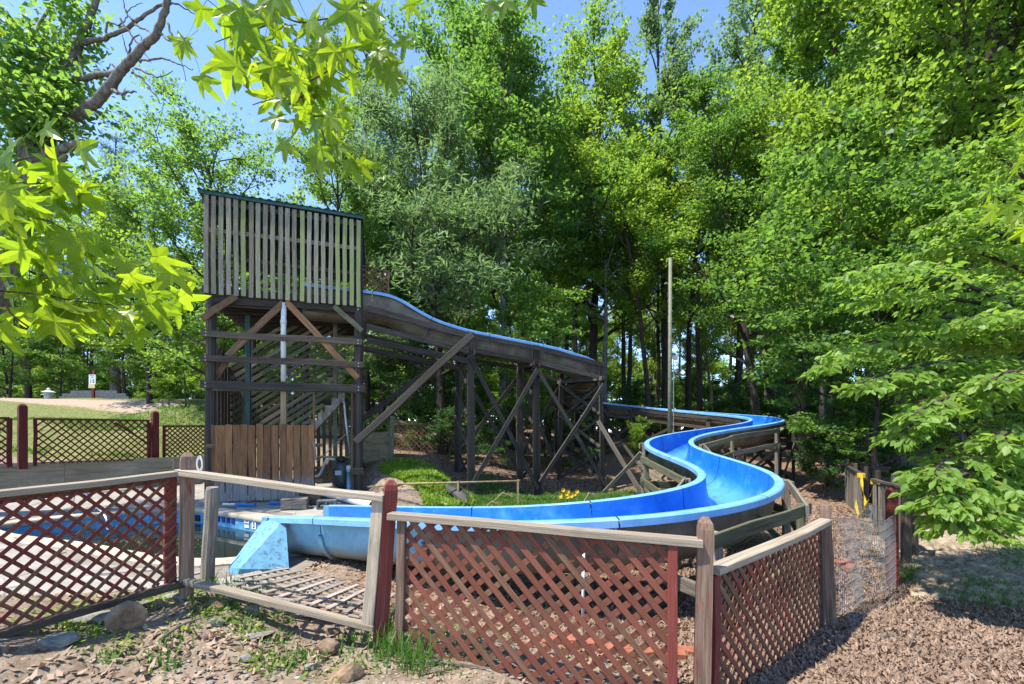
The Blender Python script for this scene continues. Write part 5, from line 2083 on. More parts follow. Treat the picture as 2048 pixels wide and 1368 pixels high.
    for (px, py, D, ang) in ((1115, 1280, 3.65, .1), (1170, 1290, 3.62, .15), (1225, 1300, 3.55, .12), (1280, 1308, 3.5, .1), (1335, 1302, 3.5, -.2), (1385, 1285, 3.6, -.25), (1688, 1108, 6.6, .3), (1700, 1122, 6.4, .8)):
        c = P(px, py, D)
        c.z = gz(c.x, c.y) + .035
        g = Geo(); g.box((0, 0, 0), (.26 if k < 6 else .3, .10, .06))
        o = link('edging_brick', mk_mesh('edging_brick', g.v, g.f, [MATS['brick_red']]), None, Matrix.Translation(c) @ Matrix.Rotation(ang, 4, 'Z'))
        lab = 'orange edging brick seen through the middle lattice, ' + ['leftmost of six', 'second from the left of six', 'third from the left of six', 'fourth from the left of six', 'fifth from the left of six', 'rightmost of six'][k % 6] if k < 6 else ('orange brick lying flat beyond the wire fence' if k == 6 else 'orange brick turned aslant beyond the wire fence, nearer of two')
        tag(o, lab, 'brick', 'orange edging bricks' if k < 6 else None)
        k += 1


make_props()


# ------------------------------------------------------------------ rocks
def rock_mesh(seed, mat, n=2):
    import bmesh
    rg = random.Random(seed)
    bm = bmesh.new()
    bmesh.ops.create_icosphere(bm, subdivisions=n, radius=.5)
    off = [rg.uniform(0, 10) for _ in range(3)]
    planes = [(Vector((rg.gauss(0, 1), rg.gauss(0, 1), rg.gauss(0, .8))).normalized(), rg.uniform(.20, .38)) for _ in range(11)]
    for v in bm.verts:
        for (nn, d) in planes:
            k = v.co.dot(nn) - d
            if k > 0: v.co -= nn * k
        v.co *= 1 + .06 * math.sin(v.co.x * 9 + off[0]) * math.cos(v.co.y * 8 + off[1])
    me = bpy.data.meshes.new('rock')
    bm.to_mesh(me); bm.free()
    me.materials.append(MATS[mat])
    return me


def make_rocks():
    big = [
        (255, 1243, 2.95, (.29, .21, .27), 'rock_brown', 'big angular brown rock below the left lattice bay', .3),
        (200, 1240, 3.05, (.32, .2, .10), 'rock_grey', 'flat grey slab directly left of the big brown rock', .2),
        (155, 1240, 3.0, (.34, .18, .08), 'rock_grey', 'long flat grey slab second left of the big brown rock', .25),
        (112, 1282, 2.75, (.26, .2, .10), 'rock_grey', 'mossy grey slab beside the low red post foot', -.2),
        (275, 1212, 3.25, (.24, .2, .14), 'rock_grey', 'grey green slab tilted behind the big brown rock', .6),
        (345, 1195, 3.5, (.24, .17, .15), 'rock_grey', 'mossy grey rock at the foot of the corner post', .1),
        (318, 1212, 3.3, (.15, .12, .11), 'rock_brown', 'small rounded tan rock right of the tilted slab', .3),
        (652, 1297, 3.05, (.20, .14, .15), 'rock_brown', 'rounded brown rock below the open fence bay', .2),
        (690, 1345, 2.72, (.27, .2, .16), 'rock_brown', 'orange brown rock at the lower edge of the bare ground', .5),
        (620, 1335, 2.78, (.15, .1, .07), 'rock_grey', 'pale flat stone left of the orange brown rock', .1),
        (512, 1270, 3.2, (.26, .14, .06), 'rock_grey', 'flat grey stone slanting in the middle of the bare ground', .5),
        (485, 1318, 2.9, (.16, .1, .06), 'rock_grey', 'small dark grey stone on the bare ground, lower middle', .2),
        (500, 1222, 3.5, (.2, .13, .10), 'rock_grey', 'half buried grey stone under the open frame', 0),
        (435, 1210, 3.55, (.26, .14, .08), 'rock_brown', 'brown earth covered stone right of the corner post', .1),
        (665, 1262, 3.25, (.15, .11, .10), 'rock_brown', 'small brown stone above the rounded one', .4),
        (432, 1245, 3.3, (.14, .1, .07), 'rock_grey', 'small pale stone among weeds below the bottom rail', .4),
        (1848, 1168, 5.9, (.20, .14, .12), 'cobble', 'tan stone at the corner of the wire fence', .4),
        (1835, 1150, 6.1, (.14, .1, .09), 'cobble', 'smaller tan stone behind the one at the wire fence corner', .1),
    ]
    for k, (px, py, D, s, m, lab, rz) in enumerate(big):
        p = P(px, py, D)
        z = gz(p.x, p.y)
        # slide the stone along its sight line on to the ground
        o, d = EYE, (p - EYE)
        for _ in range(30):
            q = p
            e = p.z - gz(p.x, p.y) - s[2] * .20
            p = EYE + (p - EYE) * (1 + .12 * e / max(EYE.z - p.z, .3))
        M = Matrix.Translation(p) @ Matrix.Rotation(rz, 4, 'Z') @ Matrix.Rotation(.1 * math.sin(k), 4, 'X') @ Matrix.Diagonal((*s, 1))
        o = link('rock', rock_mesh(40 + k, m), None, M)
        tag(o, lab, 'rock')


make_rocks()
# ------------------------------------------------------------------ trees
def tubes_np(segs, sides=5):
    """segs: list of (points Nx3, radii N). returns verts, faces"""
    g = Geo()
    for pts, rad in segs:
        n = 10 if rad[0] > .12 else (6 if rad[0] > .035 else 4)
        g.tube(pts, list(rad), n, False)
    return g.v, g.f


def branch(rng, p, d, L, r0, n=6, up=.15, wob=.12, r1=.25):
    pts = [np.array(p, float)]
    d = np.array(d, float) / np.linalg.norm(d)
    for k in range(n):
        d = d + rng.normal(0, wob, 3) + np.array((0, 0, up / n * 2))
        d /= np.linalg.norm(d)
        pts.append(pts[-1] + d * L / n)
    rad = r0 * np.linspace(1, r1, n + 1)
    return np.array(pts), rad


LEAF_SHAPES = {
    'oval': (np.array([(-.5, 0, 0), (-.02, -.30, .05), (.5, 0, -.03), (-.02, .30, .05)]), [(0, 1, 2, 3)]),
    'narrow': (np.array([(-.5, 0, 0), (0, -.11, .03), (.5, 0, -.05), (0, .11, .03)]), [(0, 1, 2, 3)]),
    'needle': (np.array([(-.5, 0, 0), (0, -.03, .0), (.5, 0, -.02), (0, .03, .0)]), [(0, 1, 2, 3)]),
    'maple': (np.array([(-.42, 0, 0), (-.25, -.45, .02), (.08, -.28, .0), (.55, 0, -.06), (.08, .28, .0), (-.25, .45, .02)]), [(0, 1, 2), (0, 2, 3), (0, 3, 4), (0, 4, 5)]),
}


def leaf_cloud(name, centers, rng, size, shape, mat, tilt=.6, droop=.25, srange=(.6, 1.35), azim=None):
    base, idx = LEAF_SHAPES[shape]
    N = len(centers)
    nv = len(base)
    a = rng.uniform(0, 6.2832, N) if azim is None else azim + rng.normal(0, .6, N)
    s = size * rng.uniform(*srange, N)
    V = np.repeat(base[None], N, 0) * s[:, None, None]
    # pitch about local y (droop), roll about local x, then heading
    pit = rng.normal(droop, tilt, N)
    rol = rng.normal(0, tilt, N)
    cp, sp = np.cos(pit)[:, None], np.sin(pit)[:, None]
    x, y, z = V[:, :, 0], V[:, :, 1], V[:, :, 2]
    cr, sr = np.cos(rol)[:, None], np.sin(rol)[:, None]
    y, z = y * cr - z * sr, y * sr + z * cr
    x, z = x * cp + z * sp, -x * sp + z * cp
    ca, sa = np.cos(a)[:, None], np.sin(a)[:, None]
    x, y = x * ca - y * sa, x * sa + y * ca
    W = np.stack([x + centers[:, 0:1], y + centers[:, 1:2], z + centers[:, 2:3]], -1).reshape(-1, 3)
    return quads_mesh(name, W, nv, mat, idx=idx)


def gen_tree(seed, H, base, Rw, nl, leaf, size, mat, top_r=.75, trunk_r=.22, n_limb=16, up=.5, flat=.45, shape_pow=.6, spread=1.0, low_bias=0.0, lean=.02, nsub=5, clus=.55):
    """a broadleaf: tapered trunk, limbs, twigs, leaves gathered in clumps round the twigs"""
    rng = np.random.default_rng(seed)
    segs = []
    n = 12
    tp = [np.zeros(3)]
    d = np.array((rng.normal(0, lean), rng.normal(0, lean), 1.0))
    for k in range(n):
        d = d + np.array((rng.normal(0, lean), rng.normal(0, lean), 0))
        tp.append(tp[-1] + d / np.linalg.norm(d) * H * .96 / n)
    tp = np.array(tp)
    tp[0, 2] = -.15
    tr = trunk_r * (np.linspace(1, .08, n + 1) ** .85)
    tr[0] *= 1.35
    segs.append((tp, tr))
    cl, cw = [], []
    for i in range(n_limb):
        f = (i + rng.uniform(0, 1)) / n_limb
        f = f ** (1.0 + low_bias)
        h = base + (1 - base) * f * .97
        k = h * n
        k0 = min(int(k), n - 1)
        p = tp[k0] + (tp[k0 + 1] - tp[k0]) * (k - k0)
        prof_ = (math.sin(math.pi * (f * .74 + .14)) ** shape_pow) * (1 - (1 - top_r) * f ** 2)
        L = Rw * max(prof_, .18) * rng.uniform(.7, 1.2)
        az = i * 2.4 + rng.uniform(-.5, .5)
        el = up * rng.uniform(.4, 1.2) + f * .5
        dd = np.array((math.cos(az) * math.cos(el), math.sin(az) * math.cos(el), math.sin(el)))
        r0 = min(trunk_r * .42 * (1 - .6 * f), .02 + .028 * L)
        pts, rad = branch(rng, p, dd, L, r0, 6, .25, .13)
        segs.append((pts, rad))
        for q in range(nsub):
            t = rng.uniform(.35, 1)
            kk = t * 6
            k1 = min(int(kk), 5)
            b = pts[k1] + (pts[k1 + 1] - pts[k1]) * (kk - k1)
            dv = pts[k1 + 1] - pts[k1]
            dv = dv / np.linalg.norm(dv)
            sd = np.cross(dv, (0, 0, 1)) * rng.choice((-1, 1)) * rng.uniform(.4, 1.2) + dv * rng.uniform(.3, 1) + np.array((0, 0, rng.normal(.1, .35)))
            l2 = L * rng.uniform(.22, .5) * spread
            p2, r2 = branch(rng, b, sd, l2, max(r0 * .35, .008), 3, .1, .15, .3)
            segs.append((p2, r2))
            for m in (1, 2, 3):
                cl.append(p2[m]); cw.append(l2 * clus * (.6 + .25 * m) / 1.2)
        cl.append(pts[-1]); cw.append(L * .16)
        cl.append(pts[4]); cw.append(L * .15)
    cl = np.array(cl)
    cw = np.clip(np.array(cw), .22, 1.1)
    w = cw ** 1.6
    pick = rng.choice(len(cl), nl, p=w / w.sum())
    off = rng.normal(0, 1, (nl, 3))
    off /= np.linalg.norm(off, axis=1, keepdims=True) + 1e-9
    off *= (rng.uniform(0, 1, nl) ** .5)[:, None]
    off[:, 2] *= flat
    C = cl[pick] + off * cw[pick][:, None]
    v, f = tubes_np(segs)
    trunk = mk_mesh('trunk', v, f, [MATS['bark_dark']], smooth=True)
    crown = leaf_cloud('crown', C, rng, size, leaf, MATS[mat])
    return trunk, crown


def gen_pine(seed, H, nl):
    rng = np.random.default_rng(seed)
    segs = [(np.array([(0, 0, -.1), (.1, 0, H * .3), (.05, .1, H * .6), (0, 0, H)]), np.array((.26, .2, .13, .02)))]
    C = []
    for i in range(70):
        f = (i / 70) ** .9
        h = H * (.22 + .77 * f)
        L = (1 - f) ** .75 * 4.2 * rng.uniform(.6, 1.15) + .35
        az = rng.uniform(0, 6.28)
        pts, rad = branch(rng, (0, 0, h), (math.cos(az), math.sin(az), .12), L, .035, 4, .2, .08)
        segs.append((pts, rad))
        m = int(nl / 70 * (L / 2.2)) + 4
        t = rng.uniform(.3, 1, m)
        pp = pts[0] + (pts[-1] - pts[0]) * t[:, None]
        C.append(pp + rng.normal(0, 1, (m, 3)) * np.array((.24, .24, .12)) * (.5 + L * .16))
    C = np.concatenate(C)
    v, f = tubes_np(segs)
    return mk_mesh('trunk', v, f, [MATS['bark_grey']], smooth=True), leaf_cloud('crown', C, rng, .26, 'needle', MATS['leaf_pine'], tilt=.9)


KINDS = {}


def kinds():
    K = KINDS
    K['tall'] = [gen_tree(11 + i, 24, .24, 5.4, 28000, 'oval', .21, 'leaf_mid', n_limb=30, trunk_r=.30, up=.55, nsub=6, clus=.5) for i in range(3)]
    K['forest'] = [gen_tree(31 + i, 21, .42, 4.5, 17000, 'oval', .20, 'leaf_mid', n_limb=26, trunk_r=.21, up=.6, lean=.035, nsub=5) for i in range(3)]
    K['maple'] = [gen_tree(51 + i, 11, .12, 3.9, 16000, 'maple', .165, 'leaf_mid', n_limb=26, trunk_r=.13, up=.18, flat=.28, shape_pow=.45, lean=.03, nsub=6) for i in range(3)]
    K['near'] = [gen_tree(61 + i, 24, .16, 6.2, 60000, 'maple', .17, 'leaf_light', n_limb=44, trunk_r=.34, up=.3, nsub=7, clus=.5, flat=.35, shape_pow=.4) for i in range(2)]
    K['airy'] = [gen_tree(71 + i, 24, .40, 3.3, 8500, 'oval', .19, 'leaf_light', n_limb=24, trunk_r=.20, up=.9, top_r=.7, nsub=6, clus=.42) for i in range(2)]
    K['willow'] = [gen_tree(81, 13.5, .18, 4.4, 30000, 'narrow', .24, 'leaf_pale', n_limb=30, trunk_r=.19, up=.5, nsub=7, clus=.45)]
    K['broad'] = [gen_tree(91, 15, .12, 5.2, 26000, 'oval', .19, 'leaf_mid', n_limb=32, trunk_r=.26, up=.4, nsub=7, shape_pow=.4, clus=.48)]
    K['pine'] = [gen_pine(101, 19, 20000)]
    K['shrub'] = [gen_tree(111 + i, 3.0, .08, 1.9, 4200, 'oval', .15, 'leaf_mid', n_limb=14, trunk_r=.035, up=.5, nsub=5, shape_pow=.3) for i in range(3)]
    K['sapling'] = [gen_tree(121 + i, 6.0, .12, 2.0, 4200, 'maple', .15, 'leaf_light', n_limb=18, trunk_r=.045, up=.3, flat=.3, nsub=5, shape_pow=.4) for i in range(2)]


kinds()
_tc = [0]
TREES_AT = []


def plant(kind, x, y, label, cat='tree', name='broadleaf_tree', mat=None, bark_m=None, h=None, rot=None, group=None, wide=1.0, var=None, zoff=0):
    _tc[0] += 1
    rg = random.Random(_tc[0] * 13)
    pool = KINDS[kind]
    tm, cm = pool[(_tc[0] if var is None else var) % len(pool)]
    z = gz(x, y) + zoff
    H0 = {'tall': 24, 'near': 24, 'forest': 21, 'maple': 11, 'airy': 24, 'willow': 13.5, 'broad': 15, 'pine': 19, 'shrub': 3.0, 'sapling': 6.0}[kind]
    s = (h / H0) if h else rg.uniform(.85, 1.12)
    M = Matrix.Translation((x, y, z)) @ Matrix.Rotation(rot if rot is not None else rg.uniform(0, 6.28), 4, 'Z') @ Matrix.Diagonal((s * wide, s * wide, s, 1))
    o = thing(name, label, cat, (x, y, z), group)
    a = link('trunk' if kind not in ('shrub',) else 'stem', tm, o, M)
    if bark_m: setmat(a, MATS[bark_m])
    b = link('crown' if kind not in ('shrub',) else 'foliage', cm, o, M)
    if mat: setmat(b, MATS[mat])
    TREES_AT.append((x, y))
    return o


def PX(px, D): return (px - CX) / FPX * D


def top_h(py, D, x): return EYE.z - (py - HZ) / FPX * D - gz(x, D)


def placed(kind, px, D, top, label, **k):
    x = PX(px, D)
    return plant(kind, x, D, label, h=top_h(top, D, x), **k)


def forest():
    # trees one can point at
    placed('broad', 440, 19.5, 290, 'spreading leafy tree rising directly behind the slide tower', var=0, mat='leaf_mid', wide=1.0)
    placed('maple', 300, 25, 400, 'bright young tree in the gap left of the tower', name='young_tree', mat='leaf_light')
    placed('sapling', 372, 21, 640, 'yellow green sapling on the bank close to the left side of the tower', name='sapling', mat='leaf_light')
    placed('sapling', 338, 24, 690, 'small yellow green sapling left of the one beside the tower', name='sapling', mat='leaf_light')
    placed('pine', 232, 38, 262, 'hazy blue green pine in the gap left of the tower', name='pine_tree', wide=1.15)
    placed('pine', 300, 44, 345, 'smaller hazy pine behind the bright young tree, left of the tower', name='pine_tree')
    placed('airy', 735, 24, 25, 'thin bare looking tree with sparse dark twigs above the tower roof', mat='leaf_pale', wide=.9)
    placed('forest', 668, 20, 235, 'dark trunked tree directly behind the right end of the tower roof', bark_m='bark_dark')
    placed('willow', 885, 18.5, 215, 'pale feathery tree with narrow leaves above the start of the slide', var=0, wide=1.12)
    placed('tall', 1020, 25, 35, 'tallest bright green tree above the middle of the slide', mat='leaf_mid', wide=1.12, var=0)
    placed('tall', 1180, 29, 70, 'tall tree standing right of the tallest bright one', mat='leaf_light', wide=1.0, var=1)
    placed('airy', 1330, 30, -70, 'airy poplar with sky showing through, left of the blue gap', mat='leaf_pale', var=0)
    placed('airy', 1470, 31, -90, 'airy poplar right of the blue gap at the top', mat='leaf_pale', var=1)
    placed('airy', 1585, 28, -130, 'thin leaning airy tree near the top, left of the big maple', mat='leaf_light', var=0)
    placed('forest', 1300, 24.5, 330, 'thick straight trunk tree behind the lamp pole', var=0, bark_m='bark_dark', wide=1.1, mat='leaf_light')
    placed('forest', 1212, 25.5, 300, 'tree with a slender trunk right of the top of the slide bend', mat='leaf_light', var=1, bark_m='bark_grey')
    placed('forest', 1155, 27, 280, 'slightly crooked trunk tree above the slide bend', var=2)
    placed('forest', 1400, 27, 250, 'leaning trunk tree just right of the lamp pole', mat='leaf_light', var=2)
    placed('tall', 1520, 21.5, 150, 'stout dark trunk tree behind the far bend of the slide', var=2, bark_m='bark_dark')
    placed('tall', 1600, 23, 60, 'dark trunk tree right of the far bend of the slide', var=0, bark_m='bark_dark')
    placed('forest', 768, 22, 330, 'dark trunk seen under the upper slide right of the tower', var=1, bark_m='bark_dark')
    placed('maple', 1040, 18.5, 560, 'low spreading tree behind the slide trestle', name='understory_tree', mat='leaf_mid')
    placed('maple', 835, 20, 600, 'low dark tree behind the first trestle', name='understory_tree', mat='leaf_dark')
    placed('maple', 1660, 15, 330, 'layered tree with horizontal sprays right of the slide', name='understory_tree', mat='leaf_mid', var=0)
    placed('maple', 1745, 12.5, 520, 'low layered tree behind the grey board fence', name='understory_tree', mat='leaf_mid', var=1)
    placed('near', 1895, 15.5, -420, 'massive tree with a thick dark trunk in the upper right', mat='leaf_light', var=1, bark_m='bark_dark', wide=.95)
    placed('near', 1780, 19, -220, 'big leafy tree left of the massive one in the upper right', mat='leaf_light', var=2, bark_m='bark_dark')
    placed('near', 2080, 14.5, -350, 'big leafy tree at the right edge behind the massive one', mat='leaf_light', var=0, bark_m='bark_dark')
    placed('forest', 1745, 17, 100, 'crooked trunk tree between the two big right hand trees', var=1, bark_m='bark_grey', mat='leaf_mid')
    placed('maple', 1950, 11.5, 380, 'leafy understory tree behind the drooping dogwood', name='understory_tree', mat='leaf_mid', var=2)
    placed('maple', 2120, 10.5, 500, 'dense understory tree at the right edge beyond the stony ground', name='understory_tree', mat='leaf_mid', var=0)
    placed('maple', 120, 36, 640, 'green thicket tree behind the white stone lantern', name='understory_tree', mat='leaf_mid')
    placed('maple', 20, 35, 590, 'green thicket tree at the far left edge of the lawn', name='understory_tree', mat='leaf_mid')
    placed('maple', 250, 37, 640, 'green thicket tree behind the speed sign', name='understory_tree', mat='leaf_mid')
    placed('tall', 60, 44, 330, 'tall far tree behind the left thicket', mat='leaf_mid')
    placed('forest', 180, 48, 420, 'far tree left of the hazy pine', mat='leaf_mid')
    placed('maple', 560, 24, 430, 'leafy tree seen through the open storey of the tower', name='understory_tree', mat='leaf_light')
    placed('maple', 480, 27, 470, 'leafy tree seen through the left part of the tower', name='understory_tree', mat='leaf_light')
    # the wood behind: trees no one could tell apart
    rg = random.Random(77)
    n = 0
    path = PATH[:, :2]
    y = 23.0
    while y < 70:
        stepx = 4.6 + (y - 23) * .06
        x = -1.2 * y
        while x < 1.2 * y:
            xx, yy = x + rg.uniform(-1.6, 1.6), y + rg.uniform(-1.5, 1.5)
            x += stepx
            px = CX + FPX * xx / yy
            if px < 420 and yy < 40: continue
            if np.hypot(path[:, 0] - xx, path[:, 1] - yy).min() < 2.4: continue
            if any((a - xx) ** 2 + (b - yy) ** 2 < 5 for a, b in TREES_AT): continue
            # keep the blue gaps open at the top
            lim = 26 if not (760 < px < 860 or 1130 < px < 1240 or 1380 < px < 1440) else 14
            if px < 420: lim = 15
            if 420 <= px < 700: lim = 13
            r = rg.random()
            kind = 'forest' if r < .68 else ('tall' if r < .80 else ('maple' if r < .90 and yy > 30 else 'airy'))
            H = {'forest': rg.uniform(18, 25), 'tall': rg.uniform(19, 26), 'maple': rg.uniform(8, 13), 'airy': rg.uniform(18, 24)}[kind]
            H = min(H, lim)
            far = yy > 36
            plant(kind, xx, yy, 'slim tree among many in the dense wood behind the slide and lawn', h=H, mat=rg.choice(['leaf_mid', 'leaf_mid', 'leaf_light', 'leaf_light', 'leaf_dark'] if far else ['leaf_mid', 'leaf_mid', 'leaf_light', 'leaf_dark']),
                  group='trees of the wood behind', name='forest_tree', bark_m=rg.choice(['bark_dark', 'bark_grey']))
            n += 1
        y += 4.4 + (y - 23) * .05
    for k in range(60):                     # far brush closing the view low down
        xx = -78 + k * 2.65 + rg.uniform(-1, 1)
        yy = rg.uniform(60, 74)
        plant('maple', xx, yy, 'slim tree among many in the dense wood behind the slide and lawn', h=rg.uniform(8, 13), mat=rg.choice(['leaf_light', 'leaf_mid']), group='trees of the wood behind', name='forest_tree', wide=1.3, zoff=-1.2)
    for k in range(46):
        xx = -52 + k * 2.3 + rg.uniform(-.8, .8)
        yy = rg.uniform(46, 54)
        plant('shrub', xx, yy, 'low leafy shrub under the trees of the wood', 'shrub', 'shrub', mat=rg.choice(['leaf_light', 'leaf_mid']), h=rg.uniform(3.2, 5.5), group='shrubs under the trees', wide=1.2)
    # brush that closes the view between the trunks
    m = 0
    for k in range(260):
        yy = rg.uniform(19, 50)
        xx = rg.uniform(-1.18 * yy, 1.2 * yy)
        px = CX + FPX * xx / yy
        if px < 400 and yy < 36: continue
        if px < 720 and yy < 20: continue
        if np.hypot(path[:, 0] - xx, path[:, 1] - yy).min() < 2.2: continue
        if xx < -2 and yy < 19: continue
        if abs(xx) < 1.0 and yy < 17: continue
        if m >= 85: break
        plant('shrub', xx, yy, 'low leafy shrub under the trees of the wood', 'shrub', 'shrub', mat=rg.choice(['leaf_mid', 'leaf_dark', 'leaf_light', 'leaf_mid']), h=rg.uniform(1.2, 3.2), group='shrubs under the trees', wide=rg.uniform(.9, 1.4))
        m += 1
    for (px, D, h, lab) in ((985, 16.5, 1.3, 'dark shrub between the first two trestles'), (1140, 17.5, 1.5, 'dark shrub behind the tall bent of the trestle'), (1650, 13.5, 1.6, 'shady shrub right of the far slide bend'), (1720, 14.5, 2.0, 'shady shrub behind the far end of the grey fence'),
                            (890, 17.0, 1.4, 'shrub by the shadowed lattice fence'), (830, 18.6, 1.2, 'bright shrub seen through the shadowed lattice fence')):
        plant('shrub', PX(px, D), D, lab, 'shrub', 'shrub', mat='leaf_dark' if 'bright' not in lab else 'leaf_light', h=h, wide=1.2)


forest()
print('trees', _tc[0])
# ------------------------------------------------------------------ near branches and leaves
def star_leaf(seed):
    """a five pointed sweetgum leaf, folded along its ribs and curled, stalk included; the stalk end is the origin, the tip hangs towards -z"""
    rg = random.Random(seed)
    lobes = [(a + rg.uniform(-5, 5), r * rg.uniform(.9, 1.08)) for a, r in ((0, 1.0), (60, .90), (124, .62), (236, .62), (300, .90))]
    ring = []                       # outline: (angle, radius, on a rib)
    for i, (a, r) in enumerate(lobes):
        a2, r2 = lobes[(i + 1) % 5]
        if a2 < a: a2 += 360
        ring += [(a - 20, r * .50, 0), (a - 11, r * .76, 0), (a, r, 1), (a + 11, r * .76, 0), (a + 20, r * .50, 0)]
        ring.append(((a + a2) / 2, .37 if i != 2 else .17, 0))
    curl, fold, droop = rg.uniform(-.2, .5), rg.uniform(.06, .22), [rg.uniform(-.25, .5) for _ in range(5)]
    tw = rg.uniform(-.25, .25)

    def pt(a, r, rib):
        x, z = math.sin(R(a)) * r * .5, -math.cos(R(a)) * r * .5
        k = min(range(5), key=lambda q: abs(((a - lobes[q][0] + 180) % 360) - 180))
        y = droop[k] * r * r * .35 + curl * (x * x + z * z) * 1.2 + tw * x * z * 2
        y += (-fold * .28 if not rib else 0) * min(r, .6)
        return (x, y, z)
    v = [(0, 0, 0)]
    n = len(ring)
    for (a, r, rib) in ring: v.append(pt(a, r, rib))
    mid = []
    for k, (a, r) in enumerate(lobes):
        mid.append(len(v)); v.append(pt(a, r * .5, 1))
    f = []
    for k in range(5):
        b0 = 1 + k * 6
        m = mid[k]
        prev = 1 + (k * 6 - 1) % n
        f += [(0, prev, b0, m), (m, b0, b0 + 1), (m, b0 + 1, b0 + 2), (m, b0 + 2, b0 + 3), (m, b0 + 3, b0 + 4), (0, m, b0 + 4, b0 + 5)]
    b = len(v)
    top = (rg.uniform(-.1, .1), .16, .62)
    for (p, w) in (((0, .004, 0), .008), ((top[0] * .5, .10, .30), .006), (top, .008)):
        v += [(p[0] - w, p[1], p[2]), (p[0] + w, p[1], p[2]), (p[0], p[1] + w, p[2])]
    for k in range(2):
        for c in range(3):
            c2 = (c + 1) % 3
            f.append((b + k * 3 + c, b + k * 3 + c2, b + k * 3 + 3 + c2, b + k * 3 + 3 + c))
    v = [(x - top[0], y - top[1], z - top[2]) for (x, y, z) in v]
    return mk_mesh('leaf', v, f, [MATS['leaf_star']])


STAR = [star_leaf(500 + i) for i in range(14)]


def hang_leaf(parent, pos, size, rng, face=0.5, mat=None):
    """face: how squarely the blade is turned to the viewer"""
    M = Matrix.Translation(pos) @ Matrix.Rotation(rng.gauss(0, 1.0 * (1.2 - face)), 4, 'Z') @ Matrix.Rotation(rng.gauss(0, .45), 4, 'Y') @ Matrix.Rotation(rng.gauss(.25, .55 * (1.3 - face)), 4, 'X') @ Matrix.Diagonal((size, size, size, 1))
    return link('leaf', STAR[rng.randrange(len(STAR))], parent, M)


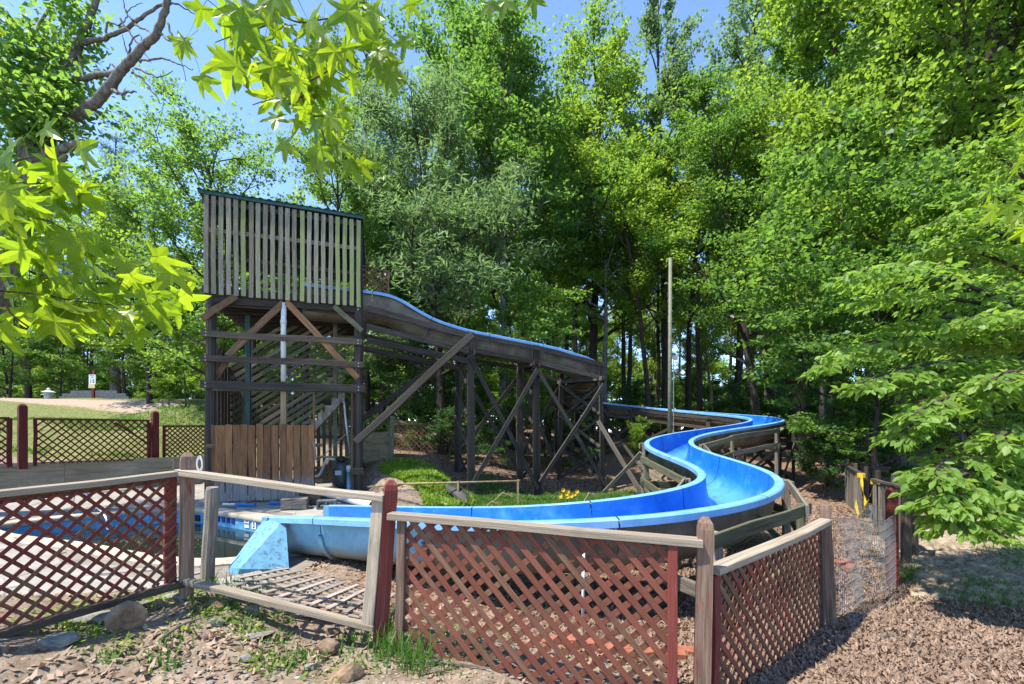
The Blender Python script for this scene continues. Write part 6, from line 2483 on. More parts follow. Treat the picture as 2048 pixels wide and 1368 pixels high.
def near_branches():
    rg = random.Random(31)
    # hanging branch, top left of the middle
    D = 1.75
    b = thing('sweetgum_branch', 'hanging branch of big star shaped lime green leaves at the top above the tower', 'branch', P(545, -60, D))
    twigs = [
        [(380, -900, 2.3), (470, -420, 2.1), (520, -120, 1.9), (541, 0, 1.8), (552, 45, 1.78), (566, 100, 1.75), (578, 140, 1.74), (594, 165, 1.73), (603, 190, 1.72), (610, 215, 1.7), (622, 235, 1.7), (641, 252, 1.7)],
        [(558, 28, 1.78), (600, 45, 1.76), (650, 38, 1.74), (700, 36, 1.72), (745, 42, 1.72), (770, 62, 1.72), (800, 90, 1.7)],
        [(545, 12, 1.8), (540, 45, 1.78), (524, 54, 1.76), (470, 70, 1.72), (430, 85, 1.7)],
        [(575, 128, 1.74), (545, 131, 1.73), (510, 120, 1.72), (492, 106, 1.72), (455, 120, 1.7)],
        [(583, 108, 1.74), (610, 112, 1.73), (640, 103, 1.72), (690, 95, 1.7), (720, 120, 1.7)],
        [(604, 170, 1.72), (640, 152, 1.7), (665, 140, 1.7), (700, 160, 1.68)],
        [(606, 190, 1.71), (575, 208, 1.7), (540, 200, 1.7), (505, 210, 1.68)],
        [(622, 233, 1.7), (662, 232, 1.68), (700, 240, 1.68)],
        [(641, 252, 1.7), (650, 290, 1.7), (640, 330, 1.7)],
    ]
    stems(b, twigs, .0058)
    hull = [(380, -20), (470, -80), (640, -90), (790, -60), (835, 60), (815, 135), (750, 150), (740, 250), (725, 310), (650, 350), (560, 290), (490, 250), (425, 190), (375, 150)]
    n = 0
    placed_ = []
    spots = []
    for tw in twigs:
        pts = catmull([np.array(P(*q)) for q in tw], 4, False)
        for p in pts[3:]:
            if p[2] < EYE.z + (HZ + 130) / FPX * p[1]: spots.append(p)
    tries = 0
    while n < 105 and tries < 6000:
        tries += 1
        p = Vector(spots[rg.randrange(len(spots))]) + Vector((rg.gauss(0, .05), rg.gauss(0, .09), rg.gauss(.05, .06)))
        px, py = CX + FPX * p.x / p.y, HZ - FPX * (p.z - EYE.z) / p.y
        sz = rg.uniform(.11, .205)
        k = sz * FPX / p.y
        if not inside(hull, np.array([px, px]), np.array([py + .6 * k, py + .95 * k])).all(): continue
        if any((q - p).length < .03 for q in placed_): continue
        placed_.append(p)
        hang_leaf(b, p, sz, rg, .6)
        n += 1
    # a lone curled leaf at the right end
    for (px, py, s) in ((820, 30, .12), (800, 70, .15), (757, 80, .13), (770, 95, .14), (385, 100, .14), (640, 262, .15), (655, 282, .15), (672, 255, .14), (600, 258, .14), (706, 268, .14), (585, 238, .13)):
        hang_leaf(b, P(px, py, 1.7), s * 1.15, rg, .95)
    # few leaves dipping in at the top, right of it
    b = thing('sweetgum_branch', 'two lime leaf tips dipping in from the top edge, right of the hanging branch', 'branch', P(1030, -60, 1.8))
    stems(b, [[(900, -900, 2.2), (1030, -160, 1.85), (1020, -60, 1.8), (1000, -25, 1.8)], [(1020, -60, 1.8), (1060, -25, 1.8)]], .004)
    for (px, py, s) in ((985, -30, .13), (1030, -38, .16), (1068, -42, .14)): hang_leaf(b, P(px, py, 1.8), s, rg, .95)
    # branch reaching in from the left
    b = thing('sweetgum_branch', 'broad sweetgum branch with lime star leaves reaching in from the left edge', 'branch', P(-60, 520, 1.5))
    twigs = [
        [(-1100, 380, 1.5), (-500, 450, 1.4), (-160, 500, 1.35), (0, 518, 1.42), (45, 535, 1.45), (75, 550, 1.48), (110, 560, 1.5), (170, 566, 1.5), (250, 566, 1.5), (300, 560, 1.5)],
        [(-500, 450, 1.4), (-120, 575, 1.3), (0, 582, 1.36), (90, 590, 1.4), (130, 598, 1.42), (180, 605, 1.45), (250, 610, 1.48), (310, 600, 1.5)],
        [(-500, 450, 1.4), (-100, 585, 1.3), (0, 593, 1.36), (20, 625, 1.38), (60, 655, 1.4), (106, 673, 1.42), (140, 685, 1.44), (200, 692, 1.46), (260, 690, 1.48)],
        [(36, 520, 1.45), (36, 480, 1.44), (44, 445, 1.43), (60, 400, 1.42), (110, 372, 1.42), (160, 365, 1.43)],
        [(-500, 450, 1.4), (-80, 370, 1.35), (0, 375, 1.4), (60, 368, 1.42), (120, 365, 1.44), (150, 360, 1.45)],
        [(-500, 450, 1.4), (-90, 330, 1.3), (0, 330, 1.35), (60, 315, 1.4), (120, 310, 1.42)],
        [(90, 590, 1.4), (105, 610, 1.42), (125, 640, 1.43)],
        [(-500, 450, 1.4), (-60, 440, 1.35), (20, 430, 1.4), (90, 440, 1.42), (150, 470, 1.45)],
    ]
    stems(b, twigs, .0062)
    hull = [(-80, 255), (10, 240), (60, 285), (150, 300), (205, 350), (200, 395), (165, 440), (180, 490), (255, 500), (310, 575), (315, 640), (295, 690), (250, 722), (200, 715), (140, 705), (60, 690), (-80, 720)]
    spots = []
    for tw in twigs:
        
        for p in catmull([np.array(P(*q)) for q in tw], 4, False)[2:]:
            if CX + FPX * p[0] / p[1] > -130: spots.append(p)
    n, tries, placed_ = 0, 0, []
    while n < 125 and tries < 8000:
        tries += 1
        p = Vector(spots[rg.randrange(len(spots))]) + Vector((rg.gauss(0, .06), rg.gauss(0, .10), rg.gauss(.05, .08)))
        px, py = CX + FPX * p.x / p.y, HZ - FPX * (p.z - EYE.z) / p.y
        sz = rg.uniform(.11, .21)
        k = sz * FPX / p.y
        if p.y < 1.1 or not inside(hull, np.array([px, px]), np.array([py + .6 * k, py + .95 * k])).all(): continue
        if any((q - p).length < .03 for q in placed_): continue
        placed_.append(p)
        o = hang_leaf(b, p, sz, rg, .35)
        n += 1
    for (px, py, s, D) in ((8, 20, .15, 1.5), (-20, 0, .15, 1.5)): hang_leaf(b, P(px, py, D), s, rg, .9)
    # branch at the right edge
    b = thing('sweetgum_branch', 'cluster of bright yellow green leaves at the right edge above the dogwood', 'branch', P(2090, 300, 2.6))
    twigs = [[(2700, 100, 3.0), (2140, 250, 2.7), (2070, 250, 2.65), (2010, 260, 2.6)], [(2150, 330, 2.7), (2070, 320, 2.6), (1995, 330, 2.6)], [(2150, 200, 2.7), (2060, 190, 2.65), (2010, 195, 2.6)], [(2160, 400, 2.7), (2080, 390, 2.6), (2020, 400, 2.6)]]
    stems(b, twigs, .006)
    for k in range(34):
        p = P(rg.uniform(1995, 2110), rg.uniform(175, 440), rg.uniform(2.4, 2.8))
        hang_leaf(b, p, rg.uniform(.14, .21), rg, .45)


def stems(parent, twigs, r):
    for i, tw in enumerate(twigs):
        g = Geo()
        pts = [Vector(q) for q in catmull([np.array(P(*q)) for q in tw], 4, False)]
        n = len(pts)
        g.tube(pts, [r * (1 if i == 0 else .62) * (1 - .65 * k / n) for k in range(n)], 6)
        g.build('stem' if i == 0 else 'twig', MATS['bark_twig'], parent)


near_branches()


# ------------------------------------------------------------------ dogwood leaning in from the right
def oval_leaf(seed):
    rg = random.Random(seed)
    v = [(0, 0, 0)]
    prof_ = [(.0, .0), (.12, .16), (.35, .27), (.6, .24), (.82, .12), (1.0, 0)]
    fold, curl = rg.uniform(.1, .45), rg.uniform(.1, .5)
    L, Rr, Mid = [], [], []
    verts = []
    for (t, w) in prof_:
        z = -curl * t * t * .35
        Mid.append(len(verts)); verts.append((t, 0, z))
        if 0 < t < 1:
            L.append(len(verts)); verts.append((t, w, z + w * fold))
            Rr.append(len(verts)); verts.append((t, -w, z + w * fold))
    f = []
    f += [(Mid[0], Mid[1], L[0]), (Mid[0], Rr[0], Mid[1])]
    for k in range(len(L) - 1):
        f += [(L[k], Mid[k + 1], Mid[k + 2], L[k + 1]), (Mid[k + 1], Rr[k], Rr[k + 1], Mid[k + 2])]
    f += [(L[-1], Mid[-2], Mid[-1]), (Mid[-2], Rr[-1], Mid[-1])]
    return verts, f


def make_dogwood():
    rng = np.random.default_rng(5)
    rg = random.Random(5)
    d = thing('dogwood_tree', 'drooping dogwood with layered sprays of bright oval leaves filling the right edge', 'tree', (9.2, 6.6, gz(9.2, 6.6)))
    # trunk outside the frame, boughs reaching in
    base = Vector((9.2, 6.6, gz(9.2, 6.6)))
    g = Geo()
    g.tube([base - Vector((0, 0, .2)), base + Vector((-.1, 0, 1.2)), base + Vector((-.1, -.1, 2.4)), base + Vector((.1, -.2, 4.0)), base + Vector((.2, -.2, 5.6))], [.13, .11, .09, .07, .03], 9)
    g.build('trunk', MATS['bark_dark'], d, smooth=True)
    boughs = []
    # (tip px, py, D), (mid), (root at frame edge or beyond)
    for (tip, mid, root, w) in (
            ((1695, 548, 5.2), (1860, 560, 5.6), (2080, 640, 6.2), .55), ((1725, 600, 5.6), (1880, 610, 5.9), (2120, 640, 6.4), .5),
            ((1640, 735, 6.2), (1800, 700, 6.3), (2120, 690, 6.5), .55), ((1680, 700, 5.6), (1850, 690, 5.9), (2120, 700, 6.4), .5), ((1720, 770, 5.2), (1880, 740, 5.6), (2120, 720, 6.3), .5),
            ((1800, 870, 5.0), (1920, 815, 5.4), (2120, 760, 6.2), .5), ((1830, 830, 4.8), (1950, 800, 5.2), (2150, 780, 6.0), .45),
            ((1862, 950, 4.6), (1960, 905, 5.0), (2150, 860, 5.8), .5), ((1868, 1000, 4.5), (1950, 960, 4.8), (2150, 900, 5.8), .48), ((1905, 1045, 4.4), (1960, 985, 4.7), (2150, 930, 5.6), .45),
            ((1980, 1055, 4.3), (2040, 1000, 4.6), (2160, 950, 5.5), .42), ((1890, 1030, 4.9), (1990, 960, 5.2), (2150, 900, 5.8), .45),
            ((1880, 440, 5.8), (1980, 470, 6.0), (2140, 560, 6.4), .55), ((1850, 500, 6.0), (1960, 520, 6.2), (2140, 590, 6.5), .5), ((1960, 390, 6.0), (2030, 430, 6.2), (2150, 520, 6.5), .55),
            ((1940, 640, 5.0), (2030, 650, 5.4), (2150, 680, 6.2), .5), ((1990, 760, 4.6), (2060, 760, 5.0), (2170, 770, 6.0), .45), ((2000, 880, 4.5), (2060, 870, 4.9), (2170, 860, 5.8), .45),
            ((1965, 300, 6.5), (2040, 360, 6.6), (2150, 480, 6.6), .55), ((1760, 660, 5.9), (1900, 650, 6.1), (2140, 660, 6.5), .5), ((1830, 770, 5.4), (1950, 740, 5.7), (2150, 720, 6.3), .5)):
        boughs.append(([P(*root), P(*mid), P(*tip)], w))
    pts_all, dirs = [], []
    verts, faces = [], []
    tips_ = []
    for bi, (pts, w) in enumerate(boughs):
        c = [Vector(q) for q in catmull([np.array(p) for p in pts], 10, False)]
        # bow the bough a little
        n = len(c)
        for k in range(n): c[k] = c[k] + Vector((0, 0, .10 * math.sin(math.pi * k / n)))
        g = Geo()
        # carry the bough back to the trunk
        hook = base + Vector((0, 0, min(max(pts[0].z - base.z - .2, .8), 4.6)))
        allp = [hook, hook.lerp(c[0], .5) + Vector((0, 0, .1))] + c
        g.tube(allp, [.035 * (1 - .85 * k / len(allp)) + .003 for k in range(len(allp))], 6)
        gt = Geo()
        for k in range(3, n):
            u = k / n
            t = (c[min(k + 1, n - 1)] - c[k - 1]).normalized()
            sdv = t.cross(Vector((0, 0, 1))).normalized()
            for s in (-1, 1):
                if rg.random() < .12: continue
                L = w * (1.15 - u) * rg.uniform(.6, 1.25) + .10
                dv = (sdv * s * rg.uniform(.6, 1.1) + t * rg.uniform(.4, .9) + Vector((0, 0, rg.uniform(-.25, .1)))).normalized()
                q = [c[k] + dv * L * f + Vector((0, 0, -.18 * L * f * f)) for f in (0, .35, .7, 1)]
                gt.tube(q, [.005, .004, .003, .002], 4, False)
                m = int(L / .030) + 3
                for j in range(m):
                    f = (j + .5) / m
                    p = q[0].lerp(q[-1], f) + Vector((rg.gauss(0, .02), rg.gauss(0, .02), rg.gauss(-.01, .025)))
                    ss = 1 if j % 2 else -1
                    hv = (dv * .6 + dv.cross(Vector((0, 0, 1))) * ss * .8 + Vector((0, 0, -.40 + rg.gauss(0, .38)))).normalized()
                    pts_all.append(p); dirs.append(hv)
                for j in range(3):
                    pts_all.append(q[-1] + Vector((rg.gauss(0, .02), rg.gauss(0, .02), 0))); dirs.append((dv + Vector((rg.gauss(0, .5), rg.gauss(0, .5), -.4))).normalized())
        g.build('bough', MATS['bark_dark'], d, smooth=True)
        tag(gt.build('twigs', MATS['bark_twig'], d), kind='stuff')
    shapes = [oval_leaf(700 + i) for i in range(5)]
    meshes = [mk_mesh('leaf', v, f, [MATS['leaf_dogwood']]) for v, f in shapes]
    order = sorted(range(len(pts_all)), key=lambda i: pts_all[i].y)
    keep = [i for i in order if pts_all[i].x / pts_all[i].y * FPX + CX < 2040 and pts_all[i].y > 1][:290]
    keepset = set(keep)

    def frame(i):
        x = dirs[i]
        up = Vector((rg.gauss(0, .55), rg.gauss(0, .55), 1))
        y = up.cross(x).normalized()
        z = x.cross(y)
        s = rg.uniform(.08, .13)
        return Matrix.Translation(pts_all[i]) @ Matrix((x, y, z)).transposed().to_4x4() @ Matrix.Diagonal((s, s, s, 1))
    for i in keep:
        link('leaf', meshes[i % 5], d, frame(i))
    # the rest of the leaves, too many to pick apart, as one part
    groups = [[] for _ in range(5)]
    bv, bf = [], []
    nv = len(shapes[0][0])
    Vs = []
    for i in range(len(pts_all)):
        if i in keepset: continue
        M = frame(i)
        A = np.array(M)
        sv = np.array(shapes[i % 5][0])
        Vs.append(sv @ A[:3, :3].T + A[:3, 3])
    V = np.concatenate(Vs)
    me = quads_mesh('leaves', V, nv, MATS['leaf_dogwood'], idx=shapes[0][1])
    me.transform(WM[d.name].inverted())
    tag(link('leaves', me, d, WM[d.name]), kind='stuff')
    print('dogwood leaves', len(pts_all))


make_dogwood()


# ------------------------------------------------------------------ the old oak at the left with a dead limb
def make_oak():
    D = 9.0
    base = P(-130, 900, D)
    o = thing('old_oak', 'old grey barked oak at the left edge with a long dead limb against the sky', 'tree', (base.x, base.y, gz(base.x, base.y)))
    tr = [(-150, 985, D), (-95, 800, D), (-30, 620, D), (5, 520, D), (40, 410, D), (58, 360, D), (70, 320, D), (62, 285, D), (55, 240, D)]
    g = Geo()
    pts = [P(*q) for q in tr]
    pts[0].z = gz(pts[0].x, pts[0].y) - .2
    pts = [Vector(p) for p in catmull([np.array(p) for p in pts], 4, False)]
    n = len(pts)
    g.tube(pts, [.36 * (1 - .45 * (k / n)) for k in range(n)], 14)
    g.build('trunk', MATS['bark_grey'], o, smooth=True)

    def limb(name, q, r0, r1, lab=None, sides=10):
        p = [Vector(x) for x in catmull([np.array(P(*v)) for v in q], 5, False)]
        rg2 = random.Random(int(q[0][0] * 7 + q[-1][1]))
        p = [x + Vector((rg2.gauss(0, .012), 0, rg2.gauss(0, .012))) for x in p]
        m = len(p)
        gg = Geo()
        gg.tube(p, [r0 + (r1 - r0) * k / (m - 1) for k in range(m)], sides)
        b = gg.build(name, MATS['bark_grey'], o, smooth=True)
        if lab: b['label'] = lab
    limb('dead_limb', [(75, 315, D), (100, 280, D), (130, 240, D), (165, 225, 8.9), (205, 190, 8.8), (232, 155, 8.7), (255, 130, 8.6), (285, 95, 8.5), (315, 65, 8.4), (330, 20, 8.3), (345, -40, 8.2)], .12, .05, 'long bare dead limb slanting up to the right')
    limb('limb', [(62, 300, D), (58, 250, D), (75, 180, 9.2), (110, 150, 9.3), (150, 110, 9.4), (165, 70, 9.4), (185, 20, 9.4), (205, -40, 9.4)], .12, .05)
    limb('limb', [(150, 100, 9.4), (170, 85, 9.3), (210, 75, 9.2), (255, 55, 9.1), (290, 30, 9.0), (325, 8, 9.0), (345, -10, 9.0)], .055, .02)
    limb('limb', [(232, 145, 8.7), (200, 148, 8.8), (170, 155, 8.9), (140, 160, 9.0), (110, 165, 9.1)], .05, .06)
    limb('stub', [(75, 318, 8.9), (110, 305, 8.7), (140, 292, 8.6), (163, 285, 8.5)], .11, .05)
    limb('stub', [(85, 345, 8.9), (110, 330, 8.7), (132, 312, 8.6)], .10, .045)
    limb('stub', [(140, 250, 8.9), (155, 268, 8.8), (168, 276, 8.7)], .03, .012)
    limb('stub', [(225, 180, 8.7), (245, 187, 8.6), (270, 184, 8.5)], .035, .015)
    tw = [[(280, 122, 8.5), (310, 118, 8.4), (340, 121, 8.4), (365, 132, 8.4), (388, 141, 8.4)], [(272, 136, 8.5), (300, 148, 8.4), (318, 155, 8.4), (347, 142, 8.4)], [(322, 68, 8.4), (340, 80, 8.3), (360, 79, 8.3), (385, 88, 8.3)],
          [(258, 122, 8.6), (252, 95, 8.6), (243, 68, 8.6)], [(258, 118, 8.6), (262, 85, 8.5), (278, 70, 8.5), (287, 88, 8.5)], [(235, 140, 8.7), (222, 130, 8.7), (217, 135, 8.7)], [(330, 20, 8.3), (345, 5, 8.3), (375, 20, 8.3), (405, 32, 8.3)],
          [(262, 145, 8.6), (290, 165, 8.5), (310, 190, 8.5), (325, 210, 8.5)], [(212, 65, 9.2), (215, 45, 9.2), (235, 50, 9.1), (250, 40, 9.1), (258, 20, 9.1), (285, 5, 9.0)], [(265, 40, 9.0), (250, 20, 9.0), (245, -10, 9.0)],
          [(270, 48, 9.0), (290, 60, 9.0), (305, 68, 8.9)], [(335, 45, 8.3), (345, 75, 8.3), (350, 95, 8.3), (360, 120, 8.3), (372, 160, 8.3)], [(155, 110, 9.3), (165, 140, 9.3), (175, 170, 9.2), (180, 200, 9.2)], [(190, 225, 8.8), (205, 240, 8.8), (215, 248, 8.8)],
          [(240, 35, 9.0), (262, 70, 9.0), (285, 100, 9.0), (300, 125, 8.9)]]
    for q in tw: limb('twig', q, .022, .006, None, 6)
    # living foliage: on the left boughs
    rng = np.random.default_rng(8)
    C = []
    for (px, py, dd, r, n) in ((10, 170, 9, .7, 900), (40, 130, 9, .5, 420), (75, 50, 9.2, .5, 300), (10, 40, 9, .6, 300), (60, 215, 8.8, .5, 700), (110, 130, 9.2, .5, 500), (40, 260, 8.7, .55, 900), (120, 190, 9, .4, 380), (145, 60, 9.4, .35, 240), (150, 80, 9.4, .3, 150), (-60, 180, 9, 1.4, 1800), (-60, 400, 9, 1.3, 1500), (85, 260, 8.8, .35, 260), (130, 225, 8.9, .3, 120), (110, 5, 9.3, .5, 300), (20, 440, 8.6, .6, 300)):
        c = np.array(P(px, py, dd))
        k = max(4, n // 60)
        cc = c + rng.normal(0, 1, (k, 3)) * r * .55
        pick = rng.integers(0, k, n)
        C.append(cc[pick] + rng.normal(0, 1, (n, 3)) * np.array((.23, .23, .15)))
    C = np.concatenate(C)
    me = leaf_cloud('crown', C, rng, .115, 'maple', MATS['leaf_mid'])
    me.transform(WM[o.name].inverted())
    link('crown', me, o, WM[o.name])
    # boughs out of view that carry the left crown
    limb('limb', [(45, 430, D), (-40, 330, D), (-120, 220, 9.2), (-200, 120, 9.3)], .16, .05)
    limb('limb', [(58, 250, D), (30, 190, D), (0, 120, 9.1), (-30, 40, 9.2)], .10, .03)
    limb('limb', [(70, 190, 9.1), (60, 130, 9.1), (75, 60, 9.2), (110, 0, 9.3)], .06, .02)


make_oak()
# ------------------------------------------------------------------ loose ground cover
def off_fence(x, y): return np.ones_like(x)


def make_scatter():
    rng = np.random.default_rng(17)

    def lit_p(x, y):
        p = litter_mask(x, y) * in_view(x, y) * (y > 1.6)
        near = np.clip(6.0 / np.maximum(y, 1) , 0.15, 1.0) ** 1.3
        return p * near
    a = sample_region(230000, .2, 9, 1.6, 6.5, lit_p, rng)
    b = sample_region(90000, -2, 12, 5.5, 12, lit_p, rng)
    c = sample_region(26000, -5, 3, 12.2, 19, lit_p, rng)
    pts = np.concatenate([a, b, c])
    me = leaf_scatter('fallen_leaves', pts, .050, rng, 'leaf_litter', flat=.5, lift=.014)
    tag(link('fallen_leaves', me), kind='stuff')
    # sparse leaves over the bare earth and on the deck
    p = sample_region(15000, -4.5, 1.2, 1.6, 6.6, lambda x, y: (.25 + .5 * (vnoise(x * 2, y * 2, 4) > .2)) * (~inside(DECK, x, y)), rng)
    me = leaf_scatter('scattered_leaves', p, .055, rng, 'leaf_litter', flat=.4)
    tag(link('scattered_leaves', me), kind='stuff')
    p = sample_region(500, -9, -2.6, 3.2, 11.5, lambda x, y: inside(DECK, x, y) & ~inside(POOL, x, y) & (dist_poly(POOL, x, y) > .1), rng)
    p[:, 2] = .012
    me = leaf_scatter('deck_leaves', p, .045, rng, 'leaf_litter', flat=.3, lift=.004)
    tag(link('deck_leaves', me), kind='stuff')
    p = sample_region(5000, -4.2, 1, 6.2, 13.2, lambda x, y: (~inside(DECK, x, y)) * (grass_mask(x, y) < .5) * (.5 + .5 * (vnoise(x * 2, y * 2, 8) > 0)), rng)
    tag(link('bank_leaves', leaf_scatter('bank_leaves', p, .06, rng, 'leaf_litter', flat=.4)), kind='stuff')
    # a few leaves caught in the trough
    q = []
    for _ in range(70):
        i = rng.integers(NP // 2, NP - 8)
        u = rng.normal(0, .16)
        c = PATH[i] + SIDE[i] * u
        q.append((c[0], c[1], c[2] - FD * (1 - abs(u / FW) ** 3) + .006))
    tag(link('trough_leaves', leaf_scatter('trough_leaves', np.array(q), .06, rng, 'leaf_litter', flat=.3, lift=.006)), kind='stuff')
    # fine stones in the dirt
    def stones(name, p, s0, s1, mat, flat=.55):
        base = np.array([(1, 0, -.2), (.3, .9, -.2), (-.8, .55, -.2), (-.8, -.6, -.2), (.35, -.95, -.2), (.6, .1, .6), (-.1, .5, .65), (-.35, -.45, .6)]) * .5
        idx = [(0, 1, 5), (1, 6, 5), (1, 2, 6), (2, 7, 6), (2, 3, 7), (3, 4, 7), (4, 5, 7), (4, 0, 5), (5, 6, 7)]
        N = len(p)
        s = rng.uniform(s0, s1, N) * rng.uniform(.5, 1, N)
        an = rng.uniform(0, 6.28, N)
        ca, sa = np.cos(an)[:, None], np.sin(an)[:, None]
        V = np.repeat(base[None], N, 0) * (1 + rng.normal(0, .14, (N, 8, 3)))
        V *= s[:, None, None] * np.array((1, .78, flat))
        X = V[:, :, 0] * ca - V[:, :, 1] * sa
        Y = V[:, :, 0] * sa + V[:, :, 1] * ca
        W = np.stack([X + p[:, 0:1], Y + p[:, 1:2], V[:, :, 2] + p[:, 2:3] + .004], -1).reshape(-1, 3)
        return tag(link(name, quads_mesh(name, W, 8, MATS[mat], idx=idx)), kind='stuff')
    bare = lambda x, y: (~inside(DECK, x, y)) * (1 - litter_mask(x, y)) * (.25 + .75 * (vnoise(x * 1.3, y * 1.3, 6) > -.1)) * in_view(x, y)
    stones('pebbles', sample_region(5200, -4, 1.3, 1.7, 4.4, bare, rng), .012, .05, 'rock_grey')
    stones('gravel', sample_region(2600, -4, 1.3, 1.7, 4.4, bare, rng), .02, .075, 'rock_brown')
    # the stony ground on the right: single stones nearest, the rest as one
    st = sample_region(9000, 4.5, 11, 4.8, 10.5, lambda x, y: (stone_mask(x, y) * (.35 + .65 * (vnoise(x * .9, y * .9, 12) > -.25)) * (dist_seg(x, y) > .25)) * in_view(x, y, 1.15), rng)
    stones('cobble_bed', st, .08, .27, 'cobble', .75)
    # grass
    def tuft(name, p, h, mat, lean=.6, width=.006):
        tag(link(name, blades(name, p, h, rng, mat, lean, width)), kind='stuff')
    lawn = sample_region(90000, -1.8, 4.6, 6.6, 15, lambda x, y: grass_mask(x, y) * (.5 + .5 * (vnoise(x, y, 2) > -.3)), rng)
    tuft('lawn_grass', lawn, .11, 'grass_blade', .7, .007)
    bank = sample_region(30000, -20, -7.5, 14, 22, lambda x, y: np.clip(grass_mask(x, y) * 1.4 - road_mask(x, y), 0, 1) * (vnoise(x, y, 2) > -.2), rng)
    tuft('bank_grass', bank, .12, 'grass_blade', .7, .012)
    # bright ground cover spilling down the bank beside the tower
    def bank_p(x, y):
        px, py = CX + FPX * x / y, HZ - FPX * (ground(x, y) - EYE.z) / y
        hull = [(757, 935), (800, 928), (850, 930), (880, 945), (905, 968), (950, 1005), (945, 1018), (850, 1018), (838, 985), (800, 960), (765, 950)]
        return inside(hull, px, py) * 1.0
    cv = sample_region(60000, -4.5, -.3, 9.0, 14.0, bank_p, rng)
    cv[:, 2] += rng.uniform(0, .15, len(cv)) * (.5 + .5 * np.clip(vnoise(cv[:, 0] * 3, cv[:, 1] * 3, 3), 0, 1))
    me = leaf_scatter('ground_cover', cv, .075, rng, 'cover_bright', flat=.55, lift=.03, shape='diamond')
    tag(link('ground_cover', me), kind='stuff')
    tuft('ground_cover_blades', cv[::3] - np.array((0, 0, .06)), .2, 'cover_bright', .6, .008)
    # weeds in the bare ground
    def clumps(cs, n, r, h, name, mat, **k):
        out = []
        for (px, py, D, w) in cs:
            c = P(px, py, D)
            m = int(n * w)
            x, y = c.x + rng.normal(0, r * w, m), c.y + rng.normal(0, r * w, m)
            out.append(np.stack([x, y, ground(x, y)], 1))
        tuft(name, np.concatenate(out), h, mat, **k)
    clumps([(810, 1318, 3.0, 1.1), (780, 1290, 3.15, .9), (835, 1340, 2.9, 1.0), (765, 1310, 3.05, .7), (780, 1225, 3.4, .6), (1790, 1120, 5.9, .8), (1830, 1110, 6.2, .8), (1815, 1150, 5.95, .6)], 80, .07, .20, 'weed_tuft', 'grass_blade', lean=1.1, width=.0035)
    clumps([(480, 1150, 4.3, 1), (455, 1165, 4.2, .8), (510, 1145, 4.4, .6), (425, 1172, 4.2, .5), (530, 1140, 4.5, .5)], 60, .08, .20, 'weed_tuft', 'grass_blade', lean=1.1, width=.0035)
    clumps([(540, 1310, 2.95, 1), (580, 1330, 2.85, 1), (560, 1270, 3.2, .8), (680, 1275, 3.15, 1), (700, 1240, 3.3, .7), (620, 1290, 3.05, .8), (440, 1230, 3.35, 1.1), (500, 1245, 3.3, .9), (410, 1250, 3.3, .8), (735, 1300, 3.0, .8), (320, 1290, 2.8, .7), (350, 1260, 3.0, .7), (220, 1300, 2.7, .6), (900, 1340, 2.9, .8), (950, 1320, 3.1, .8), (330, 1320, 2.7, .5)], 90, .09, .05, 'low_weeds', 'grass_blade', lean=1.0, width=.006)
    pts = []
    for (px, py, D, r, n) in ((340, 1175, 3.6, .12, 260), (305, 1220, 3.35, .08, 200), (200, 1275, 2.95, .10, 260), (130, 1262, 3.0, .12, 300), (175, 1215, 3.3, .1, 200), (250, 1190, 3.4, .14, 220), (240, 1290, 2.8, .06, 90), (450, 1240, 3.3, .12, 260), (500, 1265, 3.2, .08, 120), (430, 1200, 3.5, .12, 160), (560, 1215, 3.5, .1, 120), (690, 1330, 2.8, .1, 140), (530, 1335, 2.8, .1, 130), (400, 1190, 3.6, .08, 110), (880, 1290, 3.3, .12, 160), (940, 1270, 3.5, .12, 130), (1240, 1085, 5.2, .15, 160)):
        c = P(px, py, D)
        n = int(n * .7)
        x, y = c.x + rng.normal(0, r, n), c.y + rng.normal(0, r, n)
        pts.append(np.stack([x, y, ground(x, y) + rng.uniform(0, .035, n)], 1))
    me = leaf_scatter('creeping_weeds', np.concatenate(pts), .030, rng, 'leaf_light', flat=.5, lift=.012, shape='diamond')
    tag(link('creeping_weeds', me), kind='stuff')
    # grass among the stones on the right
    gr = sample_region(16000, 4.4, 9, 4.6, 7.6, lambda x, y: sm(vnoise(x * 1.2, y * 1.2, 15), .0, .5) * (dist_seg(x, y) > .12) * stone_mask(x, y), rng)
    tuft('stone_grass', gr, .10, 'grass_blade', .8, .005)
    # twigs lying about
    k = 0
    for (pts2, lab) in (([(1700, 1262, 4.2), (1725, 1230, 4.45), (1760, 1200, 4.7), (1790, 1150, 5.1)], 'grey forked stick leaning in the wire fence'),
                        ([(1828, 1225, 4.6), (1833, 1265, 4.2), (1818, 1310, 3.8)], 'thin pale twig lying upright in the leaves, lower right'),
                        ([(1755, 1290, 4.0), (1800, 1282, 4.05), (1825, 1275, 4.1)], 'short grey twig across the leaves beside the upright one'),
                        ([(1825, 1350, 3.45), (1840, 1310, 3.75), (1848, 1290, 3.95)], 'bent twig near the bottom edge of the leaf litter'),
                        ([(330, 1262, 2.95), (370, 1245, 3.1), (430, 1235, 3.25)], 'bleached twig on the bare ground right of the brown rock'),
                        ([(800, 1335, 2.95), (880, 1345, 2.95), (980, 1355, 2.95)], 'long thin runner stem along the foot of the middle lattice')):
        P3 = []
        for q in pts2:
            p = P(*q)
            p.z = gz(p.x, p.y) + .025 + (.10 if k == 0 and q[1] < 1180 else 0)
            P3.append(p)
        t = thing('twig', lab, 'twig', P3[0])
        pp = [Vector(x) for x in catmull([np.array(p) for p in P3], 5, False)]
        g = Geo(); g.tube(pp, [.010 * (1 - .6 * i / len(pp)) * (1.6 if k == 0 else 1) for i in range(len(pp))], 6)
        me_o = g.build('stick', MATS['bark_grey'], t)
        k += 1
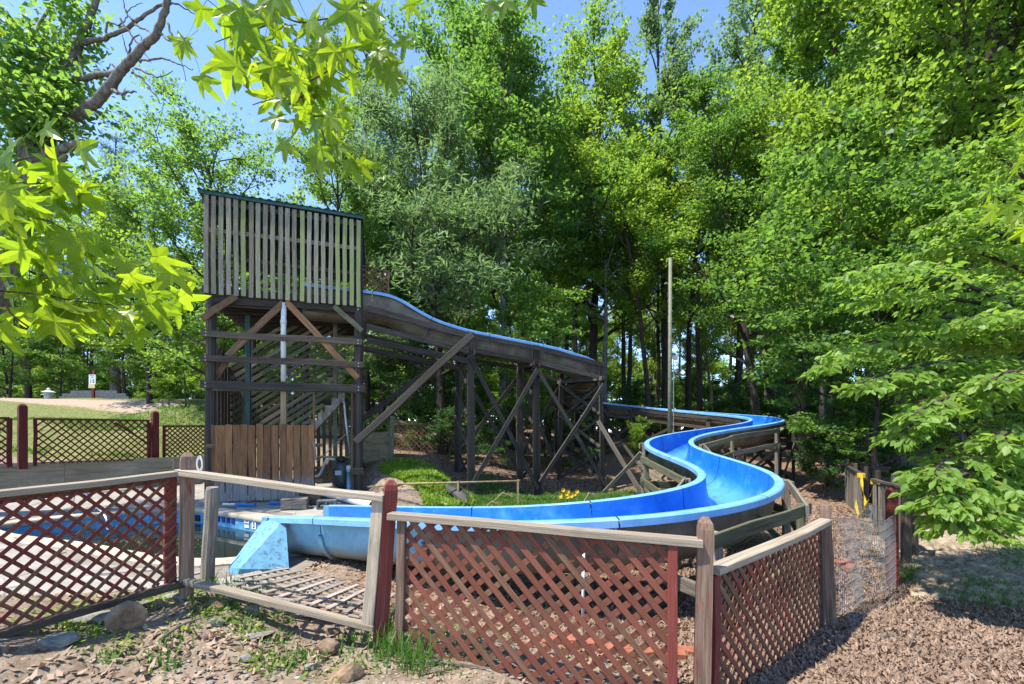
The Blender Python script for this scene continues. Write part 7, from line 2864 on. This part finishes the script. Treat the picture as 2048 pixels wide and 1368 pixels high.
    # yellow flowers and dry grass stems on the lawn
    base = P(1136, 1005, 8.6)
    zb = gz(base.x, base.y)
    f = thing('yellow_flowers', 'clump of yellow flowers standing on the lawn beyond the slide', 'flowers', (base.x, base.y, zb))
    rg = random.Random(3)
    gs = Geo()
    for i in range(11):
        hx, hy, hz = base.x + rg.gauss(0, .09), base.y + rg.gauss(0, .08), P(1136, 988 + rg.uniform(-10, 8), 8.6).z
        gs.tube([(base.x + (hx - base.x) * .4, hy, zb), (hx, hy, hz)], .004, 4, False)
        g = Geo()
        n = 8
        for q in range(n):
            a = q * 6.2832 / n
            c = Vector((hx, hy, hz))
            d = Vector((math.cos(a), -.35, math.sin(a))) * .045
            s = Vector((-math.sin(a), 0, math.cos(a))) * .013
            b = len(g.v)
            g.add([c, c + d * .55 + s, c + d, c + d * .55 - s], [(0, 1, 2, 3)])
        g.build('flower', MATS['petal_yellow'], f)
    tag(gs.build('stems', MATS['grass_blade'], f), kind='stuff')
    for (px, py, D, dx, lab) in ((975, 985, 9.0, .5, 'tall arching dry grass stem left of the flowers'), (960, 1002, 8.8, .38, 'shorter dry grass stem near the trestle foot'), (1158, 985, 8.6, .32, 'dry arching stem right of the yellow flowers')):
        a = P(px, py + 24, D)
        a.z = gz(a.x, a.y)
        tz = P(px, py, D).z
        t = thing('dry_stem', lab, 'grass', a)
        g = Geo()
        g.tube([a, a + Vector((dx * .2, 0, (tz - a.z) * .7)), Vector((a.x + dx * .6, a.y, tz)), Vector((a.x + dx, a.y, tz - .08))], [.008, .007, .009, .004], 5)
        for k in range(10):
            u = .5 + k * .05
            p = Vector((a.x + dx * u, a.y, tz - .02))
            g.tube([p, p + Vector((.05, .01, -.05))], [.006, .002], 4)
        g.build('stem', MATS['dry_stem'], t)
    # green turf strip seen under the dogwood, with a log
    v = []
    x0, x1 = 8.0, 15.5
    g = Geo()
    N = 24
    for i in range(N + 1):
        x = x0 + (x1 - x0) * i / N
        for j in range(5):
            y = 8.9 + .12 * math.sin(x) + j * .45
            v.append((x, y, gz(x, y) + .03))
    g.add(v, [(i * 5 + j, (i + 1) * 5 + j, (i + 1) * 5 + j + 1, i * 5 + j + 1) for i in range(N) for j in range(4)])
    o = tag(g.build('turf_strip', MATS['turf_green']), kind='structure')
    a, b = P(1830, 1025, 9.6), P(1935, 1052, 8.6)
    for p in (a, b): p.z = gz(p.x, p.y) + .06
    t = thing('log', 'reddish brown log lying at the edge of the green turf under the dogwood', 'log', a)
    g = Geo(); g.tube([a, a.lerp(b, .5), b], [.07, .065, .06], 10); g.build('trunk', MATS['wood_orange'], t)


def dist_seg(x, y): return dist_poly([(2.96, 4.27), (4.8, 5.75), (5.25, 6.3), (5.9, 8)], x, y) if False else np.minimum.reduce([seg_d(a, b, x, y) for a, b in (((2.96, 4.27), (4.8, 5.75)), ((4.8, 5.75), (5.25, 6.3)), ((5.25, 6.3), (5.95, 7.9)))])


def seg_d(a, b, x, y):
    dx, dy = b[0] - a[0], b[1] - a[1]
    t = np.clip(((x - a[0]) * dx + (y - a[1]) * dy) / (dx * dx + dy * dy), 0, 1)
    return np.hypot(x - a[0] - t * dx, y - a[1] - t * dy)


make_scatter()
